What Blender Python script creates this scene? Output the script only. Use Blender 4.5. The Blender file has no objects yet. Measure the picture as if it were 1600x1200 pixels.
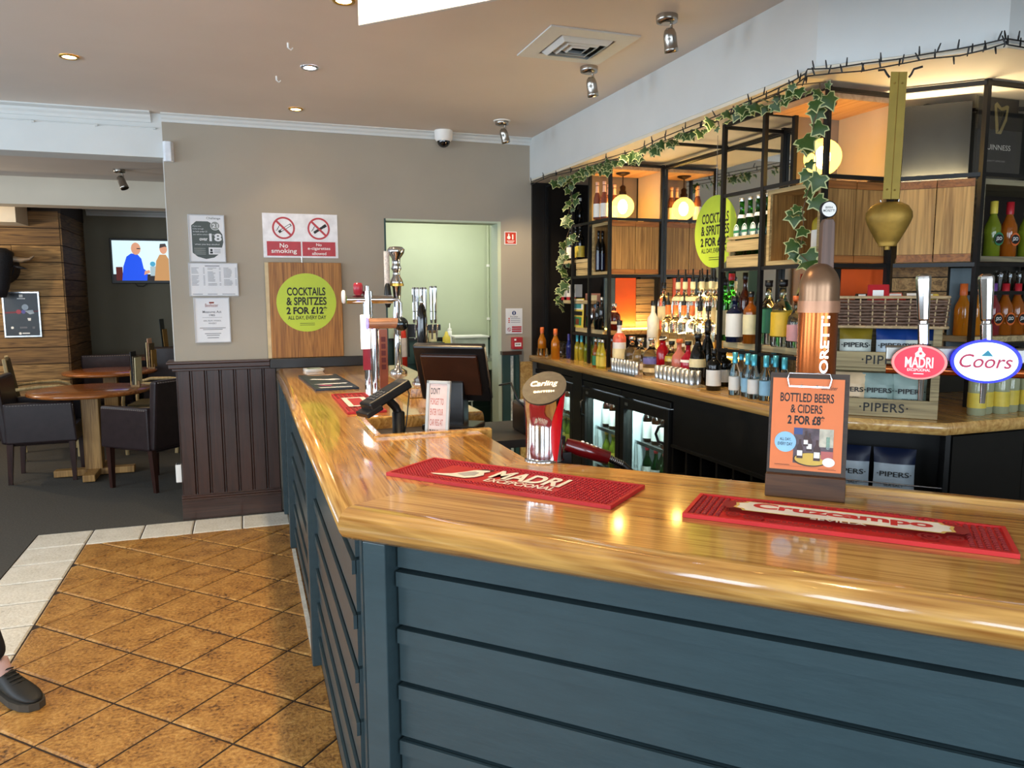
import bpy, math, random
from mathutils import Vector, Matrix
random.seed(7)
R = math.radians
SC = bpy.context.scene
COL = SC.collection

# ---------------------------------------------------------------- camera
CAM_H = 1.5
FPX, PITCH, ROLL, YAW = 1178.0, R(6.86), R(-0.248), R(19.46)
FW = Vector((math.sin(YAW)*math.cos(PITCH), math.cos(YAW)*math.cos(PITCH), -math.sin(PITCH)))
_rt = Vector((math.cos(YAW), -math.sin(YAW), 0)); _up = _rt.cross(FW)
RT = _rt*math.cos(ROLL) + _up*math.sin(ROLL)
UP = -_rt*math.sin(ROLL) + _up*math.cos(ROLL)
cam = bpy.data.cameras.new('camera'); cam.sensor_width = 36.0; cam.lens = FPX/1600*36
cam.clip_start = 0.02; cam.clip_end = 60
camo = bpy.data.objects.new('camera', cam); COL.objects.link(camo)
mw = Matrix((RT, UP, -FW)).transposed().to_4x4(); mw.translation = (0, 0, CAM_H)
camo.matrix_world = mw
SC.camera = camo

# ---------------------------------------------------------------- world, exposure, daylight
w = bpy.data.worlds.new('sky'); SC.world = w; w.use_nodes = True
bg = w.node_tree.nodes['Background']; bg.inputs[0].default_value = (0.62, 0.76, 0.95, 1); bg.inputs[1].default_value = 0.6
SC.view_settings.view_transform = 'Standard'; SC.view_settings.look = 'None'
SC.view_settings.gamma = 1.0; SC.view_settings.use_curve_mapping = False
SC.view_settings.exposure = 0.45

def lamp(name, kind, loc, energy, color, **kw):
    l = bpy.data.lights.new(name, kind); l.energy = energy; l.color = color
    aim = kw.pop('aim', None)
    for k, v in kw.items(): setattr(l, k, v)
    o = bpy.data.objects.new(name, l); COL.objects.link(o); o.location = loc
    if aim is not None:
        o.rotation_euler = (Vector(aim)-Vector(loc)).to_track_quat('-Z', 'Y').to_euler()
    return o
DAY = (0.74, 0.87, 1.0)
# daylight through the windows behind the viewer and on the west side (window walls are built below)
for i, x in enumerate((-2.6, -0.4, 1.8)):
    lamp('window_daylight', 'AREA', (x, -2.92, 1.55), 52, DAY, shape='RECTANGLE', size=1.5, size_y=1.5, aim=(x, 0, 1.45))
for i, y in enumerate((-0.9, 1.6, 4.0)):
    lamp('window_daylight', 'AREA', (-4.42, y, 1.55), 60, DAY, shape='RECTANGLE', size=1.5, size_y=1.5, aim=(0, y, 1.5))
lamp('window_daylight', 'AREA', (-4.42, 7.6, 1.6), 16, DAY, shape='RECTANGLE', size=1.4, size_y=1.2, aim=(0, 7.6, 1.3))

# ---------------------------------------------------------------- pixel -> place
CP = Vector((0, 0, CAM_H))
def ray(px, py): return (FW*FPX + RT*(px-800) - UP*(py-600)).normalized()
def atz(px, py, z):
    d = ray(px, py); return CP + d*((z-CAM_H)/d.z)
def aty(px, py, y):
    d = ray(px, py); return CP + d*(y/d.y)
def atx(px, py, x):
    d = ray(px, py); return CP + d*(x/d.x)
def ats(px, py, s):                       # on the vertical plane x+y = s
    d = ray(px, py); return CP + d*(s/(d.x+d.y))

# ---------------------------------------------------------------- materials
MATS = {}
def lin(h):
    if not isinstance(h, str): return tuple(h)[:3]
    h = h.lstrip('#'); out = []
    for i in (0, 2, 4):
        c = int(h[i:i+2], 16)/255
        out.append(c/12.92 if c <= 0.04045 else ((c+0.055)/1.055)**2.4)
    return tuple(out)
def _new(name):
    m = bpy.data.materials.new(name); m.use_nodes = True
    nt = m.node_tree; return m, nt, nt.nodes['Principled BSDF']
def mat(name, col, rough=0.5, metal=0.0, vary=0.12, scale=18.0, bump=0.0, bscale=60.0, spec=0.5, coat=0.0, emit=None, estr=0.0, trans=0.0, stretch=(1, 1, 1)):
    if name in MATS: return MATS[name]
    m, nt, b = _new(name); N = nt.nodes; L = nt.links
    c = lin(col)
    tc = N.new('ShaderNodeTexCoord'); mp = N.new('ShaderNodeMapping'); mp.inputs['Scale'].default_value = stretch
    L.new(tc.outputs['Object'], mp.inputs[0])
    nz = N.new('ShaderNodeTexNoise'); nz.inputs['Scale'].default_value = scale; nz.inputs['Detail'].default_value = 4
    L.new(mp.outputs[0], nz.inputs['Vector'])
    rp = N.new('ShaderNodeValToRGB')
    rp.color_ramp.elements[0].position = 0.3; rp.color_ramp.elements[1].position = 0.7
    rp.color_ramp.elements[0].color = tuple(x*(1-vary) for x in c)+(1,)
    rp.color_ramp.elements[1].color = tuple(min(1, x*(1+vary)) for x in c)+(1,)
    L.new(nz.outputs[0], rp.inputs[0]); L.new(rp.outputs[0], b.inputs['Base Color'])
    b.inputs['Roughness'].default_value = rough; b.inputs['Metallic'].default_value = metal
    b.inputs['Specular IOR Level'].default_value = spec
    b.inputs['Coat Weight'].default_value = coat; b.inputs['Coat Roughness'].default_value = 0.08
    b.inputs['Transmission Weight'].default_value = trans
    if emit:
        b.inputs['Emission Color'].default_value = lin(emit)+(1,); b.inputs['Emission Strength'].default_value = estr
    if bump:
        n2 = N.new('ShaderNodeTexNoise'); n2.inputs['Scale'].default_value = bscale; n2.inputs['Detail'].default_value = 5
        L.new(mp.outputs[0], n2.inputs['Vector'])
        bp = N.new('ShaderNodeBump'); bp.inputs['Strength'].default_value = bump; bp.inputs['Distance'].default_value = 0.004
        L.new(n2.outputs[0], bp.inputs['Height']); L.new(bp.outputs[0], b.inputs['Normal'])
    MATS[name] = m; return m
def wood(name, c1, c2, rough=0.4, rot=(0, 0, 0), scale=1.0, coat=0.0, along='Y', bump=0.05, knots=True, dist=5.0):
    """plank grain running along one object axis (after rot)"""
    if name in MATS: return MATS[name]
    m, nt, b = _new(name); N = nt.nodes; L = nt.links
    tc = N.new('ShaderNodeTexCoord'); mp = N.new('ShaderNodeMapping'); mp.inputs['Rotation'].default_value = rot
    s = {'X': (0.045, 1, 1), 'Y': (1, 0.045, 1), 'Z': (1, 1, 0.045)}[along]
    mp2 = N.new('ShaderNodeMapping'); mp2.inputs['Scale'].default_value = tuple(v*scale for v in s)
    L.new(tc.outputs['Object'], mp.inputs[0]); L.new(mp.outputs[0], mp2.inputs[0])
    nb = N.new('ShaderNodeTexNoise'); nb.inputs['Scale'].default_value = 7; nb.inputs['Detail'].default_value = 5; nb.inputs['Distortion'].default_value = 0.6
    L.new(mp2.outputs[0], nb.inputs['Vector'])
    # growth rings: contour lines of the broad noise
    rg = N.new('ShaderNodeMath'); rg.operation = 'MULTIPLY'; rg.inputs[1].default_value = dist*1.5; L.new(nb.outputs[0], rg.inputs[0])
    fr = N.new('ShaderNodeMath'); fr.operation = 'PINGPONG'; fr.inputs[1].default_value = 0.5; L.new(rg.outputs[0], fr.inputs[0])
    nz = N.new('ShaderNodeTexNoise'); nz.inputs['Scale'].default_value = 60; nz.inputs['Detail'].default_value = 4
    L.new(mp2.outputs[0], nz.inputs['Vector'])
    m2 = N.new('ShaderNodeMath'); m2.operation = 'MULTIPLY_ADD'; m2.inputs[1].default_value = 0.55; L.new(nz.outputs[0], m2.inputs[0])
    m3 = N.new('ShaderNodeMath'); m3.operation = 'MULTIPLY'; m3.inputs[1].default_value = 0.42; L.new(nb.outputs[0], m3.inputs[0]); L.new(m3.outputs[0], m2.inputs[2])
    mx = N.new('ShaderNodeMath'); mx.operation = 'MULTIPLY_ADD'; mx.inputs[1].default_value = 0.5; L.new(fr.outputs[0], mx.inputs[0]); L.new(m2.outputs[0], mx.inputs[2])
    rp = N.new('ShaderNodeValToRGB'); rp.color_ramp.elements[0].position = 0.36; rp.color_ramp.elements[1].position = 0.76
    rp.color_ramp.elements[0].color = lin(c1)+(1,); rp.color_ramp.elements[1].color = lin(c2)+(1,)
    L.new(mx.outputs[0], rp.inputs[0]); L.new(rp.outputs[0], b.inputs['Base Color'])
    b.inputs['Roughness'].default_value = rough; b.inputs['Coat Weight'].default_value = coat; b.inputs['Coat Roughness'].default_value = 0.06
    if bump:
        bp = N.new('ShaderNodeBump'); bp.inputs['Strength'].default_value = bump; bp.inputs['Distance'].default_value = 0.003
        L.new(mx.outputs[0], bp.inputs['Height']); L.new(bp.outputs[0], b.inputs['Normal'])
    MATS[name] = m; return m
def glass(name, col, rough=0.03, alpha=None, trans=1.0, ior=1.45):
    if name in MATS: return MATS[name]
    m, nt, b = _new(name)
    b.inputs['Base Color'].default_value = lin(col)+(1,); b.inputs['Roughness'].default_value = rough
    b.inputs['Transmission Weight'].default_value = trans; b.inputs['IOR'].default_value = ior
    MATS[name] = m; return m
def pane(name, tint='#dfeee8', gloss=0.12):
    """thin flat glass: mostly clear with a faint reflection"""
    if name in MATS: return MATS[name]
    m = bpy.data.materials.new(name); m.use_nodes = True; nt = m.node_tree; N = nt.nodes; L = nt.links
    N.remove(N['Principled BSDF']); out = N['Material Output']
    t = N.new('ShaderNodeBsdfTransparent'); t.inputs[0].default_value = lin(tint)+(1,)
    g = N.new('ShaderNodeBsdfGlossy'); g.inputs['Roughness'].default_value = 0.02
    x = N.new('ShaderNodeMixShader'); x.inputs[0].default_value = gloss
    L.new(t.outputs[0], x.inputs[1]); L.new(g.outputs[0], x.inputs[2]); L.new(x.outputs[0], out.inputs[0])
    MATS[name] = m; return m
def glow(name, col, strength):
    if name in MATS: return MATS[name]
    m, nt, b = _new(name); b.inputs['Base Color'].default_value = lin(col)+(1,)
    b.inputs['Emission Color'].default_value = lin(col)+(1,); b.inputs['Emission Strength'].default_value = strength
    MATS[name] = m; return m
def chrome(name='chrome', col='#c9cacc', rough=0.09):
    return mat(name, col, rough, 1.0, 0.02)
INK = mat('black_ink', '#101012', 0.55, vary=0.0)
WHITE = mat('white_print', '#f1f0ec', 0.5, vary=0.02)
CHROME = chrome()
BLACKM = mat('black_steel', '#151414', 0.42, 0.3, vary=0.1)
BLACKP = mat('black_plastic', '#0d0d0e', 0.38, vary=0.1)

# ---------------------------------------------------------------- objects and meshes
WL = {}
def tag(o, label=None, cat=None, group=None, kind=None):
    for k, v in (('label', label), ('category', cat), ('group', group), ('kind', kind)):
        if v: o[k] = v
    return o
def thing(name, label, cat, loc=(0, 0, 0), rz=0.0, group=None, kind=None):
    o = bpy.data.objects.new(name, None); COL.objects.link(o); o.empty_display_size = 0.05
    o.location = loc; o.rotation_euler = (0, 0, rz); WL[o.name] = Vector(loc)
    return tag(o, label, cat, group, kind)
def link(name, me, parent=None, loc=(0, 0, 0), rot=(0, 0, 0)):
    o = bpy.data.objects.new(name, me); COL.objects.link(o); o.location = loc; o.rotation_euler = rot
    if parent is not None:
        o.parent = parent; WL[o.name] = WL.get(parent.name, Vector()) + Vector(loc)
    else: WL[o.name] = Vector(loc)
    return o
def copy_tree(o, loc=None, rz=None, label=None, group=None, parent=None):
    c = o.copy(); COL.objects.link(c); c.parent = parent
    if loc is not None: c.location = loc
    if rz is not None: c.rotation_euler = (0, 0, rz)
    if label: c['label'] = label
    if group: c['group'] = group
    WL[c.name] = Vector(c.location)
    for ch in list(o.children): copy_tree(ch, parent=c)
    return c
def tri_offset(poly, offs):
    """move every edge i (poly[i]->poly[i+1], counter-clockwise) inwards by offs[i]"""
    n = len(poly); out = []
    for i in range(n):
        p0, p1, p2 = [Vector((q[0], q[1])) for q in (poly[i-1], poly[i], poly[(i+1) % n])]
        d1 = (p1-p0).normalized(); d2 = (p2-p1).normalized()
        n1 = Vector((-d1.y, d1.x)); n2 = Vector((-d2.y, d2.x))
        a = p1 + n1*offs[i-1]; b = p1 + n2*offs[i]
        cr = d1.x*d2.y - d1.y*d2.x
        if abs(cr) < 1e-6: out.append(b); continue
        t = ((b-a).x*d2.y - (b-a).y*d2.x)/cr
        out.append(a + d1*t)
    return out
class B:
    """collects shapes; build() links them as one mesh object"""
    def __init__(s): s.v = []; s.f = []; s.sm = []
    def add(s, vs, fs, smooth=False):
        o = len(s.v); s.v += [Vector(v) for v in vs]; s.f += [tuple(i+o for i in f) for f in fs]; s.sm += [smooth]*len(fs); return s
    def box(s, a, b):
        (x0, y0, z0), (x1, y1, z1) = [[f(p, q) for p, q in zip(a, b)] for f in (min, max)]
        return s.add([(x0, y0, z0), (x1, y0, z0), (x1, y1, z0), (x0, y1, z0), (x0, y0, z1), (x1, y0, z1), (x1, y1, z1), (x0, y1, z1)],
                     [(0, 3, 2, 1), (4, 5, 6, 7), (0, 1, 5, 4), (1, 2, 6, 5), (2, 3, 7, 6), (3, 0, 4, 7)])
    def obox(s, c, u, v, w_, hu, hv, hw):
        """box about c along unit axes u, v, w_ with half sizes"""
        c, u, v, w_ = Vector(c), Vector(u), Vector(v), Vector(w_)
        P = [c+u*(a*hu)+v*(b*hv)+w_*(d*hw) for d in (-1, 1) for a, b in ((-1, -1), (1, -1), (1, 1), (-1, 1))]
        return s.add(P, [(0, 3, 2, 1), (4, 5, 6, 7), (0, 1, 5, 4), (1, 2, 6, 5), (2, 3, 7, 6), (3, 0, 4, 7)])
    def bar(s, p0, p1, wd, ht, up=(0, 0, 1)):
        """rectangular bar from p0 to p1"""
        p0, p1 = Vector(p0), Vector(p1); u = (p1-p0).normalized(); up = Vector(up)
        if abs(u.dot(up)) > 0.99: up = Vector((1, 0, 0))
        v = up.cross(u).normalized(); w_ = u.cross(v)
        return s.obox((p0+p1)/2, u, v, w_, (p1-p0).length/2, wd/2, ht/2)
    def cyl(s, p0, p1, r0, r1=None, n=16, caps=True, smooth=True):
        r1 = r0 if r1 is None else r1; p0, p1 = Vector(p0), Vector(p1); u = (p1-p0).normalized()
        a = Vector((1, 0, 0)) if abs(u.x) < 0.9 else Vector((0, 1, 0)); v = u.cross(a).normalized(); w_ = u.cross(v)
        P = [p+v*(r*math.cos(2*math.pi*k/n))+w_*(r*math.sin(2*math.pi*k/n)) for p, r in ((p0, r0), (p1, r1)) for k in range(n)]
        s.add(P, [(k, (k+1) % n, n+(k+1) % n, n+k) for k in range(n)], smooth)
        if caps: s.add(P, [tuple(range(n-1, -1, -1)), tuple(range(n, 2*n))])
        return s
    def lathe(s, prof, c=(0, 0, 0), n=20, smooth=True, axis=(0, 0, 1), sx=1.0, sy=1.0, ends=True):
        """prof: (radius, height) from bottom to top"""
        c = Vector(c); w_ = Vector(axis).normalized()
        a = Vector((1, 0, 0)) if abs(w_.x) < 0.9 else Vector((0, 1, 0)); u = (a - w_*a.dot(w_)).normalized(); v = w_.cross(u)
        P = []; F = []
        for r, h in prof:
            P += [c+u*(sx*r*math.cos(2*math.pi*k/n))+v*(sy*r*math.sin(2*math.pi*k/n))+w_*h for k in range(n)]
        for j in range(len(prof)-1):
            F += [(j*n+k, j*n+(k+1) % n, (j+1)*n+(k+1) % n, (j+1)*n+k) for k in range(n)]
        s.add(P, F, smooth)
        m = len(prof)-1
        caps = []
        if prof[0][0] > 1e-5: caps.append(tuple(range(n-1, -1, -1)))
        if prof[-1][0] > 1e-5: caps.append(tuple(range(m*n, m*n+n)))
        if caps and ends: s.add(P, caps)
        return s
    def ball(s, c, r, n=16, sx=1, sy=1, sz=1):
        m = n//2; P = []; F = []; c = Vector(c)
        for j in range(m+1):
            t = math.pi*j/m
            P += [c+Vector((sx*r*math.sin(t)*math.cos(2*math.pi*k/n), sy*r*math.sin(t)*math.sin(2*math.pi*k/n), -sz*r*math.cos(t))) for k in range(n)]
        for j in range(m): F += [(j*n+k, j*n+(k+1) % n, (j+1)*n+(k+1) % n, (j+1)*n+k) for k in range(n)]
        return s.add(P, F, True)
    def prism(s, poly, z0, z1, smooth=False):
        n = len(poly); P = [(p[0], p[1], z0) for p in poly]+[(p[0], p[1], z1) for p in poly]
        return s.add(P, [tuple(range(n-1, -1, -1)), tuple(range(n, 2*n))]+[(k, (k+1) % n, n+(k+1) % n, n+k) for k in range(n)], smooth)
    def rprism(s, poly, z0, z1, r, flags=None, seg=8):
        """prism whose flagged edges are rounded over top and bottom"""
        n = len(poly); flags = flags or [1]*n; hgt = z1-z0; r2 = min(r, hgt/2); rows = []
        for k in range(seg+1):
            t = math.pi*k/seg
            off = r*(1-math.sin(t)); z = (z0+z1)/2 - (hgt/2)*math.cos(t)
            rows.append([(p.x, p.y, z) for p in tri_offset(poly, [off*f for f in flags])])
        P = [p for row in rows for p in row]
        F = []
        for j in range(seg): F += [(j*n+k, j*n+(k+1) % n, (j+1)*n+(k+1) % n, (j+1)*n+k) for k in range(n)]
        s.add(P, F, True)
        return s.add(P, [tuple(range(n-1, -1, -1)), tuple(range(seg*n, seg*n+n))])
    def tube(s, pts, r, n=8, caps=True, taper=None):
        pts = [Vector(p) for p in pts]; P = []; F = []; m = len(pts); prev = None
        for i, p in enumerate(pts):
            d = (pts[min(i+1, m-1)]-pts[max(i-1, 0)]).normalized()
            if prev is None:
                a = Vector((0, 0, 1)) if abs(d.z) < 0.9 else Vector((1, 0, 0)); u = d.cross(a).normalized()
            else: u = (prev - d*prev.dot(d)).normalized()
            prev = u; v = d.cross(u); rr = r if taper is None else taper[i]
            P += [p+u*(rr*math.cos(2*math.pi*k/n))+v*(rr*math.sin(2*math.pi*k/n)) for k in range(n)]
        for j in range(m-1): F += [(j*n+k, j*n+(k+1) % n, (j+1)*n+(k+1) % n, (j+1)*n+k) for k in range(n)]
        s.add(P, F, True)
        if caps: s.add(P, [tuple(range(n-1, -1, -1)), tuple(range((m-1)*n, m*n))])
        return s
    def quad(s, *p): return s.add(p, [tuple(range(len(p)))])
    def mesh(s, name, m, off=Vector()):
        me = bpy.data.meshes.new(name); me.from_pydata([tuple(v-off) for v in s.v], [], s.f)
        me.polygons.foreach_set('use_smooth', s.sm)
        ms = m if isinstance(m, (list, tuple)) else [m]
        for x in ms: me.materials.append(x)
        me.update(); return me
    def build(s, name, m, parent=None, local=False, bevel=0.0, kind=None, label=None, cat=None, group=None):
        off = Vector() if (local or parent is None) else WL.get(parent.name, Vector())
        o = link(name, s.mesh(name, m, off), parent)
        if bevel:
            md = o.modifiers.new('edge', 'BEVEL'); md.width = bevel; md.segments = 2; md.limit_method = 'ANGLE'; md.angle_limit = R(40)
        return tag(o, label, cat, group, kind)
def box(name, a, b, m, parent=None, **k): return B().box(a, b).build(name, m, parent, **k)

# ---------------------------------------------------------------- flat print and lettering
_TXT = {}
def text2d(s, bold=0.0, spacing=1.0, shear=0.0):
    k = (s, bold, spacing, shear)
    if k not in _TXT:
        c = bpy.data.curves.new('lettering', 'FONT'); c.body = s; c.size = 1; c.offset = bold*.6; c.space_character = spacing; c.shear = shear
        c.resolution_u = 4
        o = bpy.data.objects.new('lettering', c); me = o.to_mesh()
        vs = [(v.co.x, v.co.y) for v in me.vertices]; fs = [tuple(p.vertices) for p in me.polygons]
        o.to_mesh_clear(); bpy.data.objects.remove(o); bpy.data.curves.remove(c)
        xs = [v[0] for v in vs]; ys = [v[1] for v in vs]
        _TXT[k] = (vs, fs, min(xs), max(xs), min(ys), max(ys))
    return _TXT[k]
class Print:
    """flat print on a surface: origin o (world or local), axes u (right) and v (up); x, y in metres"""
    def __init__(s, o, u, v, parent, local=False, lift=0.0004, split=False):
        s.o, s.u, s.v = Vector(o), Vector(u).normalized(), Vector(v).normalized(); s.n = s.u.cross(s.v); s.p = parent
        s.k = 1; s.lift = lift; s.b = {}; s.local = local; s.split = split; s.c = 0
    def _b(s, m, nm):
        s.c += 1
        return s.b.setdefault((m.name, nm, s.c if (s.split or nm == 'lettering') else 0), (B(), m))[0]
    def P(s, x, y, z=None): return s.o+s.u*x+s.v*y+s.n*(s.lift*s.k if z is None else z)
    def poly(s, pts, m, nm='print'):
        s._b(m, nm).add([s.P(*p) for p in pts], [tuple(range(len(pts)))]); s.k += 0.25; return s
    def rect(s, x0, y0, x1, y1, m, nm='print'): return s.poly([(x0, y0), (x1, y0), (x1, y1), (x0, y1)], m, nm)
    def disc(s, x, y, r, m, ry=None, n=32, nm='print', a0=0, a1=360):
        ry = ry or r
        return s.poly([(x+r*math.cos(R(a0+(a1-a0)*k/n)), y+ry*math.sin(R(a0+(a1-a0)*k/n))) for k in range(n if a1-a0 == 360 else n+1)], m, nm)
    def ring(s, x, y, r0, r1, m, n=32, ry=1.0):
        P = [s.P(x+r*math.cos(2*math.pi*k/n), y+ry*r*math.sin(2*math.pi*k/n)) for r in (r0, r1) for k in range(n)]
        s._b(m, 'print').add(P, [(k, n+k, n+(k+1) % n, (k+1) % n) for k in range(n)]); s.k += 0.25; return s
    def line(s, x0, y0, x1, y1, wd, m):
        d = Vector((x1-x0, y1-y0)).normalized(); t = Vector((-d.y, d.x))*wd/2
        return s.poly([(x0-t.x, y0-t.y), (x1-t.x, y1-t.y), (x1+t.x, y1+t.y), (x0+t.x, y0+t.y)], m)
    def text(s, t, x, y, m, w=None, h=None, bold=0.0, align='c', spacing=1.0, shear=0.0, depth=0.0, fn=None):
        """lettering fitted to width w and/or height h (metres); (x, y) is the middle (or left end) of its base"""
        vs, fs, x0, x1, y0, y1 = text2d(t, bold, spacing, shear)
        sy = h/(y1-y0) if h else w/(x1-x0); sx = w/(x1-x0) if w else sy
        ox = x-(x0+x1)/2*sx if align == 'c' else x-x0*sx
        q = [(ox+a*sx, y+(b_-y0)*sy) for a, b_ in vs]
        if fn: q = [fn(*p) for p in q]
        bb = s._b(m, 'lettering'); bb.add([s.P(*p) for p in q], fs)
        if depth: bb.add([s.P(p[0], p[1], s.lift*s.k-depth) for p in q], [])
        s.k += 0.25; return s
    def done(s):
        for (mn, nm, _), (bb, m) in s.b.items(): bb.build(nm, m, s.p, local=s.local)

# ================================================================ THE ROOM
CEIL = 2.635; YB = 5.385
M_WALL = mat('wall_paint_taupe', '#a39a8b', 0.8, vary=0.03, scale=3, bump=0.05, bscale=120)
M_CEIL = mat('ceiling_paint', '#d8cdc2', 0.85, vary=0.03, scale=2)
M_WHITE = mat('white_paint', '#d3d6d4', 0.7, vary=0.03, scale=4)
M_CREAM = mat('cream_paint', '#e2d8c4', 0.7, vary=0.03, scale=4)
M_DARKW = wood('dark_stained_wood', '#1d100b', '#3a2118', 0.32, along='Z', scale=2.0, coat=0.3)
M_DARKH = wood('dark_stained_rail', '#22130d', '#40251b', 0.3, along='X', scale=2.0, coat=0.4)
M_MINT = mat('mint_paint', '#c3cdb2', 0.75, vary=0.03, scale=3)
M_DGREEN = mat('bottle_green_paint', '#2c4640', 0.45, vary=0.08, scale=8)
M_BARN = wood('reclaimed_plank', '#5c4126', '#ab8450', 0.75, along='X', scale=2.2, bump=0.25)

def tile_mat(name, stops, rough, bump):
    m, nt, b = _new(name); N = nt.nodes; L = nt.links
    tc = N.new('ShaderNodeTexCoord'); n1 = N.new('ShaderNodeTexNoise'); n1.inputs['Scale'].default_value = 9; n1.inputs['Detail'].default_value = 8; n1.inputs['Roughness'].default_value = 0.7
    n2 = N.new('ShaderNodeTexNoise'); n2.inputs['Scale'].default_value = 70; n2.inputs['Detail'].default_value = 6
    L.new(tc.outputs['Object'], n1.inputs['Vector']); L.new(tc.outputs['Object'], n2.inputs['Vector'])
    ad = N.new('ShaderNodeMath'); ad.operation = 'MULTIPLY_ADD'; ad.inputs[1].default_value = 0.6; L.new(n2.outputs[0], ad.inputs[0])
    ml = N.new('ShaderNodeMath'); ml.operation = 'MULTIPLY'; ml.inputs[1].default_value = 0.6; L.new(n1.outputs[0], ml.inputs[0]); L.new(ml.outputs[0], ad.inputs[2])
    rp = N.new('ShaderNodeValToRGB'); e = rp.color_ramp.elements
    e[0].position = stops[0][0]; e[0].color = lin(stops[0][1])+(1,); e[1].position = stops[-1][0]; e[1].color = lin(stops[-1][1])+(1,)
    for p, c in stops[1:-1]:
        x = e.new(p); x.color = lin(c)+(1,)
    L.new(ad.outputs[0], rp.inputs[0]); L.new(rp.outputs[0], b.inputs['Base Color']); b.inputs['Roughness'].default_value = rough
    bp = N.new('ShaderNodeBump'); bp.inputs['Strength'].default_value = bump; bp.inputs['Distance'].default_value = 0.012
    L.new(ad.outputs[0], bp.inputs['Height']); L.new(bp.outputs[0], b.inputs['Normal'])
    MATS[name] = m; return m
M_TILE = tile_mat('terracotta_tile', [(0.44, '#452a12'), (0.52, '#8d602c'), (0.64, '#ae7e3e'), (0.8, '#c89c5a')], 0.38, 0.5)
M_BTILE = tile_mat('cream_tile', [(0.36, '#8f8a7c'), (0.5, '#d0cabb'), (0.75, '#e6e2d6')], 0.45, 0.35)
M_GROUT = mat('floor_grout', '#2e2015', 0.9, vary=0.2)
M_CARPET = mat('carpet_pile', '#45423c', 0.95, vary=0.25, scale=90, bump=0.6, bscale=300)

# ---- floor with carpet, border tiles and diagonal tiles
floor = box('floor', (-4.5, -3.0, -0.06), (4.6, 10.4, -0.006), M_GROUT, kind='structure')
B().prism([(-4.5, -3.0), (-1.29, -3.0), (-1.29, 5.342), (0.6, 5.342), (0.6, 10.3), (-4.5, 10.3)], -0.006, 0.001).build('carpet', M_CARPET, floor)
def tile(poly, m, name, z=0.0):
    if len(poly) < 3: return
    top = tri_offset(poly, [0.008]*len(poly)); n = len(poly); b = B()
    dz = [random.uniform(-0.0008, 0.0008) for _ in poly]
    P = [(p[0], p[1], -0.006) for p in poly]+[(p[0], p[1], z-0.0045) for p in poly]+[(p[0], p[1], z+dz[i]) for i, p in enumerate(top)]
    F = [(k, (k+1) % n, n+(k+1) % n, n+k) for k in range(n)]+[(n+k, n+(k+1) % n, 2*n+(k+1) % n, 2*n+k) for k in range(n)]+[tuple(range(2*n, 3*n))]
    b.add(P, F); b.build(name, m, floor)
def clip(poly, fn):
    out = []
    for i in range(len(poly)):
        a, b = poly[i-1], poly[i]; fa, fb = fn(a), fn(b)
        if (fa >= 0) != (fb >= 0):
            t = fa/(fa-fb); out.append((a[0]+(b[0]-a[0])*t, a[1]+(b[1]-a[1])*t))
        if fb >= 0: out.append(b)
    return out
def area(p): return 0.5*sum(p[i-1][0]*p[i][1]-p[i][0]*p[i-1][1] for i in range(len(p)))
D = 0.2105; G = 0.0062
for i in range(-14, 15):
    for j in range(-14, 15):
        cx = -0.3095 + (i+j)*D; cy = 2.98 + (i-j)*D
        if not (-1.3 < cx < 0.5 and 0.4 < cy < 5.4): continue
        r = D-G
        p = [(cx+r, cy), (cx, cy+r), (cx-r, cy), (cx, cy-r)]
        for fn in (lambda q: q[0]+0.968, lambda q: 0.24-q[0], lambda q: 5.034-q[1], lambda q: q[1]-0.6, lambda q: 2.06-q[0]-q[1] if q[1] < 1.8 else 1):
            p = clip(p, fn)
            if not p: break
        if p and area(p) > 0.0015: tile(p, M_TILE, 'floor_tile')
for x0 in (-0.972, -0.672, -0.372, -0.072): tile([(x0+.004, 5.04), (x0+.297, 5.04), (x0+.297, 5.338), (x0+.004, 5.338)], M_BTILE, 'border_tile')
tile([(0.232, 5.04), (0.24, 5.04), (0.24, 5.338), (0.232, 5.338)], M_BTILE, 'border_tile')
tile([(-1.287, 5.05), (-0.976, 5.05), (-0.976, 5.338), (-1.287, 5.338)], M_BTILE, 'border_tile')
for k in range(15): tile([(-1.287, 4.755-k*.3), (-0.976, 4.755-k*.3), (-0.976, 5.045-k*.3), (-1.287, 5.045-k*.3)], M_BTILE, 'border_tile')
# pale edging strip where the tiles meet the bar front
box('edging', (0.205, 3.1, -0.005), (0.225, 4.5, 0.006), M_BTILE, floor)

# ---- back wall with the doorway into the kitchen
wb = B(); wb.box((-0.44, YB, 0), (0.953, YB+.15, CEIL)); wb.box((0.953, YB, 2.027), (1.82, YB+.15, CEIL)); wb.box((1.82, YB, 0), (4.6, YB+.15, CEIL))
wall_back = wb.build('wall_back', M_WALL, kind='structure')
# doorway lining
B().box((0.953, YB-.001, 1.0), (0.966, YB+.151, 2.027)).build('trim_1', M_DGREEN, kind='structure')
B().box((1.795, YB+.002, 0.0), (1.82, YB+.16, 2.027)).box((0.966, YB+.002, 2.012), (1.795, YB+.151, 2.027)).build('trim_2', M_MINT, kind='structure')
# pier facing below the rail
pf = B(); pf.box((1.822, YB-.02, 0), (1.955, YB-.001, 1.04)); pier = pf.build('trim_3', M_DGREEN, kind='structure')
box('rail', (1.81, YB-.05, 1.04), (1.965, YB-.001, 1.067), M_DARKH, pier)
box('worn_edge', (1.885, YB-.026, 0.0), (1.905, YB-.02, 1.03), mat('worn_white_paint', '#c9c7bd', 0.6, vary=0.3, scale=40), pier)
box('door_stop', (1.92, YB-.03, 0.0), (1.95, YB-.02, 1.03), M_DGREEN, pier)
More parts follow.
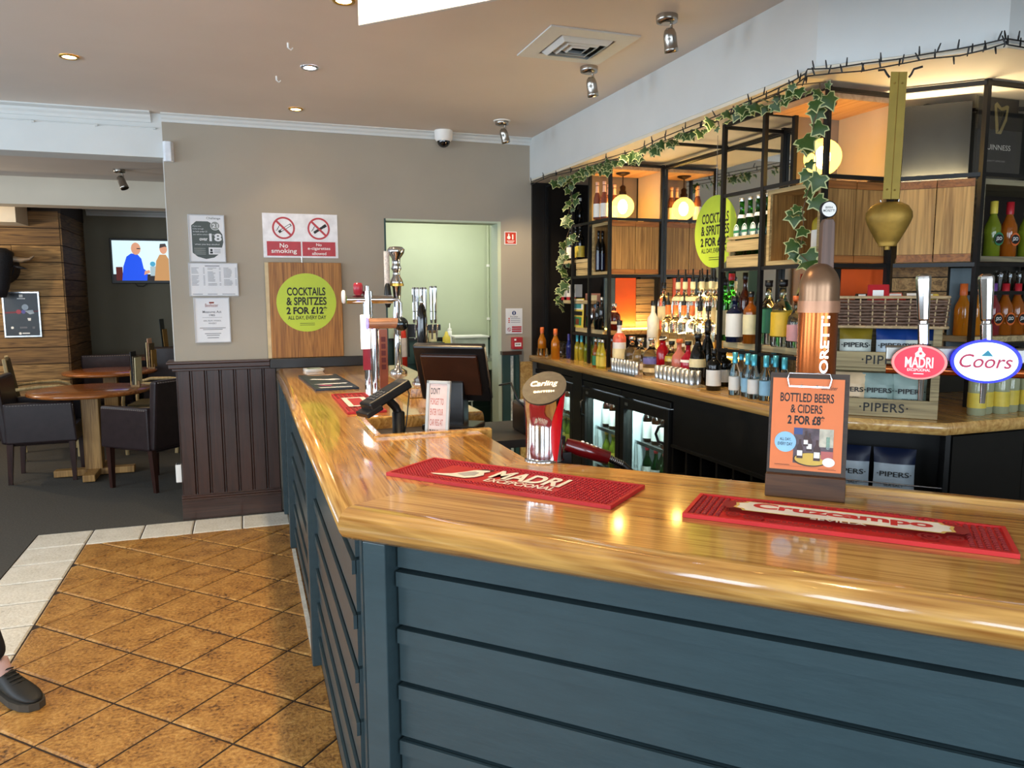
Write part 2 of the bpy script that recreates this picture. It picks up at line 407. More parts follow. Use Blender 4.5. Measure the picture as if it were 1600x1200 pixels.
# cornice
def cornice(name, x0, x1, y, sgn=-1, zt=CEIL, w=.05, h=.05):
    prof = [(0, -h), (0.010, -h), (0.014, -h*.72), (0.026, -h*.5), (0.032, -h*.28), (w-.006, -h*.16), (w, -h*.12), (w, 0), (0, 0)]
    b = B(); n = len(prof); P = [(x, y+sgn*a, zt+c) for x in (x0, x1) for a, c in prof]
    b.add(P, [(k, (k+1) % n, n+(k+1) % n, n+k) for k in range(n)]+[tuple(range(n)), tuple(range(2*n-1, n-1, -1))])
    return b.build(name, M_WHITE, kind='structure')
cornice('trim_4', -0.44, 2.05, YB)
# ---- wainscot on the short wall: planks, rail, skirting
ws = box('trim_5', (-0.44, YB-.012, 0.0), (0.19, YB-.001, 1.03), M_DARKW, kind='structure')
for k in range(7):
    x0 = -0.44+k*0.0905
    B().prism([(x0+.004, YB-.013), (x0+.010, YB-.026), (x0+.080, YB-.026), (x0+.0865, YB-.013)], 0.15, 1.01).build('plank', M_DARKW, ws)
b = B()
for z0, z1, d in ((1.0, 1.02, .03), (1.02, 1.05, .05), (1.05, 1.067, .062)): b.box((-0.44-d+.01, YB-d, z0), (0.15, YB-.001, z1))
for z0, z1, d in ((1.02, 1.05, .05), (1.05, 1.067, .062)): b.box((-0.44-d+.01, YB-.001, z0), (-0.441, YB+.15, z1))
b.build('dado_rail', M_DARKH, ws, bevel=.004)
b = B()
for z0, z1, d in ((0, .13, .034), (.13, .145, .042), (.145, .16, .034), (.16, .17, .03)): b.box((-0.445, YB-d, z0), (0.19, YB-.001, z1))
b.build('skirting', M_DARKH, ws, bevel=.003)
box('corner_bead', (-0.445, YB-.001, 1.067), (-0.4401, YB+.01, 2.36), M_WHITE, ws)
# dark rail continuing behind the bar end
box('trim_6', (0.15, YB-.05, 1.0), (0.95, YB-.001, 1.067), mat('black_paint', '#191614', 0.4), kind='structure', bevel=.004)

# ---- ceiling, beams, bulkheads
box('ceiling', (-4.5, -3.0, CEIL), (4.6, YB+.24, CEIL+.06), M_CEIL, kind='structure')
bm = box('beam_front', (-4.5, YB, 2.365), (-0.44, YB+.22, CEIL), M_WHITE, kind='structure')
cornice('trim_7', -4.5, -0.50, YB, w=.07, h=.06)
cb = B().cyl((-4.4, YB-.004, 2.545), (-0.47, YB-.004, 2.545), .003, n=6)
for px in (51, 150, 241):
    p = aty(px, 187+px*.045, YB-.008); cb.cyl((p.x-.008, YB-.008, 2.54), (p.x+.008, YB-.008, 2.54), .007, n=8)
tag(cb.build('wall_cable', M_WHITE), 'thin white cable clipped along the white ceiling beam', 'cable')
box('ceiling_rear_room', (-4.5, YB+.22, 2.5), (0.6, 10.4, 2.56), M_CEIL, kind='structure')
box('beam_rear', (-4.5, 7.55, 2.27), (0.6, 7.8, 2.5), M_CREAM, kind='structure')
# bulkhead over the serving side of the bar
n45 = Vector((1, 1, 0)).normalized(); t45 = Vector((1, -1, 0)).normalized()
def on45(s, t):                      # point on x+y = s, t metres along the bar to the viewer's side
    return Vector((s/2, s/2, 0)) + t45*t
a0 = Vector((0.37, 2.45, 0)); a1 = a0+t45*3.2
B().prism([a0, a1, a1+n45*.012, a0+n45*.012][::1], 2.32, CEIL).build('bulkhead', M_WHITE, kind='structure')
# soffit over the back bar
SOF = [(2.05, YB), (2.05, 2.385), (2.475, 1.955), (4.6, 1.955), (4.6, YB)]
sof = B().prism(SOF, 2.335, CEIL).build('soffit', M_WHITE, kind='structure')
B().prism([(2.052, YB), (2.052, 2.386), (2.476, 1.957), (4.6, 1.957), (4.6, YB)], 2.318, 2.3345).build('lit_underside', M_CREAM, sof)  # thin cream sheet: lamp glow on the soffit's underside put into its colour

# ---- walls behind the viewer with windows
M_FRAME = mat('window_frame_white', '#e8e8e4', 0.5, vary=0.02)
M_SKYP = pane('window_pane', '#f4f8fa', 0.06)
def window_wall(name, axis, at, spans, lo, hi, z0, z1, th, out):
    b = B(); cur = lo
    def seg(a, c, za, zb):
        p, q = ((a, at, za), (c, at+th, zb)) if axis == 'x' else ((at, a, za), (at+th, c, zb)); b.box(p, q)
    for a, c in spans:
        seg(cur, a, 0, CEIL); seg(a, c, 0, z0); seg(a, c, z1, CEIL); cur = c
    seg(cur, hi, 0, CEIL); b.build(name, M_WALL, kind='structure')
    for i, (a, c) in enumerate(spans):
        f = B()
        def fr(a_, c_, za, zb):
            m_ = at+th/2; p, q = ((a_, m_-.03, za), (c_, m_+.03, zb)) if axis == 'x' else ((m_-.03, a_, za), (m_+.03, c_, zb)); f.box(p, q)
        for q in (a, (a+c)/2-.02, c-.04): fr(q, q+.04, z0, z1)
        for q in (z0, (z0+z1)*.58, z1-.04): fr(a, c, q, q+.04)
        window_wall.n += 1
        o = f.build('window_%d' % window_wall.n, M_FRAME, kind='structure')
        m_ = at+th/2; p, q = ((a+.01, m_-.002, z0+.01), (c-.01, m_+.002, z1-.01)) if axis == 'x' else ((m_-.002, a+.01, z0+.01), (m_+.002, c-.01, z1-.01))
        box('pane', p, q, M_SKYP, o)
window_wall.n = 0
window_wall('wall_front', 'x', -3.2, [(-3.4, -1.8), (-1.2, 0.4), (1.0, 2.6)], -4.5, 4.6, .8, 2.3, .2, -1)
window_wall('wall_left', 'y', -4.7, [(-1.7, -0.1), (0.8, 2.4), (3.2, 4.8), (6.9, 8.3)], -3.2, 10.4, .8, 2.3, .2, -1)
box('wall_right', (4.6, -3.2, 0), (4.8, YB+.15, CEIL), M_WALL, kind='structure')

# ---- rear seating room
M_FAR = mat('wall_paint_olive', '#7d7866', 0.8, vary=0.03, scale=3)
box('wall_rear_room', (-4.5, 10.2, 0), (0.8, 10.35, 2.5), M_FAR, kind='structure')
box('wall_rear_room_right', (0.6, YB+.15, 0), (0.75, 10.2, 2.56), M_FAR, kind='structure')
cornice('trim_8', -1.70, 0.6, 10.2, zt=2.5, w=.06, h=.07)
pk = box('wall_planked', (-4.5, 9.02, 0), (-1.76, 10.19, 2.5), mat('plank_backing', '#20150c', 0.9), kind='structure')
PLK = [wood('reclaimed_plank_%d' % i, a, c, 0.75, along='X', scale=s, bump=0.25, dist=6) for i, (a, c, s) in enumerate((('#503a22', '#a07c4b', 2.0), ('#5a4124', '#b18a55', 2.6), ('#4a3420', '#8f6c40', 1.7)))]
PLS = [wood('reclaimed_plank_side_%d' % i, a, c, 0.75, along='Y', scale=2, bump=0.25) for i, (a, c) in enumerate((('#3c2b18', '#7a5c36'), ('#46331d', '#86653c')))]
zz = 1.487-8*.174; k = 0
while zz < 2.32:
    cuts = [-4.5]+sorted(random.uniform(-4.2, -2.0) for _ in range(2))+[-1.757]
    for a, c in zip(cuts, cuts[1:]):
        d = random.uniform(0, .005)
        box('plank', (a+.002, 9.0-d, zz+.004), (c-.002, 9.02, zz+.170), random.choice(PLK), pk)
    box('plank', (-1.76, 9.005, zz+.004), (-1.74-random.uniform(0, .004), 10.19, zz+.170), PLS[k % 2], pk)
    zz += .174; k += 1
box('ceiling_box', (-4.5, 8.55, 2.2), (-2.03, 8.995, 2.5), M_CREAM, kind='structure')
box('plank_cap', (-2.0, 9.0, 2.34), (-1.735, 10.19, 2.5), mat('dark_brown_trim', '#2a1d12', 0.7), pk)

# ---- kitchen behind the doorway
box('wall_kitchen', (0.75, 7.25, 0), (4.6, 7.4, 2.56), M_MINT, kind='structure')
kd = box('wall_kitchen_lower', (0.75, 7.225, 0), (4.6, 7.25, 1.07), M_DGREEN, kind='structure')
for z in (0.35, 0.6, 0.82): box('batten', (0.75, 7.218, z), (4.6, 7.225, z+.012), M_DGREEN, kd)
box('rail', (0.75, 7.21, 1.05), (4.6, 7.225, 1.075), mat('black_paint', '#191614', 0.4), kd)
box('ceiling_kitchen', (0.75, YB+.15, 2.5), (4.6, 7.4, 2.56), M_MINT, kind='structure')
box('wall_kitchen_right', (2.32, YB+.15, 0), (2.4, 7.25, 2.5), M_MINT, kind='structure')
kf = box('trim_9', (0.95, 5.75, 0.0), (1.02, 5.80, 1.95), M_DGREEN, kind='structure')
lamp('kitchen_ceiling_light', 'AREA', (1.6, 6.4, 2.48), 17, (1.0, .98, 0.88), shape='RECTANGLE', size=.9, size_y=.9)

# ================================================================ THE BAR COUNTER
CT = 1.0
M_OAKL = wood('varnished_oak_side', '#8a5522', '#d6a357', 0.16, along='Y', scale=1.5, coat=0.6, dist=7)
M_OAKN = wood('varnished_oak_front', '#8f5a24', '#d9a85c', 0.16, rot=(0, 0, R(45)), along='X', scale=1.5, coat=0.6, dist=7)
M_SLATE = mat('slate_blue_paint', '#35464b', 0.34, vary=0.07, scale=10, bump=0.12, bscale=25, stretch=(1, 1, 4))
ctop = thing('bar_worktop', 'varnished oak bar top with thick rounded edge, bending towards the viewer', 'worktop', (0.185, 1.755, CT-.08))
IN0 = (0.80, 2.10)
B().rprism([(0.185, 5.335), (0.185, 1.755), IN0, (0.80, 2.6), (0.41, 2.6), (0.41, 3.05), (0.95, 3.05), (0.95, 5.335)], CT-.08, CT, .04, [1, 0, .3, 0, 0, 0, .3, .6]).build('side_section', M_OAKL, ctop)
B().rprism([(0.185, 1.755), on45(1.94, 2.5), on45(2.9, 2.5), IN0], CT-.08, CT, .04, [1, 0, .3, 0]).build('front_section', M_OAKN, ctop)
lp = B(); lp.box((0.405, 2.578, CT-.06), (0.835, 2.612, CT+.012)); lp.box((0.405, 2.612, CT-.06), (0.437, 3.06, CT+.012)); lp.box((0.437, 3.03, CT-.06), (0.80, 3.06, CT+.004))
lp.build('tray_lip', M_OAKN, ctop, bevel=.006)
lip = B(); a = on45(2.9, -.06); b_ = on45(2.9, 2.5)
lip.bar(a+Vector((0, 0, CT+.004)), b_+Vector((0, 0, CT+.004)), .028, .022).build('rear_lip', M_OAKN, ctop, bevel=.005)

GROOVES = [.985-.08, .85, .707, .563, .42, .277, .133, 0.0]
def cladding(parent, p0, u, n, length, depth=.03, z_top=.91):
    """horizontal boards from p0 along u, facing n; a proud strip along each board's top"""
    p0, u, n = Vector(p0), Vector(u), Vector(n); zs = [z_top]+GROOVES[1:]
    for k in range(len(zs)-1):
        zt, zb = zs[k]-.009, zs[k+1]
        if k == 0: zt = z_top
        b = B(); c = p0+u*(length/2)
        b.obox(c-n*.010+Vector((0, 0, (zt+zb)/2)), u, n, (0, 0, 1), length/2, .010, (zt-zb)/2)
        if k: b.obox(c+n*.0035+Vector((0, 0, zt-.018)), u, n, (0, 0, 1), length/2, .0055, .018)
        b.build('board', M_SLATE, parent)
def post(parent, c, u, n, wd, dp, z1=.915, z0=0.0):
    c = Vector(c); B().obox(c-Vector(n)*(dp/2)+Vector((0, 0, (z0+z1)/2)), u, n, (0, 0, 1), wd/2, dp/2, (z1-z0)/2).build('post', M_SLATE, parent, bevel=.003)
fr = thing('bar_counter', 'slate blue bar counter base of wide boards, nearest the viewer', 'bar counter', (0.3, 1.75, 0))
S0 = 2.0
B().obox(on45(2.13, .76)+Vector((0, 0, .455)), t45, n45, (0, 0, 1), 1.76, .02, .455).build('backing', mat('dark_gap', '#0a0d10', 0.8), fr)
post(fr, on45(S0, -1.041), t45, -n45, .064, .07)
cladding(fr, on45(S0+.055, -1.0), t45, -n45, 3.5)
sd = thing('bar_counter', 'slate blue boarded counter base running back to the taupe wall', 'bar counter', (0.24, 3.6, 0))
X0 = 0.212
B().box((X0+.05, 1.83, 0), (X0+.09, 5.36, .91)).build('backing', MATS['dark_gap'], sd)
yv = Vector((0, 1, 0)); xv = Vector((1, 0, 0))
for y in (5.30, 4.56, 3.04): post(sd, (X0-.012, y, 0), yv, -xv, .075, .06)
B().box((0.243, 1.79, 0), (0.262, 1.83, .915)).build('post', M_SLATE, sd)
for y0, y1 in ((4.6, 5.262), (3.08, 4.522), (1.84, 3.0)): cladding(sd, (X0+.022, y0, 0), yv, -xv, y1-y0)
# lower shelf behind the counter, under the till
box('shelf', (0.438, 2.614, 0.925), (1.14, 3.028, 0.955), mat('under_counter_laminate', '#2a2320', 0.5), sd)
box('shelf_support', (0.5, 2.7, 0.0), (0.56, 3.0, 0.925), MATS['under_counter_laminate'], sd)
pl = box('tap_plinth', (0.735, 3.55, CT+.0005), (0.94, 4.75, CT+.05), M_OAKL, bevel=.004)
tag(pl, 'raised oak plinth under the far row of beer taps', 'plinth')

# ================================================================ THE BACK BAR
BT = 1.03
M_BBT = wood('back_bar_oak', '#a5743a', '#d9ae68', 0.25, along='Y', scale=1.6, coat=0.4)
M_SHELF = wood('scaffold_board', '#7d6a4a', '#c7b284', 0.6, along='Y', scale=2)
M_BOXW = wood('bleached_box_wood', '#8d7449', '#cdb27c', 0.6, along='Y', scale=2)
M_DOORW = wood('rough_sawn_door', '#6a4820', '#b0854a', 0.6, along='Z', scale=2.2, bump=0.2)
M_DOORR = wood('door_rail_wood', '#6e4019', '#a7672d', 0.55, along='X', scale=2)
M_BLK = mat('black_laminate', '#121211', 0.45, vary=0.1)
bt = thing('back_bar_worktop', 'narrow oak worktop of the back bar under the bottles', 'worktop', (2.04, 3.8, BT-.045))
B().rprism([(2.04, 5.38), (2.03, 2.31), (2.35, 1.99), (4.4, 1.975), (4.4, 2.95), (3.0, 2.95), (2.62, 3.2), (2.62, 5.38)], BT-.045, BT, .008, [1, 1, 1, 0, 0, 0, 0, 0], seg=4).build('slab', M_BBT, bt)

# ---- low cabinets: fridges, wine rack, crisp shelf
XF = 2.085
def ypx(px, x, py=600): return atx(px, py, x).y
M_COLD = mat('fridge_liner', '#c9d2d4', 0.4, vary=0.02)
M_PANE = pane('fridge_glass', '#e6f2ee', 0.10)
M_LED = glow('fridge_led', '#dff2ff', 9.0)
def bottle_profile(shape, H, Rr):
    T = {'beer': [(.86, 0), (1, .015), (1, .52), (.93, .58), (.62, .68), (.42, .76), (.37, .93), (.42, .935), (.42, 1)],
         'wine': [(.9, 0), (1, .012), (1, .60), (.93, .65), (.6, .71), (.37, .76), (.34, .93), (.39, .935), (.39, 1)],
         'spirit': [(.92, 0), (1, .012), (1, .60), (.95, .66), (.7, .71), (.36, .76), (.32, .86), (.38, .865), (.38, 1)],
         'squat': [(.9, 0), (1, .02), (1, .5), (.9, .60), (.55, .68), (.33, .74), (.30, .9), (.4, .905), (.4, 1)],
         'round': [(.8, 0), (.95, .03), (1, .2), (1, .36), (.88, .5), (.6, .62), (.34, .70), (.3, .88), (.36, .885), (.36, 1)],
         'taper': [(.8, 0), (.9, .02), (1, .45), (.86, .60), (.55, .74), (.36, .82), (.34, .9), (.4, .905), (.4, 1)],
         'sauce': [(.9, 0), (1, .02), (1, .62), (.8, .72), (.5, .78), (.45, .9), (.5, .905), (.5, 1)]}[shape]
    return [(r*Rr, h*H) for r, h in T]
_BC = {}
def radius_at(prof, z):
    for (r0, h0), (r1, h1) in zip(prof, prof[1:]):
        if h0 <= z <= h1 and h1 > h0: return r0+(r1-r0)*(z-h0)/(h1-h0)
    return prof[-1][0]
def band(prof, z0, z1, grow=.0008, n=18):
    zs = sorted({z0, z1}|{h for _, h in prof if z0 < h < z1})
    return B().lathe([(radius_at(prof, z)+grow, z) for z in zs], n=n)
def bottle(name, label, loc, shape, H, Rr, gm, cap, labs=(), group=None, cap0=.90, pour=None, cat='bottle', rz=0.0, lean=None):
    key = (name, shape, round(H, 4), round(Rr, 4), gm.name, cap.name if cap else '', tuple((a, c, m.name) for a, c, m in labs), cap0, pour.name if pour else '')
    if key not in _BC:
        pr = bottle_profile(shape, H, Rr); L = [('glass_body', B().lathe(pr, n=18).mesh('glass_body', gm))]
        if cap: L.append(('cap', B().lathe([(radius_at(pr, H*cap0)+.0012, H*cap0), (pr[-1][0]+.0016, H*(cap0+.02)), (pr[-1][0]+.0016, H+.0015), (0, H+.0015)], n=14).mesh('cap', cap)))
        for a, c, m in labs:
            bb = band(pr, a*H, c*H); bb.f = [f for f in bb.f if len(f) == 4]; bb.sm = [True]*len(bb.f); L.append(('label', bb.mesh('label', m)))
        if pour: L.append(('pourer', B().lathe([(pr[-1][0]*.9, H), (pr[-1][0]*1.05, H+.02), (.006, H+.03), (.0045, H+.075), (0, H+.075)], n=10).mesh('pourer', pour)))
        _BC[key] = L
    t = thing(name, label, cat, loc, rz, group)
    for nm, me in _BC[key]: link(nm, me, t)
    return t
G_CLEAR = glass('clear_bottle_glass', '#f2f5f2'); G_BROWN = glass('brown_glass', '#5a2408'); G_GREEN = glass('green_glass', '#2c8a34')
G_DARK = mat('dark_bottle_glass', '#0c0d0c', 0.06, vary=0.0); G_NAVY = mat('navy_bottle_glass', '#141a33', 0.06, vary=0)
def liq(name, c, rough=0.07, t=0.45): return mat(name, c, rough, vary=0.04, trans=t)
L_ORANGE = liq('orange_juice', '#e08a1e'); L_YEL = liq('yellow_juice', '#d8c33a'); L_GRN = liq('lime_juice', '#8a9a2a'); L_RED = liq('red_liqueur', '#b3101f'); L_PINK = liq('pink_gin', '#e58a78')
L_AMB = liq('amber_whisky', '#a85a16'); L_BLUE = liq('blue_alcopop', '#2b3f9a'); L_PALE = liq('pale_tonic', '#c9cfa8')
P_BLACK = mat('black_cap', '#0c0c0d', 0.35); P_WHITE = mat('white_label', '#e9e7e0', 0.55, vary=0.03); P_TEAL = mat('teal_foil', '#4fb0c4', 0.3, 0.4); P_ORG = mat('orange_foil', '#d9682c', 0.4)
P_RED = mat('red_foil', '#b0202a', 0.4); P_YEL = mat('yellow_label', '#d9c24a', 0.5); P_GRN = mat('green_label', '#2f7d55', 0.5); P_BLUEL = mat('pale_blue_label', '#8fc0dd', 0.5); P_GOLD = mat('gold_cap', '#c8a04a', 0.3, 0.8); P_SIL = mat('silver_cap', '#c4c6c8', 0.25, 0.9)
P_PEACH = mat('peach_label', '#e5b79a', 0.5); P_CREAM = mat('cream_label', '#e8d9a8', 0.5)

def fridge(label, y0, y1, hinge, fill):
    t = thing('bottle_fridge', label, 'fridge', (XF, (y0+y1)/2, 0.0))
    b = B(); ym = (y0+y1)/2
    b.box((XF+.05, y0, .06), (XF+.07, y0+.012, .93)); b.box((XF+.05, y0, .06), (2.58, y0+.03, .93)); b.box((XF+.05, y1-.03, .06), (2.58, y1, .93)); b.box((XF+.05, y0, .90), (2.58, y1, .93)); b.box((XF+.05, y0, .0), (2.58, y1, .09)); b.box((2.55, y0, .06), (2.58, y1, .93))
    b.build('cabinet', M_BLK, t)
    li = B(); li.box((2.52, y0+.03, .09), (2.55, y1-.03, .90)); li.box((XF+.07, y0+.030, .09), (2.52, y0+.036, .90)); li.box((XF+.07, y1-.036, .09), (2.52, y1-.03, .90)); li.build('liner', M_COLD, t)
    sh = B()
    for z in (.36, .615):
        for k in range(9):
            x = XF+.10+k*.048; sh.cyl((x, y0+.036, z), (x, y1-.036, z), .003, n=6)
        sh.box((XF+.085, y0+.036, z-.008), (XF+.09, y1-.036, z+.012))
    sh.build('wire_shelves', P_SIL, t)
    box('led', (XF+.075, y0+.04, .885), (XF+.095, y1-.04, .897), M_LED, t)
    d = B(); d.box((XF, y0+.004, .10), (XF+.045, y0+.05, .885)); d.box((XF, y1-.05, .10), (XF+.045, y1-.004, .885)); d.box((XF, y0+.05, .10), (XF+.045, y1-.05, .14)); d.box((XF, y0+.05, .825), (XF+.045, y1-.05, .885)); d.box((XF+.01, y0, .89), (XF+.05, y1, .925))
    dr = d.build('door', M_BLK, t, bevel=.003)
    box('door_glass', (XF+.018, y0+.05, .14), (XF+.024, y1-.05, .825), M_PANE, dr)
    yh = y0+.03 if hinge == 'far' else y1-.03; s = 1 if hinge == 'far' else -1
    B().tube([(XF-.002, yh+s*.012, .80), (XF-.03, yh+s*.02, .79), (XF-.035, yh+s*.04, .75), (XF-.03, yh+s*.02, .71), (XF-.002, yh+s*.012, .70)], .008).build('handle', BLACKP, dr)
    box('badge', (XF-.001, y1-.10, .845), (XF, y1-.065, .862), P_SIL, dr)
    lamp('fridge_light', 'AREA', (XF+.09, ym, .875), 4.0, (0.85, 0.95, 1.0), shape='RECTANGLE', size=.02, size_y=(y1-y0)*.8)
    n = max(3, int((y1-y0-.12)/.075))
    for zi, kinds in fill:
        for row in range(2):
            for k in range(n):
                y = y0+.075+k*(y1-y0-.15)/max(1, n-1); x = XF+.15+row*.11
                bottle(*kinds(k, row), (x, y, zi+.004), **KW[kinds.__name__])
KW = {}
def white_wines(k, row): return ('wine_bottle', 'white-labelled bottle on the lit fridge shelf')
KW['white_wines'] = dict(shape='wine', H=.235, Rr=.03, gm=G_BROWN, cap=P_BLACK, labs=[(.1, .52, P_WHITE)], group='white-labelled bottles in the fridges')
def ciders(k, row): return ('cider_bottle', 'yellow-green cider bottle on the lower fridge shelf')
KW['ciders'] = dict(shape='beer', H=.225, Rr=.03, gm=L_GRN, cap=P_GOLD, labs=[(.15, .45, P_YEL)], group='cider bottles in the fridges')
def greens(k, row): return ('beer_bottle', 'dark green bottle low in the right-hand fridge')
KW['greens'] = dict(shape='beer', H=.225, Rr=.03, gm=G_GREEN, cap=P_RED, labs=[(.18, .48, P_WHITE)], group='green bottles in the fridges')
yy = [ypx(p, XF) for p in (818, 895, 909, 968, 1046)]
fridge('black glass-door fridge half hidden by the chrome lager font', yy[1], yy[0], 'near', [(.615, white_wines), (.36, ciders)])
fridge('black glass-door fridge with white-labelled bottles above olive ones', yy[3]+.004, yy[2], 'near', [(.615, white_wines), (.36, ciders)])
fridge('black glass-door fridge beside the wine rack, green bottles inside', yy[4], yy[3]-.004, 'far', [(.615, white_wines), (.36, greens)])
# plinth and filler panels
bp = thing('wine_rack', 'black wine rack with cubbyholes below a plain fascia', 'wine rack', (2.2, 3.0, 0))
y_r0 = yy[4]-.01; y_r1 = 2.62
B().box((XF+.02, y_r1, .70), (XF+.035, y_r0, .975)).build('fascia', M_BLK, bp)
box('trim_rail', (XF+.008, y_r1, .69), (XF+.02, y_r0, .705), M_BLK, bp)
b = B(); b.box((2.40, y_r1, .05), (2.42, y_r0, .975)); b.build('back_panel', M_BLK, bp)
ncol = 6
for k in range(ncol+1):
    y = y_r0+(y_r1-y_r0)*k/ncol; box('divider', (XF+.02, y-.008, .1), (2.40, y+.008, .69), M_BLK, bp)
for z in (.09, .28, .47, .66)[:3]: box('divider_shelf', (XF+.02, y_r1, z), (2.40, y_r0, z+.012), M_BLK, bp)
box('divider_shelf', (XF+.02, y_r1, .54), (2.40, y_r0, .55), M_BLK, bp)
tag(box('end_panel', (1.96, YB-.03, 0.0), (2.06, YB-.022, .984), M_BBT), 'oak end panel of the back bar against the pier', 'panel')
tag(box('end_panel', (XF, yy[2]+.002, 0.0), (2.5, yy[1]-.002, .984), M_BLK), 'black divider panel between the first two fridges', 'panel')
tag(box('end_panel', (XF+.02, 2.36, 0.0), (XF+.035, 2.615, .984), M_BLK), 'plain black panel at the end of the wine rack', 'panel')
tag(box('fascia_rail', (XF+.004, 2.37, .935), (XF+.018, 5.34, .983), M_BLK), 'black rail under the back bar worktop above the fridges', 'rail')
for px, zc in ((1133, .60), (1212, .59)):
    y = ypx(px, XF+.05, 715)
    t = thing('wine_bottle', 'wine bottle lying in a black cubbyhole, %s' % ('foil neck showing' if px < 1200 else 'beside the orange menu stand'), 'bottle', (XF+.07, y, .592-.0))
    pr = bottle_profile('wine', .30, .036)
    B().lathe([(r, .30-h) for r, h in pr][::-1], axis=(1, 0, 0), n=16).build('glass_body', G_DARK, t, local=True)
    B().lathe([(.0, -.002), (.0145, 0), (.0155, .07)], axis=(1, 0, 0), n=14).build('foil', P_PEACH if px < 1200 else P_SIL, t, local=True)
# 45-degree and front runs below the worktop
SE = 4.42
cz = thing('crisp_cabinet', 'open black cabinet shelf with crisp packets under the corner worktop', 'cabinet', (2.2, 2.2, 0))
e0 = Vector((2.06, SE-2.06, 0)); e1 = Vector((2.40, SE-2.40, 0)); el = (e1-e0).length; dep = n45*.26
b = B()
for p in (e0, e1): b.obox(p+dep/2+Vector((0, 0, .49)), n45, t45, (0, 0, 1), .13, .008, .49)
b.build('side_panel', M_BLK, cz)
B().obox((e0+e1)/2+dep+Vector((0, 0, .49)), t45, n45, (0, 0, 1), el/2, .008, .49).build('back_panel', M_BLK, cz)
for z in (.02, .685): B().obox((e0+e1)/2+dep/2+Vector((0, 0, z)), t45, n45, (0, 0, 1), el/2-.008, .125, .012).build('shelf', M_BLK, cz)
for z in (.715, .745, .775): B().cyl(e0+n45*.02+t45*.01+Vector((0, 0, z)), e1+n45*.02-t45*.01+Vector((0, 0, z)), .003, n=8).build('rail', P_SIL, cz)
fc = thing('dark_cabinet', 'plain black cabinet right of the crisp shelf below the worktop', 'cabinet', (3.2, 2.1, 0))
box('door', (2.435, 2.03, .02), (2.80, 2.045, .97), M_BLK, fc); box('body', (2.61, 2.046, 0.0), (2.82, 2.4, .98), M_BLK, fc)
f2 = thing('bottle_fridge', 'unlit black fridge at the right edge with a wire rack', 'fridge', (3.2, 2.1, 0))
b = B(); b.box((2.83, 2.05, 0), (2.86, 2.5, .98)); b.box((3.6, 2.05, 0), (3.63, 2.5, .98)); b.box((2.86, 2.47, 0), (3.6, 2.5, .98)); b.box((2.86, 2.05, .93), (3.6, 2.47, .98)); b.box((2.86, 2.05, 0), (3.6, 2.47, .08)); b.build('cabinet', M_BLK, f2)
b = B()
for k in range(12): b.cyl((2.865+k*.06, 2.09, .76), (2.865+k*.06, 2.46, .76), .003, n=6)
b.box((2.862, 2.075, .745), (3.598, 2.085, .78)); b.build('wire_shelf', P_SIL, f2)
box('door_glass', (2.86, 2.055, .08), (3.6, 2.06, .93), pane('dark_glass', '#8a9092', .08), f2)

# ---- steel shelving frames
ZA, ZB, ZC, ZT = 1.25, 1.607, 1.958, 2.30
def frame(label, posts, rails, loc):
    t = thing('steel_shelf_frame', label, 'shelf frame', loc)
    for (x, y, z0, z1) in posts: box('post', (x-.0095, y-.0095, z0), (x+.0095, y+.0095, z1), BLACKM, t)
    for p, q in rails: B().bar(p, q, .015, .016).build('rail', BLACKM, t)
    return t
def V3(p, z): return (p[0], p[1], z)
A1, A2, A3, B1 = (2.17, 4.86), (2.17, 4.59), (2.17, 4.30), (2.54, 4.30)
A0 = (2.17, 5.345); A4 = (2.54, 4.61)
C1, C2, C3, D1 = (2.20, 3.16), (2.20, 2.86), (2.20, 2.48), (2.54, 2.48)
E1 = (2.765, 2.255); F1 = (3.5, 2.255)
fA = frame('black steel shelf frame at the wall end of the back bar', [A0+(BT, ZT), A1+(BT, ZT), A2+(BT, ZT), A3+(BT, ZT), B1+(BT, ZT), A4+(ZB, ZT)],
      [(V3(A1, z), V3(A3, z)) for z in (ZB, ZC, ZT-.01)]+[(V3(A3, z), V3(B1, z)) for z in (ZB, ZC, ZT-.01)]+[(V3(A1, ZA-.03), V3(A3, ZA-.03)), (V3(A3, ZA-.03), V3(B1, ZA-.03)), (V3(A0, ZT-.01), V3(A1, ZT-.01))], (2.17, 4.6, BT))
fC = frame('black steel shelf frame behind the copper font with green bottles', [C1+(BT, ZT), C2+(BT, ZT), C3+(BT, ZT), D1+(BT, ZT), (2.54, 3.16, BT, ZT), (2.30, 2.79, ZC, ZT)],
      [(V3(C1, z), V3(C3, z)) for z in (ZB, ZC)]+[(V3(C3, z), V3(D1, z)) for z in (ZB, ZC, ZT-.01)]+[(V3(C1, ZA-.03), V3(C3, ZA-.03)), (V3(C1, ZT-.02), (2.54, 3.16, ZT-.02)), (V3(C2, ZT-.02), (2.54, 2.86, ZT-.02)), ((2.54, 4.28, ZT-.02), (2.54, 2.5, ZT-.02)), ((2.2, 3.62, ZT-.012), (2.54, 3.62, ZT-.012)), (V3(C1, ZT-.012), V3(C3, ZT-.012))], (2.2, 2.8, BT))
fE = frame('black steel shelf frame behind the crisps and the fruit drinks', [E1+(BT, ZT+.018), F1+(BT, ZT), (3.5, 2.6, BT, ZT)],
      [(V3((2.555, 2.465), z), V3(E1, z)) for z in (ZB, ZC, ZT+.006)]+[(V3(E1, z), V3(F1, z)) for z in (ZA+.03, ZB, ZC, ZT+.006)]+[((2.62, 2.75, ZT-.01), (3.3, 2.45, ZT-.01))], (2.9, 2.3, BT))

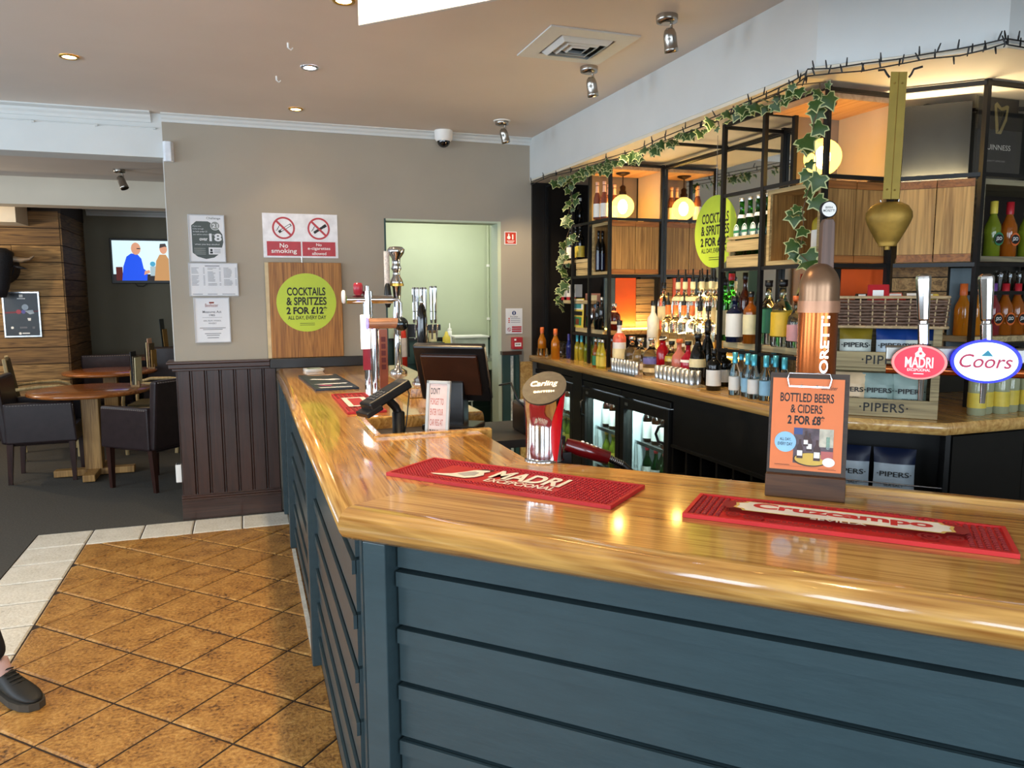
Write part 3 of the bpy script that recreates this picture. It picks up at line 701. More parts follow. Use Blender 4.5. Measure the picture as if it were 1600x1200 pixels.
# ---- shelves, boxes, doors
def shelf(label, a, b, m=M_SHELF): return tag(box('shelf_board', a, b, m, bevel=.003), label, 'shelf')
shelf('pale board shelf below the wine box at the wall end', (2.184, 4.42, ZA-.018), (2.50, 4.845, ZA+.012))
shelf('board shelf before the orange panel', (2.185, 4.313, ZA-.0175), (2.526, 4.392, ZA+.0125), M_BBT)
shelf('rough board shelf carrying the gin and whisky bottles', (2.214, 2.50, ZA-.018), (2.50, 3.15, ZA+.012))
shelf('short board with yellow-labelled bottles behind the trailing ivy', (2.19, 4.62, 1.705), (2.45, 5.08, 1.73))
shelf('short board with white cartons behind the trailing ivy', (2.19, 4.62, 1.425), (2.45, 5.08, 1.45))
shelf('board shelf with the fruit drinks at the right edge', (2.80, 2.27, ZA+.04), (3.48, 2.58, ZA+.065))
tag(box('black_panel', (2.062, YB-.02, BT+.001), (2.56, YB-.002, 2.317), mat('black_board', '#191512', 0.35, vary=0.3, scale=5)), 'glossy black board on the wall at the end of the shelves', 'panel')
tag(box('black_panel', (2.551, 4.62, BT+.001), (2.57, YB-.022, 2.317), MATS['black_board']), 'tall black board behind the shelves at the wall end', 'panel')

def open_box(label, x0, x1, y0, y1, z0, z1, doors):
    """timber box: open towards the aisle, doors on the viewer's side"""
    t = thing('timber_box', label, 'cabinet', ((x0+x1)/2, (y0+y1)/2, z0)); w_ = .018
    b = B(); b.box((x0, y0+.02, z0), (x1, y1, z0+w_)); b.build('base', M_BOXW, t)
    box('top', (x0, y0+.02, z1-w_), (x1, y1, z1), M_BOXW, t)
    box('side', (x0+.012, y1-w_, z0+w_), (x1, y1, z1-w_), M_DOORW, t); box('upright', (x0, y1-w_, z0+w_), (x0+.012, y1, z1-w_), M_BOXW, t)  # darker inner side: shade put into colour in far box, brown planks in near
    box('back', (x1-.01, y0+.02, z0+w_), (x1, y1-w_, z1-w_), M_DOORW, t)
    box('upright', (x0, y0+.02, z0+w_), (x0+w_, y0+.036, z1-w_), M_BOXW, t)
    n = doors
    for k in range(n):
        a = x0+(x1-x0)*k/n+.002; c = x0+(x1-x0)*(k+1)/n-.002
        d = box('door', (a, y0+.002, z0+.03), (c, y0+.02, z1-.032), M_DOORW, t)
        box('rail', (a, y0, z1-.031), (c, y0+.02, z1), M_DOORR, d); box('rail', (a, y0, z0), (c, y0+.02, z0+.029), M_DOORR, d)
    return t
open_box('timber box with two brown doors beneath the far pendant bulb', 2.184, 2.524, 4.306, 4.585, ZB+.012, ZC-.012, 2)
open_box('timber box with brown doors behind the copper font', 2.214, 2.536, 2.494, 2.845, ZB+.012, ZC-.012, 2)
# 45-degree doors
t = thing('timber_box', 'timber cupboard behind the hanging cowbell with two pale doors', 'cabinet', (2.66, 2.36, ZB+.012))
q0 = Vector((2.562, 2.458, 0)); q1 = Vector((2.752, 2.268, 0)); ql = (q1-q0).length
M_DOORP = wood('pale_sawn_door', '#8a6230', '#d0a05c', 0.6, rot=(0, 0, R(45)), along='Z', scale=2.2, bump=0.2)
for k in range(2):
    c = q0+(q1-q0)*((k+.5)/2)+n45*.012
    d = B().obox(c+Vector((0, 0, (ZB+ZC)/2)), t45, n45, (0, 0, 1), ql/4-.002, .009, (ZC-ZB)/2-.044).build('door', M_DOORP, t)
    for z in (ZB+.028, ZC-.028): B().obox(c+Vector((0, 0, z))-n45*.001, t45, n45, (0, 0, 1), ql/4-.002, .010, .015).build('rail', M_DOORR, d)
b = B()
for z in (ZB+.021, ZC-.021): b.obox((q0+q1)/2+n45*.13+Vector((0, 0, z)), t45, n45, (0, 0, 1), ql/2, .10, .009)
b.build('carcass', M_BOXW, t)
# fruit-drink box
t = thing('timber_box', 'open timber box of fruit drink bottles at the right edge', 'cabinet', (3.1, 2.4, ZB+.012))
M_BOXG = wood('grey_box_wood', '#5d5645', '#93896c', 0.65, along='X', scale=2)
box('base', (2.79, 2.27, ZB+.012), (3.46, 2.55, ZB+.034), M_BOXG, t); box('top', (2.79, 2.27, ZC-.034), (3.46, 2.55, ZC-.012), M_BOXG, t)
box('side', (2.79, 2.27, ZB+.034), (2.808, 2.55, ZC-.034), M_BOXG, t); box('side', (3.44, 2.27, ZB+.034), (3.46, 2.55, ZC-.034), M_BOXG, t)
box('back', (2.808, 2.54, ZB+.034), (3.44, 2.55, ZC-.034), mat('box_back_dark', '#1d140d', 0.6), t)

# niches above the boxes, mirror, back panels
M_TAN = mat('tan_panel', '#b39a7c', 0.55, vary=0.04, scale=6); M_GREYP = mat('grey_brown_panel', '#77695c', 0.5, vary=0.05, scale=6)
M_PINKW = wood('pink_ply', '#c08a5a', '#dcae80', 0.6, along='Y', scale=1.2)
def panel(label, a, b, m, cat='panel', name='wall_panel'): return tag(box(name, a, b, m), label, cat)
panel('grey panel at the back of the far bulb niche', (2.19, 4.615, ZC+.012), (2.528, 4.63, 2.27), M_GREYP)
panel('tan side panel of the far bulb niche', (2.529, 4.312, ZC+.012), (2.538, 4.598, 2.27), M_TAN)
panel('pinkish plywood ceiling above the far bulb', (2.175, 4.312, 2.262), (2.552, 4.60, 2.286), M_PINKW, name='niche_ceiling')
panel('grey-brown panel behind the near bulb', (2.315, 2.80, ZC+.012), (2.548, 2.815, 2.27), M_GREYP)
panel('tan side panel right of the near bulb', (2.545, 2.494, ZC+.012), (2.553, 2.798, 2.27), M_TAN)
panel('plywood ceiling above the near bulb', (2.19, 2.492, 2.262), (2.556, 2.80, 2.286), M_PINKW, name='niche_ceiling')
MIRR = mat('mirror_silver', '#d8dad6', 0.03, 1.0, vary=0.0)
mr = thing('bar_mirror', 'large mirror behind the spirit bottles reflecting ivy and doors', 'mirror', (2.57, 3.5, BT))
box('glass', (2.551, 2.83, BT+.002), (2.558, 4.288, 2.30), MIRR, mr); box('backing', (2.559, 2.83, BT+.002), (2.575, 4.288, 2.30), M_BLK, mr)
M_ORANGE = mat('orange_panel', '#e0581a', 0.45, vary=0.04)
M_SLP = mat('slate_panel', '#3f4f55', 0.5)
YP = 4.40; xs = [aty(p, 480, YP).x for p in (961, 993, 1031)]
panel('narrow slate panel beside the far orange panel', (2.19, YP, ZA+.013), (xs[0]-.001, YP+.015, ZB-.012), M_SLP)
panel('orange panel below the far timber box', (xs[0], YP-.003, ZA+.013), (xs[1]-.001, YP+.015, ZB-.012), M_ORANGE)
ow = thing('plank_panel', 'pale plank panel beside the far orange panel', 'panel', ((xs[1]+2.53)/2, YP, ZA))
for k in range(6): box('plank', (xs[1]+.003, YP-(k % 2)*.003, ZA+.014+k*.0545), (2.548, YP+.015, ZA+.065+k*.0545), PLK[1], ow)
xo = [aty(p, 460, 2.56).x for p in (1313, 1383)]
panel('orange panel above the wicker basket', (xo[0], 2.56, ZA+.013), (xo[1], 2.575, ZB-.012), M_ORANGE)
panel('dark strip beside the orange panel above the basket', (xo[0]-.035, 2.561, ZA+.013), (xo[0]-.001, 2.575, ZB-.012), M_BLK)
ow = thing('plank_panel', 'plank panel above the wicker basket', 'panel', (2.7, 2.6, ZA))
w0 = Vector((2.66, 2.66, 0))
def s_pt(px, s, z): p = ats(px, 460, s); return Vector((p.x, p.y, z))
pa, pb = s_pt(1393, 5.25, 0), s_pt(1479, 5.25, 0)
for k in range(6): B().obox((pa+pb)/2+n45*(.01+.002*(k % 2))+Vector((0, 0, ZA+.04+k*.06)), t45, n45, (0, 0, 1), (pb-pa).length/2, .008, .0275).build('plank', PLK[k % 3], ow)
pa, pb = s_pt(1483, 5.25, 0), s_pt(1522, 5.25, 0)
tag(B().obox((pa+pb)/2+n45*.01+Vector((0, 0, (ZA+ZB)/2)), t45, n45, (0, 0, 1), (pb-pa).length/2, .008, (ZB-ZA)/2-.01).build('wall_panel', M_SLP), 'slate blue panel beside the plank panel over the basket', 'panel')
# dark boards above the 45-degree cupboard
dk = mat('smoked_panel', '#22221e', 0.3, vary=0.1)
pa, pb = s_pt(1398, 5.32, 0), s_pt(1500, 5.32, 0)
tag(B().obox((pa+pb)/2+n45*.01+Vector((0, 0, (ZC+2.3)/2)), t45, n45, (0, 0, 1), (pb-pa).length/2, .008, (2.3-ZC)/2-.012).build('black_panel', dk), 'dark glossy board above the cupboard behind the cowbell', 'panel')
panel('dark board behind the stout sign', (2.86, 2.62, BT+.002), (4.3, 2.64, 2.316), dk)
# step display for spirits
st = thing('bottle_step', 'stepped wooden bottle display in front of the mirror', 'display step', (2.4, 3.7, BT))
M_STEP = wood('step_wood', '#7c6134', '#b89556', 0.5, along='Y', scale=2)
box('low_step', (2.30, 3.19, BT+.001), (2.42, 4.26, BT+.12), M_STEP, st); box('high_step', (2.422, 3.19, BT+.001), (2.535, 4.26, BT+.24), M_STEP, st)
LEDW = glow('warm_led', '#ffcf6a', 14.0)
for a, c in (((2.418, 3.2, BT+.125), (2.421, 4.24, BT+.131)), ((2.541, 3.2, BT+.245), (2.547, 4.24, BT+.251)), ((2.19, YP-.012, ZA+.016), (2.53, YP-.006, ZA+.022)), ((2.32, 2.55, ZA+.016), (2.50, 2.556, ZA+.022))):
    tag(box('led_strip', a, c, LEDW), 'warm light strip %s' % {2.418: 'behind the low row of spirits', 2.541: 'along the foot of the mirror', 2.19: 'at the foot of the far orange panel', 2.32: 'at the foot of the near orange panel'}[a[0]], 'light strip')
WARM = (1.0, 0.66, 0.30)
lamp('shelf_glow', 'AREA', (2.47, 3.72, BT+.27), 8, (1.0, .78, .45), shape='RECTANGLE', size=.05, size_y=1.0, aim=(2.40, 3.72, 1.6))
lamp('shelf_glow', 'AREA', (2.36, YP-.04, ZA+.03), 1.2, (1.0, .72, .3), shape='RECTANGLE', size=.3, size_y=.02, aim=(2.36, YP, 1.6))

tag(B().obox((q0+q1)/2+n45*.20+Vector((0, 0, ZC+.004)), t45, n45, (0, 0, 1), ql/2, .006, .003).build('led_strip', LEDW), 'warm light strip on top of the cupboard behind the cowbell', 'light strip')
lamp('shelf_glow', 'AREA', (q0+q1)/2+n45*.19+Vector((0, 0, ZC+.012)), 3.5, (1.0, .80, .5), shape='RECTANGLE', size=.25, size_y=.02, aim=(q0+q1)/2+n45*.17+Vector((0, 0, 3)))
# ---- pendant bulbs
def globe_mat():
    m = bpy.data.materials.new('amber_globe'); m.use_nodes = True; nt = m.node_tree; N = nt.nodes; L = nt.links
    N.remove(N['Principled BSDF']); t = N.new('ShaderNodeBsdfTransparent'); t.inputs[0].default_value = (1, .82, .42, 1)
    e = N.new('ShaderNodeEmission'); e.inputs[0].default_value = (1, .60, .13, 1); e.inputs[1].default_value = 1.7
    x = N.new('ShaderNodeAddShader'); L.new(t.outputs[0], x.inputs[0]); L.new(e.outputs[0], x.inputs[1]); L.new(x.outputs[0], N['Material Output'].inputs[0])
    return m
M_GLOBE = globe_mat(); M_FIL = glow('filament', '#ffe6ae', 30.0); M_BRONZE = mat('bronze_holder', '#3a2516', 0.4, 0.6)
def pendant(label, c, r, ztop, energy):
    c = Vector(c); t = thing('pendant_bulb', label, 'pendant lamp', (c.x, c.y, ztop))
    B().lathe([(.0, -.022), (.012, -.02), (.045, -.006), (.045, 0)], (c.x, c.y, ztop), n=20).build('ceiling_rose', M_BRONZE, t)
    B().cyl((c.x, c.y, ztop-.02), (c.x, c.y, c.z+r+.055), .004, n=8).build('cord', M_BRONZE, t)
    B().lathe([(.022, -.012), (.024, .0), (.024, .022), (.018, .026), (.02, .05), (.008, .062), (0, .062)], (c.x, c.y, c.z+r), n=18).build('lamp_holder', M_BRONZE, t)
    pr = [(0, -r)]+[(r*math.sin(a), -r*math.cos(a)) for a in [math.pi*k/14 for k in range(1, 12)]]+[(r*.38, r*.93), (.022, r*1.02)]
    gb = B().lathe(pr, c, n=24).build('globe', M_GLOBE, t); B().ball(c, r*.42, 14, sz=1.5).build('filament', M_FIL, gb)
    lamp('pendant_light', 'POINT', c, energy, (1.0, 0.63, 0.28), shadow_soft_size=.03)
pendant('glowing amber globe bulb hanging in the far niche', (2.325, 4.43, 2.05), .074, 2.262, 26)
pendant('glowing amber globe bulb hanging behind ivy by the copper font', (2.275, 2.585, 2.05), .074, 2.262, 26)

# ================================================================ BOTTLES
ORD = ['first', 'second', 'third', 'fourth', 'fifth', 'sixth', 'seventh', 'eighth', 'ninth']
def put(px, x, z, name, label, **k):
    """stand a bottle on height z where the sight line of column px meets the plane x"""
    y = atx(px, 520, x).y
    return bottle(name, label, (x, y, z), **k)
# wall end, on the worktop
for i, px in enumerate((847, 868)):
    put(px, 2.10, BT, 'juice_bottle', 'orange drink bottle on the worktop, %s' % ('nearest the wall pier' if i == 0 else 'second from the wall pier'), shape='beer', H=.215, Rr=.032, gm=L_ORANGE, cap=P_ORG, cap0=.80)
def tumbler(name, label, loc, H, Rr, m, group=None, inv=False):
    key = ('tum', H, Rr, m.name, inv)
    if key not in _BC:
        pr = [(Rr*.78, 0), (Rr*.82, .004), (Rr, H), (Rr*.93, H), (Rr*.74, .008), (0, .008)]
        if inv: pr = [(r, H-h) for r, h in pr][::-1]
        _BC[key] = B().lathe(pr, n=16).mesh('glass', m)
    o = link(name, _BC[key], None, loc); return tag(o, label, 'glass', group)
G_TH = glass('thin_glass', '#f4f7f6', 0.02)
for k in range(4): tumbler('shot_glass', 'small shot glass on the worktop beside the pier', (2.08+.045*(k % 2), 5.23+.05*(k//2), BT+.001), .06, .02, G_TH, 'shot glasses by the pier')
for k in range(3): tumbler('tumbler', 'dark tumbler behind the orange drinks', (2.20+.005*k, 5.03+.085*k, BT+.001), .11, .036, glass('smoked_glass', '#9aa4a6', .03), 'dark tumblers behind the orange drinks')
for i, px in enumerate((889, 895, 902, 909)):
    put(px, 2.205+.01*(i % 2), BT, 'alcopop_bottle', ('blue-capped purple mixer bottle under the leaflet shelf' if i < 2 else 'blue-capped yellow mixer bottle under the leaflet shelf'), shape='beer', H=.175, Rr=.022, gm=L_BLUE if i < 2 else L_YEL, cap=(P_TEAL if i > 1 else mat('violet_foil', '#4a4a9a', .3, .3)), cap0=.75, group='blue mixer bottles' if i < 2 else 'yellow mixer bottles')
for i, px in enumerate((917, 923, 929, 936)):
    put(px, 2.21, BT, 'mixer_bottle', 'olive green mixer bottle under the leaflet shelf, %s from the wall' % ORD[i], shape='beer', H=.175, Rr=.022, gm=L_GRN, cap=mat('dull_teal_foil', '#5b7f78', .35, .3), cap0=.7, group='olive mixer bottles')
for i, px in enumerate((931, 937, 942)):
    put(px, 2.10, BT, 'juice_bottle', 'green and yellow labelled drink before the shelf post, %s from the wall' % ORD[i], shape='beer', H=.178, Rr=.0215, gm=L_AMB if i == 0 else L_YEL, cap=P_SIL, labs=[(.08, .42, P_YEL if i else P_GRN)], group='yellow drinks before the post')
for i, px in enumerate((952, 957, 963)):
    put(px, 2.22, BT, 'juice_bottle', 'amber drink bottle behind the white coconut rum, %s from the post' % ORD[i], shape='beer', H=.178, Rr=.024, gm=L_AMB, cap=P_SIL, group='amber drinks behind the white rum')
# leaflet shelf (z = ZA)
zs = ZA+.012
t = thing('menu_leaflet', 'tall yellow and blue drinks leaflet propped on the pale shelf', 'leaflet', (2.2, 4.55, zs))
g0 = atx(897, 515, 2.24); g1 = atx(920, 520, 2.22)
def card(name, label, px0, px1, x, z0, h, m, blocks, lean=.03):
    p0 = atx(px0, 500, x); p1 = atx(px1, 500, x); u = Vector((0, p1.y-p0.y, 0)); L_ = u.length; u.normalize()
    t = thing(name, label, 'leaflet', ((p0.x+p1.x)/2, (p0.y+p1.y)/2, z0)); v = Vector((lean, 0, 1)).normalized(); n = u.cross(v)
    o = Vector((x, p0.y, z0))
    B().obox(o+u*(L_/2)+v*(h/2)-n*.0015, u, v, n, L_/2, h/2, .0012).build('card', m, t)
    pr = Print(o, u, v, t)
    for (a, b, c, d, mm) in blocks: pr.rect(a*L_, b*h, c*L_, d*h, mm)
    pr.done(); return t
bpy.data.objects.remove(t)
card('menu_leaflet', 'yellow and white drinks leaflet propped beside the post', 893, 911, 2.19, zs, .20, P_YEL, [(.05, .62, .95, .97, P_WHITE), (.2, .66, .8, .92, mat('teal_print', '#3b8a8f', .5)), (.1, .42, .9, .56, INK), (.15, .08, .85, .36, P_GRN), (.35, .1, .65, .3, mat('brown_print', '#7a3d1e', .5))])
card('menu_leaflet', 'blue and brown cocktail leaflet behind the silver shaker', 913, 936, 2.24, zs, .235, mat('dusty_pink_print', '#a8705c', .5), [(.1, .35, .75, .75, P_BLUEL), (.3, .45, .6, .65, mat('navy_print', '#2d4f8f', .5)), (.2, .76, .8, .95, P_CREAM), (.1, .03, .9, .32, P_GRN), (.2, .06, .5, .28, P_YEL)])
t = thing('cocktail_shaker', 'silver cocktail shaker on the pale leaflet shelf', 'shaker', (2.23, ypx(924.5, 2.23), zs))
B().lathe([(.02, 0), (.024, .004), (.034, .10), (.032, .105)], n=18).build('cup', CHROME, t, local=True); B().lathe([(.032, .105), (.026, .135), (.014, .15), (.014, .17), (0, .172)], n=18).build('lid', CHROME, t, local=True)
for i, px in enumerate((934, 940)): put(px, 2.185, zs, 'wine_bottle', 'dark bottle beside the silver shaker', shape='wine', H=.21 if i else .18, Rr=.024, gm=G_DARK, cap=P_SIL if i else P_BLACK, group='dark bottles beside the shaker')
bottle('rum_decanter', 'squat decanter of dark rum before the orange panel', (aty(957, 520, 4.345).x+.01, 4.345, zs), shape='squat', H=.17, Rr=.042, gm=liq('dark_rum', '#4a140a'), cap=P_SIL, labs=[(.24, .34, P_CREAM)], cap0=.86)
# white cartons, yellow bottles
for k in range(3):
    y = ypx(884+9*k, 2.24, 450); t = thing('wine_carton', 'small white drinks carton on the lower ivy board', 'carton', (2.24, y, 1.45), group='white cartons on the lower board')
    B().box((-.025, -.03, 0), (.025, .03, .11)).build('carton', P_WHITE, t, local=True); B().box((-.0255, -.03, 0), (.0252, .0302, .022)).build('band', P_RED, t, local=True)
    B().box((-.0262, -.012, .05), (-.0255, .012, .075)).build('print', INK, t, local=True)
for i, px in enumerate((891, 899, 906)): put(px, 2.24, 1.73, 'wine_bottle', ('yellow-labelled dark bottle on the upper ivy board' if i else 'white-labelled dark bottle on the upper ivy board'), shape='wine', H=.24, Rr=.03, gm=G_DARK, cap=P_BLACK, labs=[(.08, .4, P_YEL if i else P_WHITE)], group='yellow-labelled bottles on the upper board' if i else None)
t = thing('wine_crate', 'pale wooden wine crate beneath the yellow-labelled bottles', 'crate', (2.24, 4.72, ZB+.012))
y0, y1 = 4.62, 4.85
for k in range(2): box('slat', (2.19, y0, ZB+.012+k*.045), (2.202, y1, ZB+.052+k*.045), M_BOXW, t)
box('end', (2.202, y0, ZB+.012), (2.40, y0+.012, ZB+.094), M_BOXW, t); box('end', (2.202, y1-.012, ZB+.012), (2.40, y1, ZB+.094), M_BOXW, t); box('base', (2.202, y0+.012, ZB+.012), (2.40, y1-.012, ZB+.02), M_BOXW, t)
for i, (dx, px) in enumerate(((0, 896), (.05, 905))): put(px, 2.24+dx, ZC+.012, 'wine_bottle', 'dark white-capped bottle high behind the ivy strand', shape='beer', H=.20, Rr=.026, gm=G_DARK, cap=P_WHITE, group='white-capped dark bottles')
for i, px in enumerate((921, 927, 934, 940)): put(px, 2.212+.03*(i % 2), ZB+.031, 'wine_bottle', 'dark blue-labelled bottle in the far timber box, %s from the wall' % ORD[i], shape='wine', H=.265, Rr=.019, gm=G_DARK, cap=P_BLACK, labs=[(.05, .45, G_NAVY)], group='bottles in the far timber box')
for i, (px, y) in enumerate(((933, 4.50), (944, 4.45), (951, 4.565), (960, 4.565))):
    bottle('cider_bottle', 'pink cider bottle with white label, %s from the wall in the far niche' % ORD[i], (aty(px, 330, y).x, y, ZC+.0125), shape='beer', H=.235, Rr=.024, gm=liq('rose_cider', '#9a5a48'), cap=P_PEACH, labs=[(.06, .42, P_WHITE), (.72, .9, P_PEACH)], cap0=.92, group='pink cider bottles')
for (x, y, h) in ((2.26, 4.345, .0), (2.30, 4.345, .01), (2.345, 4.345, 0)): pass
# spirits: front row on the worktop (x 2.13..2.27)
SP = [(968, 2.20, 'white_rum', 'white coconut rum bottle with red top', 'spirit', .30, .042, mat('white_bottle', '#ece8e4', .2), P_BLACK, [(.55, .74, mat('coral_fade', '#e2674a', .3)), (.2, .42, P_CREAM)], None),
 (988, 2.255, 'gin_bottle', 'clear gin bottle with gold label beside the white rum', 'squat', .20, .047, G_CLEAR, P_SIL, [(.12, .3, P_CREAM)], None),
 (1001, 2.22, 'gin_bottle', 'clear gin bottle with pale label, third in the front row', 'squat', .20, .045, G_CLEAR, P_SIL, [(.1, .26, P_WHITE)], None),
 (1019, 2.20, 'gin_bottle', 'clear gin bottle with violet badge behind the metal cups', 'squat', .215, .05, G_CLEAR, P_SIL, [(.3, .46, mat('violet_badge', '#6b6aa8', .5)), (.08, .2, P_CREAM)], None),
 (1036, 2.22, 'liqueur_bottle', 'deep red liqueur bottle with black stopper', 'sauce', .225, .036, L_RED, P_BLACK, [(.1, .2, mat('deep_red_label', '#7d0c16', .4))], None),
 (1050, 2.24, 'gin_bottle', 'yellow-green liqueur bottle behind the metal cups', 'squat', .20, .038, G_CLEAR, P_BLACK, [(.45, .6, L_YEL), (.1, .3, P_PEACH)], None),
 (1062, 2.21, 'gin_bottle', 'pink gin bottle with white triangular label', 'squat', .22, .04, L_PINK, P_ORG, [(.08, .28, P_WHITE)], None),
 (1076, 2.19, 'liqueur_bottle', 'raspberry red liqueur bottle beside the cream liqueur', 'squat', .215, .04, liq('raspberry', '#c21f3a'), P_BLACK, [(.5, .56, P_WHITE)], None),
 (1091, 2.155, 'liqueur_bottle', 'black cream liqueur bottle with cream oval label', 'taper', .265, .042, G_DARK, P_BLACK, [(.36, .52, P_CREAM)], None),
 (1106, 2.235, 'liqueur_bottle', 'dark bottle with a tall pourer before the mirror end', 'taper', .30, .04, G_DARK, P_BLACK, [], P_BLACK)]
for px, x, nm, lab, sh, H, Rr, gm, cap, labs, pour in SP: put(px, x, BT, nm, lab, shape=sh, H=H, Rr=Rr, gm=gm, cap=cap, labs=labs, pour=pour)
put(1117, 2.125, BT, 'liqueur_bottle', 'black square bottle with white label at the shelf post', shape='spirit', H=.20, Rr=.035, gm=G_DARK, cap=P_BLACK, labs=[(.12, .5, P_WHITE)])
put(1132, 2.27, BT, 'liqueur_bottle', 'broad dark bottle behind the tonic bottles', shape='spirit', H=.19, Rr=.042, gm=G_DARK, cap=P_BLACK, labs=[(.12, .45, P_WHITE)])
# second row
zs2 = BT+.121
for i, px in enumerate((1020, 1043, 1055, 1068, 1081, 1093, 1106)):
    lab = ['frosted white vodka bottle with black stopper in the middle row', 'clear bottle with orange capsule in the middle row, first of four', None, None, None, 'clear bottle with black pourer in the middle row', 'clear bottle with dark stopper ending the middle row'][i] or 'clear bottle with orange capsule in the middle row, %s of four' % ORD[i-1]
    put(px, 2.365, zs2, 'spirit_bottle', lab, shape='wine' if i in (0, 5, 6) else 'spirit', H=.275 if i else .30, Rr=.036, gm=mat('frosted_bottle', '#e6e2cf', .3) if i == 0 else G_CLEAR, cap=P_ORG if 1 <= i <= 4 else P_BLACK, cap0=.80 if 1 <= i <= 4 else .9, labs=[(.1, .3, P_CREAM)] if i in (2, 4, 6) else [(.16, .22, P_WHITE)], pour=P_BLACK if i in (1, 3, 5) else None, group='orange-capped bottles in the middle row' if 1 <= i <= 4 else None)
zs3 = BT+.241
for i, px in enumerate((1036, 1058, 1069, 1081, 1095, 1110)):
    put(px, 2.475, zs3, 'spirit_bottle', ['black-capped bottle at the left of the top row', 'clear bottle with black pourer in the top row, first of three alike', '', '', 'pale-necked bottle with black pourer in the top row', 'pale bottle with tall pourer ending the top row'][i] or 'clear bottle with black pourer in the top row, %s of three alike' % ORD[i-1], shape='spirit', H=.29, Rr=.036, gm=G_CLEAR, cap=P_BLACK if i == 0 else P_CREAM, cap0=.86 if i else .88, labs=[(.62, .70, P_CREAM)] if 0 < i < 4 else [(.2, .5, P_CREAM)], pour=P_BLACK if i else None, group='clear bottles with pourers in the top row' if 0 < i < 4 else None)
# gin and whisky shelf
zs = ZA+.0125
GS = [(1130, 2.25, 'whiskey_bottle', 'green whiskey bottle with cream arched label', 'wine', .30, .038, G_GREEN, P_BLACK, [(.1, .5, P_CREAM)]),
 (1141, 2.33, 'wine_bottle', 'dark green bottle with red capsule behind the whiskey', 'wine', .33, .036, G_GREEN, P_RED, []),
 (1147, 2.22, 'liqueur_bottle', 'violet-black liqueur bottle with white label', 'spirit', .22, .04, G_NAVY, P_BLACK, [(.12, .62, P_WHITE)]),
 (1162, 2.28, 'spirit_bottle', 'slim brown bottle with a tall neck and stopper', 'wine', .33, .03, liq('brown_spirit', '#4a1f12'), P_BLACK, []),
 (1172, 2.22, 'whisky_bottle', 'whisky bottle with cream rectangular label', 'spirit', .24, .034, L_AMB, P_BLACK, [(.18, .56, P_CREAM)]),
 (1199, 2.275, 'gin_bottle', 'gin bottle with dark green label behind the steel post', 'squat', .29, .042, G_CLEAR, P_BLACK, [(.18, .55, P_GRN)]),
 (1221, 2.225, 'gin_bottle', 'round gin bottle with bright yellow label beside the font', 'squat', .29, .047, G_CLEAR, P_BLACK, [(.16, .52, mat('bright_yellow_label', '#e0b526', .5))]),
 (1243, 2.22, 'gin_bottle', 'pink-labelled gin bottle at the copper font', 'squat', .22, .036, G_CLEAR, P_ORG, [(.14, .45, mat('pink_label', '#d99a98', .5))])]
for px, x, nm, lab, sh, H, Rr, gm, cap, labs in GS: put(px, x, zs, nm, lab, shape=sh, H=H, Rr=Rr, gm=gm, cap=cap, labs=labs)
for px in (1196, 1221):
    y = ypx(px, 2.2, 520)
# tonics
for i, (px, x) in enumerate(((1150, 2.12), (1160, 2.25), (1170, 2.13), (1180, 2.12), (1199, 2.13), (1214, 2.17), (1228, 2.14), (1176, 2.27), (1210, 2.26))):
    put(px, x, BT, 'tonic_bottle', 'small teal-topped tonic bottle, %s, on the worktop below the gins' % ['nearest the dark liqueurs', 'second in the front rank', 'third in the front rank', 'fourth in the front rank', 'right of the steel post', 'second right of the steel post', 'nearest the copper tower', 'behind, left of the post', 'behind, right of the post'][i], shape='beer', H=.195, Rr=.0255, gm=G_CLEAR, cap=P_TEAL, cap0=.755, labs=[(.12, .44, P_BLUEL if i % 3 else P_WHITE)], group='teal-topped tonic bottles on the worktop')
# metal cups in two trays
def cups(label, px0, px1, x, n, rows):
    ya, yb = ypx(px0, x, 585), ypx(px1, x, 590); t = thing('bar_tray', 'low tray under the %s' % label, 'tray', (x, (ya+yb)/2, BT))
    box('tray', (x-.025, min(ya, yb)-.02, BT+.0005), (x+.025+.04*(rows-1), max(ya, yb)+.02, BT+.012), M_SHELF if rows > 1 else P_SIL, t)
    me = B().lathe([(.0125, 0), (.0155, .07), (.0145, .07), (.0118, .003), (0, .003)], n=14).mesh('cup', P_SIL)
    for r in range(rows):
        for k in range(n):
            o = link('steel_cup', me, None, (x+.037*r, ya+(yb-ya)*k/(n-1), BT+.0125)); tag(o, 'slim steel thimble cup in the %s' % label, 'cup', label)
cups('row of steel cups before the clear gins', 958, 995, 2.075, 9, 1)
cups('double row of steel cups before the red liqueurs', 1027, 1081, 2.08, 9, 2)
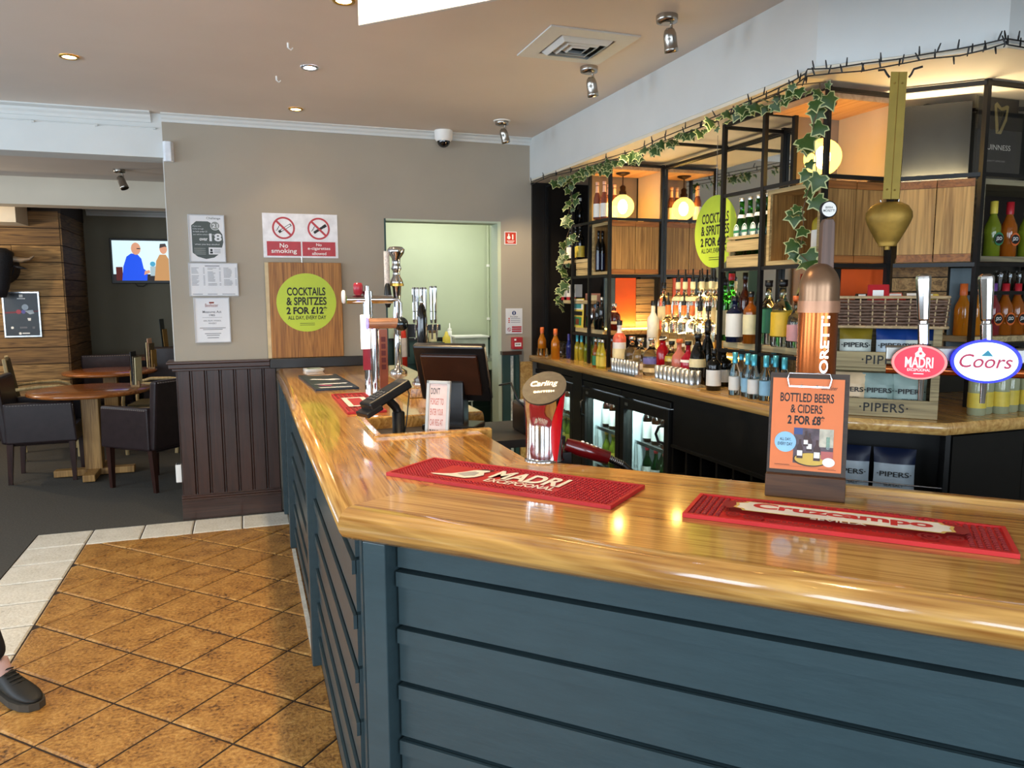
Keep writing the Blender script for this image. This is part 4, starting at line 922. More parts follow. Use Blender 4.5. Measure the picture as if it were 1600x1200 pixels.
# lager bottles in a slatted crate
t = thing('bottle_crate', 'slatted wooden crate holding green lager bottles', 'crate', (2.3, 3.0, ZB+.012))
y0, y1, z0 = 2.885, 3.14, ZB+.011
for k, (a, b_) in enumerate(((0, .055), (.075, .125), (.132, .145))): box('slat', (2.214, y0, z0+a), (2.226, y1, z0+b_), M_BOXW, t)
box('end', (2.226, y0, z0), (2.44, y0+.012, z0+.14), M_BOXW, t); box('end', (2.226, y1-.012, z0), (2.44, y1, z0+.14), M_BOXW, t); box('base', (2.226, y0+.012, z0), (2.44, y1-.012, z0+.05), M_BOXW, t); box('slat', (2.43, y0+.012, z0+.05), (2.44, y1-.012, z0+.13), M_BOXW, t)
for i, y in enumerate((3.095, 3.033, 2.97, 2.912)):
    tt = bottle('lager_bottle', 'green lager bottle in the front of the crate, %s from the lime sign' % ORD[i], (2.262, y, z0+.051), shape='beer', H=.275, Rr=.0285, gm=G_GREEN, cap=P_SIL, cap0=.95, labs=[(.66, .72, P_WHITE)], group='green lager bottles in the crate')
    pr = Print((-.0292, 0, .118), (0, -1, 0), (0, 0, 1), tt, local=True)
    pr.disc(0, 0, .021, P_WHITE, ry=.036).ring(0, 0, .015, .018, P_GRN, ry=1.7).rect(-.021, -.006, .021, .006, P_GRN).done()
    if i < 2: bottle('lager_bottle', 'green lager bottle in the back of the crate, %s from the lime sign' % ORD[i], (2.33, y-.03, z0+.051), shape='beer', H=.275, Rr=.0285, gm=G_GREEN, cap=P_SIL, cap0=.95, group='green lager bottles in the crate')
bottle('tequila_bottle', 'yellow bottle with arched white label behind the ivy in the timber box', (2.30, 2.60, ZB+.0305), shape='spirit', H=.24, Rr=.04, gm=L_YEL, cap=P_WHITE, labs=[(.08, .5, P_WHITE)])
# fruit drinks on the right
def fruit(px, y, z, col, capm, label, group, lab=True, H=.215):
    p = aty(px, 500, y); t = bottle('juice_bottle', label, (p.x, y, z), shape='beer', H=H, Rr=.031, gm=col, cap=capm, cap0=.78, group=group)
    if lab:
        pr = Print((0, -.0316, H*.32), (1, 0, 0), (0, 0, 1), t, local=True); pr.disc(0, 0, .026, P_GRN if col is L_GRN else P_ORG, ry=.027).disc(0, 0, .024, INK, ry=.019).text('J2O', 0, -.009, WHITE, w=.032, h=.018, bold=.03).done()
L_OR2 = liq('mango_juice', '#b8641c'); L_RAS = liq('berry_juice', '#a03a3c')
for i, (px, col, c2) in enumerate(((1541, L_GRN, P_YEL), (1566, L_OR2, P_RED), (1594, L_GRN, P_YEL))):
    fruit(px, 2.33, ZB+.0345, col, c2, ['fruit drink bottle half hidden by the box side', 'orange and red topped fruit drink in the upper box', 'lime fruit drink with yellow top in the upper box'][i], None, H=.225)
for i, (px, col, c2) in enumerate(((1503, L_ORANGE, P_ORG), (1522, L_ORANGE, P_ORG), (1549, L_RAS, mat('purple_foil', '#6a3f86', .4)), (1568, L_OR2, P_RED), (1587, L_OR2, P_RED), (1606, L_OR2, P_RED))):
    fruit(px, 2.33 if i > 1 else 2.36, ZA+.0655, col, c2, ['plain orange drink bottle nearest the slate panel', 'orange drink bottle behind the steel post', 'berry fruit drink with purple top', 'red-topped mango fruit drink on the lower shelf, %s in the row' % ORD[max(0, i-3)]][min(i, 3)], 'red-topped mango drinks' if i > 2 else None, lab=i > 1)
for i, px in enumerate((1526, 1544, 1562, 1584, 1604)):
    p = aty(px, 630, 2.10); bottle('cordial_bottle', 'clear bottle with yellow label on the right-hand worktop, %s from the crisp crate' % ORD[i], (p.x, 2.10+.02*(i % 2), BT), shape='sauce', H=.205, Rr=.032, gm=L_PALE, cap=P_SIL, labs=[(.14, .42, P_YEL)], group='yellow-labelled bottles at the right')
for i, px in enumerate((1563, 1577, 1592)):
    p = aty(px, 430, 2.36); tumbler('tumbler', 'upturned tumbler hanging under the fruit drink box', (p.x, 2.36, ZB-.105), .085, .03, G_TH, 'upturned tumblers at the right', inv=True)
tag(box('glass_rack', (2.86, 2.30, ZB-.122), (3.45, 2.42, ZB-.107), BLACKM), 'black rack holding upturned tumblers under the box', 'rack')

# ================================================================ CRISPS, BASKET, SIGNS, BELL
SC0 = 4.44
cL = s_pt(1268, SC0, 0); cR = s_pt(1477, SC0, 0); cw = (cR-cL).length; cu = (cR-cL).normalized()
M_CRT = wood('crisp_crate_wood', '#6e5f42', '#a8966c', 0.65, rot=(0, 0, R(45)), along='X', scale=2.2)
cr = thing('crisp_crate', 'two-tier wooden crisp crate lettered on both front boards', 'crate', ((cL+cR)/2).to_tuple()[:2]+(BT,))
def cb(name, s0, s1, z0, z1, a=0.0, b=1.0, m=M_CRT):
    """board across the crate between depths s0..s1 (metres behind the front)"""
    c = cL+cu*(cw*(a+b)/2)+n45*((s0+s1)/2)
    return B().obox(c+Vector((0, 0, (z0+z1)/2)), cu, n45, (0, 0, 1), cw*(b-a)/2, (s1-s0)/2, (z1-z0)/2).build(name, m, cr, bevel=.002)
f1 = cb('front_board', 0, .012, BT+.001, BT+.068); f2_ = cb('front_board', 0, .012, BT+.185, BT+.245)
wS = .018/cw
cb('side', .012, .17, BT+.001, BT+.335, 0, wS); cb('side', .012, .17, BT+.001, BT+.335, 1-wS, 1); cb('shelf', .012, .17, BT+.172, BT+.184, wS, 1-wS); cb('base', .012, .17, BT+.001, BT+.012, wS, 1-wS); cb('back', .17, .18, BT+.001, BT+.335, 0, 1)
cb('upright', 0, .012, BT+.068, BT+.335, 1-wS*1.6, 1); cb('upright', 0, .012, BT+.068, BT+.335, 0, wS*1.6)
for fb, z in ((f1, BT+.015), (f2_, BT+.195)):
    pr = Print(cL+Vector((0, 0, z)), cu, (0, 0, 1), cr, lift=.0006); pr.text('·PIPERS·', cw*.60, .004, INK, w=.165, h=.034, bold=.018, spacing=1.1).done()
def crisp_bag(label, c, wd, h, cols, lines, group=None, lean=.05, rot=0.0):
    c = Vector(c); t = thing('crisp_bag', label, 'crisp packet', c, group=group)
    u = (cu*math.cos(rot)+n45*math.sin(rot)).normalized(); v = (Vector((0, 0, 1))+n45*lean).normalized(); n = u.cross(v)   # n faces the viewer
    NX, NY = 8, 10; base, body, foot = cols
    def pt(i, j, s):
        x = (i/NX-.5); y = j/NY
        puff = (math.cos(math.pi*x)**.6 if abs(x) < .499 else 0)*(math.sin(math.pi*y)**.55 if 0 < y < 1 else 0)*.032
        wv = .004*math.sin(j*2.1+i*1.3)
        ww = wd*(1-.06*math.sin(math.pi*y))
        return u*(x*ww)+v*(y*h)+n*(s*(puff+.0008)+wv*.4)+n45*.028
    for nm, lo, hi, m in (('packet_top', 7, 10, base), ('packet_front', 2, 7, body), ('packet_foot', 0, 2, foot)):
        b = B()
        for s in (1, -1):
            P = [pt(i, j, s) for j in range(lo, hi+1) for i in range(NX+1)]; w1 = NX+1
            F = [(j*w1+i, j*w1+i+1, (j+1)*w1+i+1, (j+1)*w1+i) for j in range(hi-lo) for i in range(NX)]
            b.add(P, F if s == 1 else [f[::-1] for f in F], True)
        b.build(nm, m, t, local=True)
    def fn(x, y): return (x, y)
    pr = Print((0, 0, 0), u, v, t, local=True)
    def surf(x, y):                                   # lay lettering on the puffed front
        xx = max(-.49, min(.49, x/wd)); yy = max(.01, min(.99, y/h)); return (math.cos(math.pi*xx)**.6)*(math.sin(math.pi*yy)**.55)*.032+.0045
    for (s, y, wt, ht, bo) in lines:
        vs, fs, x0, x1, y0, y1 = text2d(s, bo)
        sx, sy = wt*wd/(x1-x0), ht*h/(y1-y0)
        Q = [((a-(x0+x1)/2)*sx, y*h+(b_-y0)*sy) for a, b_ in vs]
        B().add([u*a+v*b_+n*surf(a, b_)+n45*.028 for a, b_ in Q], fs).build('lettering', INK, t, local=True)
    return t
C_YEL = mat('mustard_foil', '#8a7420', .35); C_PAP = mat('paper_white_foil', '#c9cfc4', .4); C_BLU = mat('royal_blue_foil', '#173a7d', .35); C_PBL = mat('pale_blue_foil', '#b5c3cc', .4); C_PEA = mat('peach_foil', '#e0c29a', .4); C_SEA = mat('sea_green_foil', '#8fa39c', .4); C_DGR = mat('deep_green_foil', '#3c5f4a', .4); C_NVY = mat('navy_foil', '#101c3a', .4); C_LIM = mat('green_cream_foil', '#c8cc9a', .4)
def bag_at(px, z, tier): 
    p = s_pt(px, SC0+.10, z); return p
H1 = .145
PIP = ('·PIPERS·', .48, .86, .13, .03)
for px, z, cols, lab, fl in ((1340, BT+.186, (C_YEL, C_PAP, C_PAP), 'yellow-topped crisp packet in the upper crate tier', ('CHEDDAR', '& ONION')),
        (1399, BT+.186, (C_BLU, C_PBL, C_LIM), 'blue-topped crisp packet in the middle of the upper tier', ('SEA SALT', '')),
        (1441, BT+.186, (C_BLU, C_PAP, C_PAP), 'blue crisp packet behind the red badge tap handle', ('SEA SALT', '')),
        (1337, BT+.014, (C_PEA, C_PEA, C_PEA), 'peach crisp packet beside the menu stand in the lower tier', ('LONGHORN', 'BEEF')),
        (1381, BT+.014, (C_SEA, C_SEA, C_DGR), 'grey-green crisp packet with green foot in the lower tier', ('CIDER VINEGAR', '& SEA SALT')),
        (1431, BT+.014, (C_SEA, C_SEA, C_SEA), 'grey-green crisp packet at the right of the lower tier', ('CIDER VINEGAR', '& SEA SALT'))):
    ls = [PIP, (fl[0], .28, .5, .075, .01)]+([(fl[1], .17, .42, .075, .01)] if fl[1] else [])
    crisp_bag(lab, s_pt(px, SC0+.055, z), .118, H1, cols, ls, lean=.10, rot=random.uniform(-.1, .1))
for px, lab in ((1340, 'dark blue crisp packet under the worktop nearest the menu stand'), (1413, 'dark blue crisp packet under the worktop beside the rack')):
    crisp_bag(lab, s_pt(px, SE+.09, .6975), .15, .20, (C_NVY, C_PBL, C_BLU), [('·PIPERS·', .45, .8, .10, .02), ('SEA SALT', .26, .45, .05, .01)], lean=.12)
# wicker basket
bk = thing('wicker_basket', 'long dark wicker basket of snacks on top of the crisp crate', 'basket', ((cL+cR)/2+n45*.09).to_tuple()[:2]+(BT+.336,))
M_WICK = mat('wicker', '#6a5040', .6, vary=.35, scale=60); M_WICL = mat('pale_wicker', '#b59a72', .6, vary=.2, scale=60)
bL = s_pt(1292, SC0, 0); bR = s_pt(1480, SC0, 0); bw = (bR-bL).length; bd = .165; zb = BT+.337
def ring_pts(off, n=56):
    P = []; Ls = [bw, bd, bw, bd]; per = 2*(bw+bd)
    for k in range(n+1):
        d = per*k/n % per
        if d < bw: p, nn = cu*d, -n45
        elif d < bw+bd: p, nn = cu*bw+n45*(d-bw), cu
        elif d < 2*bw+bd: p, nn = cu*(2*bw+bd-d)+n45*bd, n45
        else: p, nn = n45*(per-d), -cu
        P.append((p, nn, k))
    return P
for lv in range(9):
    z = zb+.006+lv*.0115; fl = 1+.04*lv/9
    pts = [bL+p*fl-(cu*bw+n45*bd)*(fl-1)/2+nn*(.0045*(1 if (k+lv) % 2 else -1))+Vector((0, 0, z+random.uniform(-.0015, .0015))) for p, nn, k in ring_pts(0)]
    B().tube(pts, .0052, n=6, caps=False).build('weave', M_WICK if lv % 3 else MATS['wicker'], bk)
for zz_, m_ in ((zb+.002, M_WICL), (zb+.112, M_WICL)):
    pts = [bL+p*1.04-(cu*bw+n45*bd)*.02+nn*.002*(k % 2)+Vector((0, 0, zz_)) for p, nn, k in ring_pts(0)]
    B().tube(pts, .006, n=6, caps=False).build('rim', m_, bk)
b = B()
for p, nn, k in ring_pts(0)[:-1]:
    if k % 2 == 0: b.cyl(bL+p+Vector((0, 0, zb)), bL+p*1.04-(cu*bw+n45*bd)*.02+Vector((0, 0, zb+.112)), .0028, n=5)
b.build('stakes', M_WICL, bk)
B().obox(bL+cu*bw/2+n45*bd/2+Vector((0, 0, zb+.004)), cu, n45, (0, 0, 1), bw/2, bd/2, .003).build('base', M_WICK, bk)
SN = [(1372, .112, P_RED, 'red snack packet standing up in the wicker basket', .075, .06, .5), (1399, .105, mat('scarlet_foil', '#c8251f', .35), 'scarlet snack packet lying in the wicker basket', .08, .03, 1.1), (1425, .106, mat('black_foil', '#1a1615', .4), 'black snack packet in the wicker basket', .07, .03, 1.0), (1448, .104, P_YEL, 'yellow snack packet in the wicker basket', .08, .022, 1.2), (1347, .104, MATS['black_foil'], 'small black packet at the basket end', .05, .02, .9)]
for px, dz, m_, lab, wd, hh, tilt in SN:
    p = s_pt(px, SC0+.09, zb+dz-.02); t = thing('snack_packet', lab, 'snack packet', p)
    v = (Vector((0, 0, 1))*math.cos(tilt)+n45*math.sin(tilt)).normalized(); w_ = cu.cross(v)
    B().obox((0, 0, .03), cu, v, w_, wd/2, hh*.7, .007).build('packet', m_, t, local=True, bevel=.005)
    B().obox(Vector((0, 0, .03))-w_*-.0075, cu, v, w_, wd/4, hh*.25, .0006).build('print', WHITE, t, local=True)
# stout sign
p0, p1 = aty(1521, 190, 2.45), aty(1592, 190, 2.45)
sg = thing('acrylic_sign', 'dark stout brand sign with a gold harp behind clear acrylic', 'sign', ((p0.x+p1.x)/2, 2.45, ZC+.012))
zt_, zb_ = aty(1555, 133, 2.45).z, ZC+.014
box('plate', (p0.x+.03, 2.452, zb_), (p1.x-.004, 2.458, zt_-.015), mat('stout_black', '#26262a', .35), sg)
box('acrylic', (p0.x, 2.440, zb_-.001), (p1.x+.012, 2.443, zt_), pane('acrylic', '#f0f0ee', .08), sg)
for x in (p0.x+.012, p1.x+.002):
    for z in (zb_+.018, zt_-.02): B().cyl((x, 2.436, z), (x, 2.452, z), .005, n=10).build('stand_off', P_SIL, sg)
HW = p1.x-p0.x
pr = Print((p0.x+.03+(HW-.034)/2, 2.4515, zb_), (1, 0, 0), (0, 0, 1), sg); HT = zt_-zb_
pr.text('GUINNESS', 0, HT*.33, WHITE, w=HW*.62, h=HT*.055, bold=.0).text('QUALITY APPROVED', 0, HT*.20, mat('grey_print', '#a9a9aa', .5), w=HW*.42, h=HT*.022)
M_HARP = mat('harp_gold', '#c9b67e', .35, .5)
hx, hy, hs = 0.012, HT*.50, HT*.33
pr.poly([(hx-.32*hs, hy+.92*hs), (hx-.2*hs, hy+hs), (hx+.0*hs, hy+.84*hs), (hx+.25*hs, hy+.93*hs), (hx+.34*hs, hy+.9*hs), (hx+.33*hs, hy+.8*hs), (hx+.0*hs, hy+.74*hs), (hx-.2*hs, hy+.84*hs)], M_HARP)
pr.poly([(hx-.32*hs, hy+.9*hs), (hx-.2*hs, hy+.86*hs), (hx-.06*hs, hy+.1*hs), (hx-.18*hs, hy)], M_HARP)
pr.poly([(hx+.33*hs, hy+.82*hs), (hx+.24*hs, hy+.8*hs), (hx+.18*hs, hy+.5*hs), (hx-.02*hs, hy+.1*hs), (hx-.18*hs, hy), (hx+.06*hs, hy+.0*hs), (hx+.28*hs, hy+.45*hs)], M_HARP)
for k in range(5): pr.line(hx-.2*hs+.085*hs*k, hy+(.80-.0*k)*hs, hx-.13*hs+.05*hs*k, hy+(.12+.11*k)*hs, .0012, M_HARP)
pr.done()
# green promotion discs
M_LIME = mat('lime_disc', '#b9cf3a', .5, vary=.03); 
def promo(pr, r):
    pr.disc(0, 0, r, M_LIME, n=48)
    for s, y, wd, hh, bo in (('COCKTAILS', .24, 1.28, .28, .045), ('& SPRITZES', -.09, 1.34, .28, .045), ('2 FOR £12*', -.40, 1.36, .26, .07), ('ALL DAY, EVERY DAY', -.60, 1.28, .15, .035)): pr.text(s, 0, y*r, INK, w=wd*r, h=hh*r, bold=bo)
    for k in range(2): pr.rect(-.25*r, (-.72-.06*k)*r, .25*r, (-.705-.06*k)*r, INK)
    pr.done()
xd = 2.30; cA = atx(1117, 362, xd); rd = (atx(1117, 306, xd).z-atx(1117, 419, xd).z)/2
ds = thing('promotion_disc', 'round lime green cocktail sign hanging between the steel posts', 'sign', (xd, cA.y, cA.z-rd))
B().lathe([(rd, 0), (rd, .004)], (xd, cA.y, cA.z), axis=(1, 0, 0), n=48).build('disc', M_LIME, ds)
promo(Print((xd-.0005, cA.y, cA.z), (0, -1, 0), (0, 0, 1), ds), rd)
B().cyl((xd+.002, cA.y, cA.z+rd-.01), (xd+.002, cA.y, ZT-.01), .0015, n=6).build('hanging_wire', P_SIL, ds)
# cowbell on a brass strap
sb = 4.40
pT = ats(1408, 115, sb); 
bl = thing('cowbell', 'large brass cowbell hanging from a riveted brass strap', 'bell', (pT.x, pT.y, 2.32))
M_BRASS = mat('aged_brass', '#94742f', .5, .55, vary=.4, scale=14, bump=.3, bscale=30); M_STRAP = mat('brass_strap', '#8e7830', .5, .45, vary=.08)
def on(px, py): p = ats(px, py, sb-.02); return Vector(p)
tl, tr, br_, bl_ = on(1392, 112), on(1418, 112), on(1405, 311), on(1379, 311)
b = B(); P = [tl, tr, br_, bl_]; P += [p+n45*.004 for p in P]; b.add(P, [(0, 3, 2, 1), (4, 5, 6, 7), (0, 1, 5, 4), (1, 2, 6, 5), (2, 3, 7, 6), (3, 0, 4, 7)]); stp = b.build('strap', M_STRAP, bl)
mid0, mid1 = (tl+tr)/2-n45*.001, (bl_+br_)/2-n45*.001; B().bar(mid0, mid1, .0015, .0015).build('crease', M_BRASS, stp)
for px, py in ((1398, 130), (1410, 130), (1386, 296), (1398, 297)):
    p = on(px, py); B().ball(p-n45*.001, .0035, 8).build('rivet', M_BRASS, stp)
hk = B().tube([on(1372, 110), on(1382, 109), on(1386, 116), on(1390, 121)], .004, n=6).tube([on(1420, 121), on(1424, 116), on(1428, 108), on(1442, 104)], .004, n=6); hk.build('hook', BLACKM, bl)
pb_ = on(1390, 315); wr = (on(1427, 345)-on(1352, 345)).length/2; hb = pb_.z-on(1390, 385).z
prof = [(.36, 0), (.40, .02), (.38, .03), (.50, .12), (.72, .32), (.9, .50), (1.0, .64), (.98, .76), (.8, .90), (.5, .98), (0, 1.0)]
ub = B()
u_, v_ = t45, n45; n_ = 28; PP = []; FF = []
for r_, h_ in prof:
    PP += [pb_+Vector((0, 0, -hb+h_*hb))+u_*(r_*wr*math.cos(2*math.pi*k/n_))+v_*(r_*wr*.62*math.sin(2*math.pi*k/n_)) for k in range(n_)]
for j in range(len(prof)-1): FF += [(j*n_+k, j*n_+(k+1) % n_, (j+1)*n_+(k+1) % n_, (j+1)*n_+k) for k in range(n_)]
ub.add(PP, FF, True); ub.build('bell_body', M_BRASS, bl)
B().tube([pb_+u_*-.03+Vector((0, 0, .006)), pb_+u_*-.026+Vector((0, 0, -.012)), pb_+u_*.026+Vector((0, 0, -.012)), pb_+u_*.03+Vector((0, 0, .006))], .003, n=6).build('loop', P_SIL, bl)
B().cyl(pb_+Vector((0, 0, -hb-.012)), pb_+Vector((0, 0, -hb*.6)), .01, n=10).build('clapper', M_BRASS, bl)

# ================================================================ IVY AND STRING LIGHTS
M_LEAF = mat('ivy_green', '#35501f', .45, vary=.3, scale=30); M_LEAFR = mat('ivy_margin', '#b4b87e', .5, vary=.1); M_STEM = mat('ivy_stem', '#5a4427', .7)
def leaf_mesh():
    out = [(0, -.08), (.34, -.22), (.60, -.10), (.46, .16), (.72, .44), (.36, .50), (.20, .72), (0, 1.05), (-.20, .72), (-.36, .50), (-.72, .44), (-.46, .16), (-.60, -.10), (-.34, -.22)]
    inn = [(x*.84, .12+(y-.12)*.86) for x, y in out]; n = len(out)
    z = lambda x, y: -.22*abs(x)*abs(x)+.10*math.sin(y*2)
    P = [(x, y, z(x, y)) for x, y in out]+[(x, y, z(x, y)+.012) for x, y in inn]+[(0, .2, .05)]
    F = [(k, (k+1) % n, n+(k+1) % n, n+k) for k in range(n)]+[(n+k, n+(k+1) % n, 2*n) for k in range(n)]
    me = bpy.data.meshes.new('leaf'); me.from_pydata(P, [], F); me.materials.append(M_LEAFR); me.materials.append(M_LEAF)
    me.polygons.foreach_set('material_index', [0]*n+[1]*n); me.polygons.foreach_set('use_smooth', [True]*(2*n)); me.update(); return me
LEAF = leaf_mesh()
def ivy(label, pts, count, size, spread, droop=True):
    t = thing('ivy_garland', label, 'ivy', pts[0]); o = WL[t.name]
    B().tube(pts, .0022, n=5).build('stem', M_STEM, t)
    L_ = [0]
    for a, b in zip(pts, pts[1:]): L_.append(L_[-1]+(Vector(b)-Vector(a)).length)
    for i in range(count):
        d = L_[-1]*(i+random.random()*.7)/count
        k = max(j for j in range(len(L_)-1) if L_[j] <= d); f = (d-L_[k])/max(1e-6, L_[k+1]-L_[k]); p = Vector(pts[k]).lerp(Vector(pts[k+1]), f)
        a = random.uniform(0, 2*math.pi); off = Vector((math.cos(a)*spread, math.sin(a)*spread, random.uniform(-spread, spread*.4)))
        facing = (CP-p).normalized()+Vector((random.uniform(-.7, .7), random.uniform(-.7, .7), random.uniform(-.2, .8))); facing.normalize()
        tip = Vector((random.uniform(-.8, .8), random.uniform(-.8, .8), -1 if droop else random.uniform(-1, .1))); tip = (tip-facing*tip.dot(facing)).normalized()
        x_ = tip.cross(facing); m4 = Matrix((x_, tip, facing)).transposed().to_4x4()
        s = size*random.uniform(.5, 1.25)
        lf = bpy.data.objects.new('leaf', LEAF); COL.objects.link(lf); lf.parent = t; lf.matrix_local = Matrix.Translation(p+off-o) @ m4 @ Matrix.Diagonal((s, s, s, 1))
    return t
def soff(px, py): return atx(px, py, 2.035)
gp = [soff(*p) for p in ((868, 281), (890, 275), (930, 262), (985, 243), (1030, 226), (1075, 207), (1120, 188), (1165, 166), (1205, 149), (1245, 133))]
e_pt = ats(1290, 128, 4.40); gp += [Vector((e_pt.x, e_pt.y, e_pt.z))]
ivy('long ivy garland draped along the lower edge of the white soffit', gp, 92, .047, .03)
hl = [atx(px, py, 2.12) for px, py in ((888, 285), (894, 310), (888, 335), (892, 352), (885, 372), (884, 398), (878, 420), (882, 445), (876, 470), (878, 484))]
ivy('ivy strand trailing down beside the black wall board', hl, 34, .055, .028)
hr = [atx(px, py, 2.13) for px, py in ((1281, 130), (1283, 160), (1272, 190), (1268, 215), (1274, 240), (1276, 275), (1262, 300), (1254, 330), (1256, 360), (1248, 395), (1262, 408))]
ivy('ivy strand trailing past the near bulb and the timber box', hr, 24, .062, .03)
sl = thing('string_lights', 'black string light cable with tiny bulbs along the soffit edge', 'string lights', (2.03, 4.0, 2.34))
c1 = [soff(*p) for p in ((830, 284), (860, 272), (900, 262), (950, 247), (1000, 232), (1030, 217), (1075, 199), (1120, 181), (1165, 160), (1205, 143), (1240, 126), (1258, 115))]
c1 += [ats(px, py, 4.38) for px, py in ((1262, 108), (1300, 107), (1350, 99), (1400, 93), (1450, 84), (1500, 76), (1540, 68), (1570, 61))]
c1 += [aty(px, py, 1.93) for px, py in ((1577, 61), (1620, 68), (1680, 75))]
c2 = [p+Vector((0, 0, -.022))+Vector((-.004, -.004, random.uniform(-.006, .006))) for p in c1]
B().tube(c1, .0026, n=6).build('cable', BLACKP, sl); B().tube(c2, .0026, n=6).build('cable', BLACKP, sl)
sb_me = B().lathe([(.0028, 0), (.0032, .012), (.002, .03), (0, .031)], n=7).mesh('bulb', BLACKP)
for ci, cpts in enumerate((c1, c2)):
    for k in range(38):
        d = (k+.3*random.random())/38*(len(cpts)-1.01); i = int(d); p = Vector(cpts[i]).lerp(Vector(cpts[i+1]), d-i)
        v = Vector((random.uniform(-.5, .1), random.uniform(-.5, .3), random.choice((1, 1, -1)))).normalized()
        o = link('bulb', sb_me, sl, p-WL[sl.name]); o.rotation_euler = v.to_track_quat('Z', 'Y').to_euler()

# ================================================================ ON THE COUNTER
M_RUB = mat('red_rubber', '#b3191c', .55, vary=.06, scale=40)
M_RUBD = mat('dark_red_rubber', '#8e1216', .6, vary=.06)
def bar_mat(label, c, L_, W_, rz, m, nub=True):
    t = thing('bar_mat', label, 'bar mat', (c[0], c[1], CT+.0005), rz)
    B().box((-L_/2, -W_/2, 0), (L_/2, W_/2, .005)).build('base', m, t, local=True)
    b = B(); e = .009
    b.box((-L_/2, -W_/2, .005), (L_/2, -W_/2+e, .0095)); b.box((-L_/2, W_/2-e, .005), (L_/2, W_/2, .0095)); b.box((-L_/2, -W_/2+e, .005), (-L_/2+e, W_/2-e, .0095)); b.box((L_/2-e, -W_/2+e, .005), (L_/2, W_/2-e, .0095))
    b.build('rim', m, t, local=True)
    return t
def nubs(t, L_, W_, m, step=.0105, skip=None, r=.0032):
    b = B(); x = -L_/2+.015
    while x < L_/2-.014:
        y = -W_/2+.015
        while y < W_/2-.013:
            if not (skip and skip(x, y)): b.add([(x-r, y-r, .005), (x+r, y-r, .005), (x+r, y+r, .005), (x-r, y+r, .005), (x-r*.6, y-r*.6, .009), (x+r*.6, y-r*.6, .009), (x+r*.6, y+r*.6, .009), (x-r*.6, y+r*.6, .009)], [(4, 5, 6, 7), (0, 1, 5, 4), (1, 2, 6, 5), (2, 3, 7, 6), (3, 0, 4, 7)])
            y += step
        x += step
    b.build('nubs', m, t, local=True, kind='stuff')
mm = bar_mat('red rubber lager mat with white raised lettering beside the chrome font', (.651, 1.856), .67, .222, R(-50), M_RUB)
nubs(mm, .67, .222, M_RUB, skip=lambda x, y: -.23 < x < .16 and -.075 < y < .07)
B().box((-.235, -.07, .005), (.16, .065, .0065)).build('plaque', M_RUB, mm, local=True)
M_OFFW = mat('raised_white_rubber', '#e9e4d8', .5)
pr = Print((0, 0, .0085), (1, 0, 0), (0, 1, 0), mm, local=True)
pr.text('MADRI', .045, -.018, M_OFFW, w=.215, h=.084, bold=.055).text('EXCEPCIONAL', .05, -.058, M_OFFW, w=.205, h=.034, bold=.03)
pr.poly([(x-.022, y) for x, y in [(-.205, -.052), (-.17, -.040), (-.15, -.030), (-.13, .0), (-.115, .03), (-.10, .045), (-.075, .05), (-.065, .035), (-.075, .02), (-.06, -.005), (-.07, -.035), (-.09, -.055), (-.15, -.056), (-.19, -.058)]], M_OFFW)
pr.poly([(-.157, -.025), (-.142, .005), (-.127, .02), (-.107, .012), (-.102, -.02), (-.122, -.04)], mat('grey_print', '#a9a9aa', .5)).poly([(-.132, .036), (-.117, .052), (-.087, .056), (-.082, .05), (-.107, .042)], INK).done()
cm = bar_mat('red rubber lager mat with cream oval name plate at the counter edge', (1.196, 1.262), .635, .19, R(-45.3), mat('scarlet_rubber', '#c81f20', .5, vary=.05))
SCR = MATS['scarlet_rubber']
nubs(cm, .635, .19, M_RUBD, step=.014, skip=lambda x, y: abs(x) < .235, r=.0052)
pr = Print((0, 0, .0088), (1, 0, 0), (0, 1, 0), cm, local=True)
for sx in (-1, 1):                                             # raised ornament around the plate
    for sy in (-1, 1):
        for (ox, oy, rr) in ((.17, .058, .022), (.215, .05, .016), (.13, .07, .012), (.235, .02, .010)):
            pr.ring(sx*ox, sy*oy, rr*.72, rr, M_RUBD, n=18).ring(sx*ox, sy*oy, rr*.25, rr*.5, M_RUBD, n=12)
        for k in range(10): pr.rect(sx*(.012+k*.0115)-.004, sy*.072-.006, sx*(.012+k*.0115)+.004, sy*.072+.006, M_RUBD)
for sx in (-1, 1):
    pr.poly([(sx*(.225+.02*math.cos(a)), .03*math.sin(a)) for a in [2*math.pi*k/10*sx for k in range(10)]], M_RUBD)
plate = [(-.19, -.036), (.19, -.036), (.195, -.024), (.212, -.018), (.208, 0), (.212, .018), (.195, .024), (.19, .036), (-.19, .036), (-.195, .024), (-.212, .018), (-.208, 0), (-.212, -.018), (-.195, -.024)]
pr.poly([(x*1.035, y*1.10) for x, y in plate], mat('gold_line', '#d8b765', .5)).poly(plate, M_OFFW)
pr.text('Cruzcampo', 0, -.022, SCR, w=.36, h=.056, bold=.07).text('SEVILLA', -.0, -.050, M_OFFW, w=.11, h=.013, bold=.02).done()
fm = bar_mat('small red rubber mat half under the card reader', (.470, 3.47), .62, .165, R(90), M_RUB); nubs(fm, .62, .165, M_RUBD, step=.022, r=.007, skip=lambda x, y: abs(x) < .16)
pr = Print((0, 0, .0088), (0, 1, 0), (-1, 0, 0), fm, local=True); pr.rect(-.055, -.15, .055, .15, M_OFFW).rect(-.03, -.12, .03, .12, M_RUB).done()
nm = bar_mat('navy drip mat with white wave print on the far counter', (.425, 4.37), .74, .225, R(93), mat('navy_rubber', '#1d2b3d', .45))
pr = Print((0, 0, .0097), (0, -1, 0), (1, 0, 0), nm, local=True)
B().box((-.36, -.103, .005), (.36, .103, .0092)).build('print_panel', mat('navy_panel', '#1c3147', .4, vary=.3, scale=12), nm, local=True)
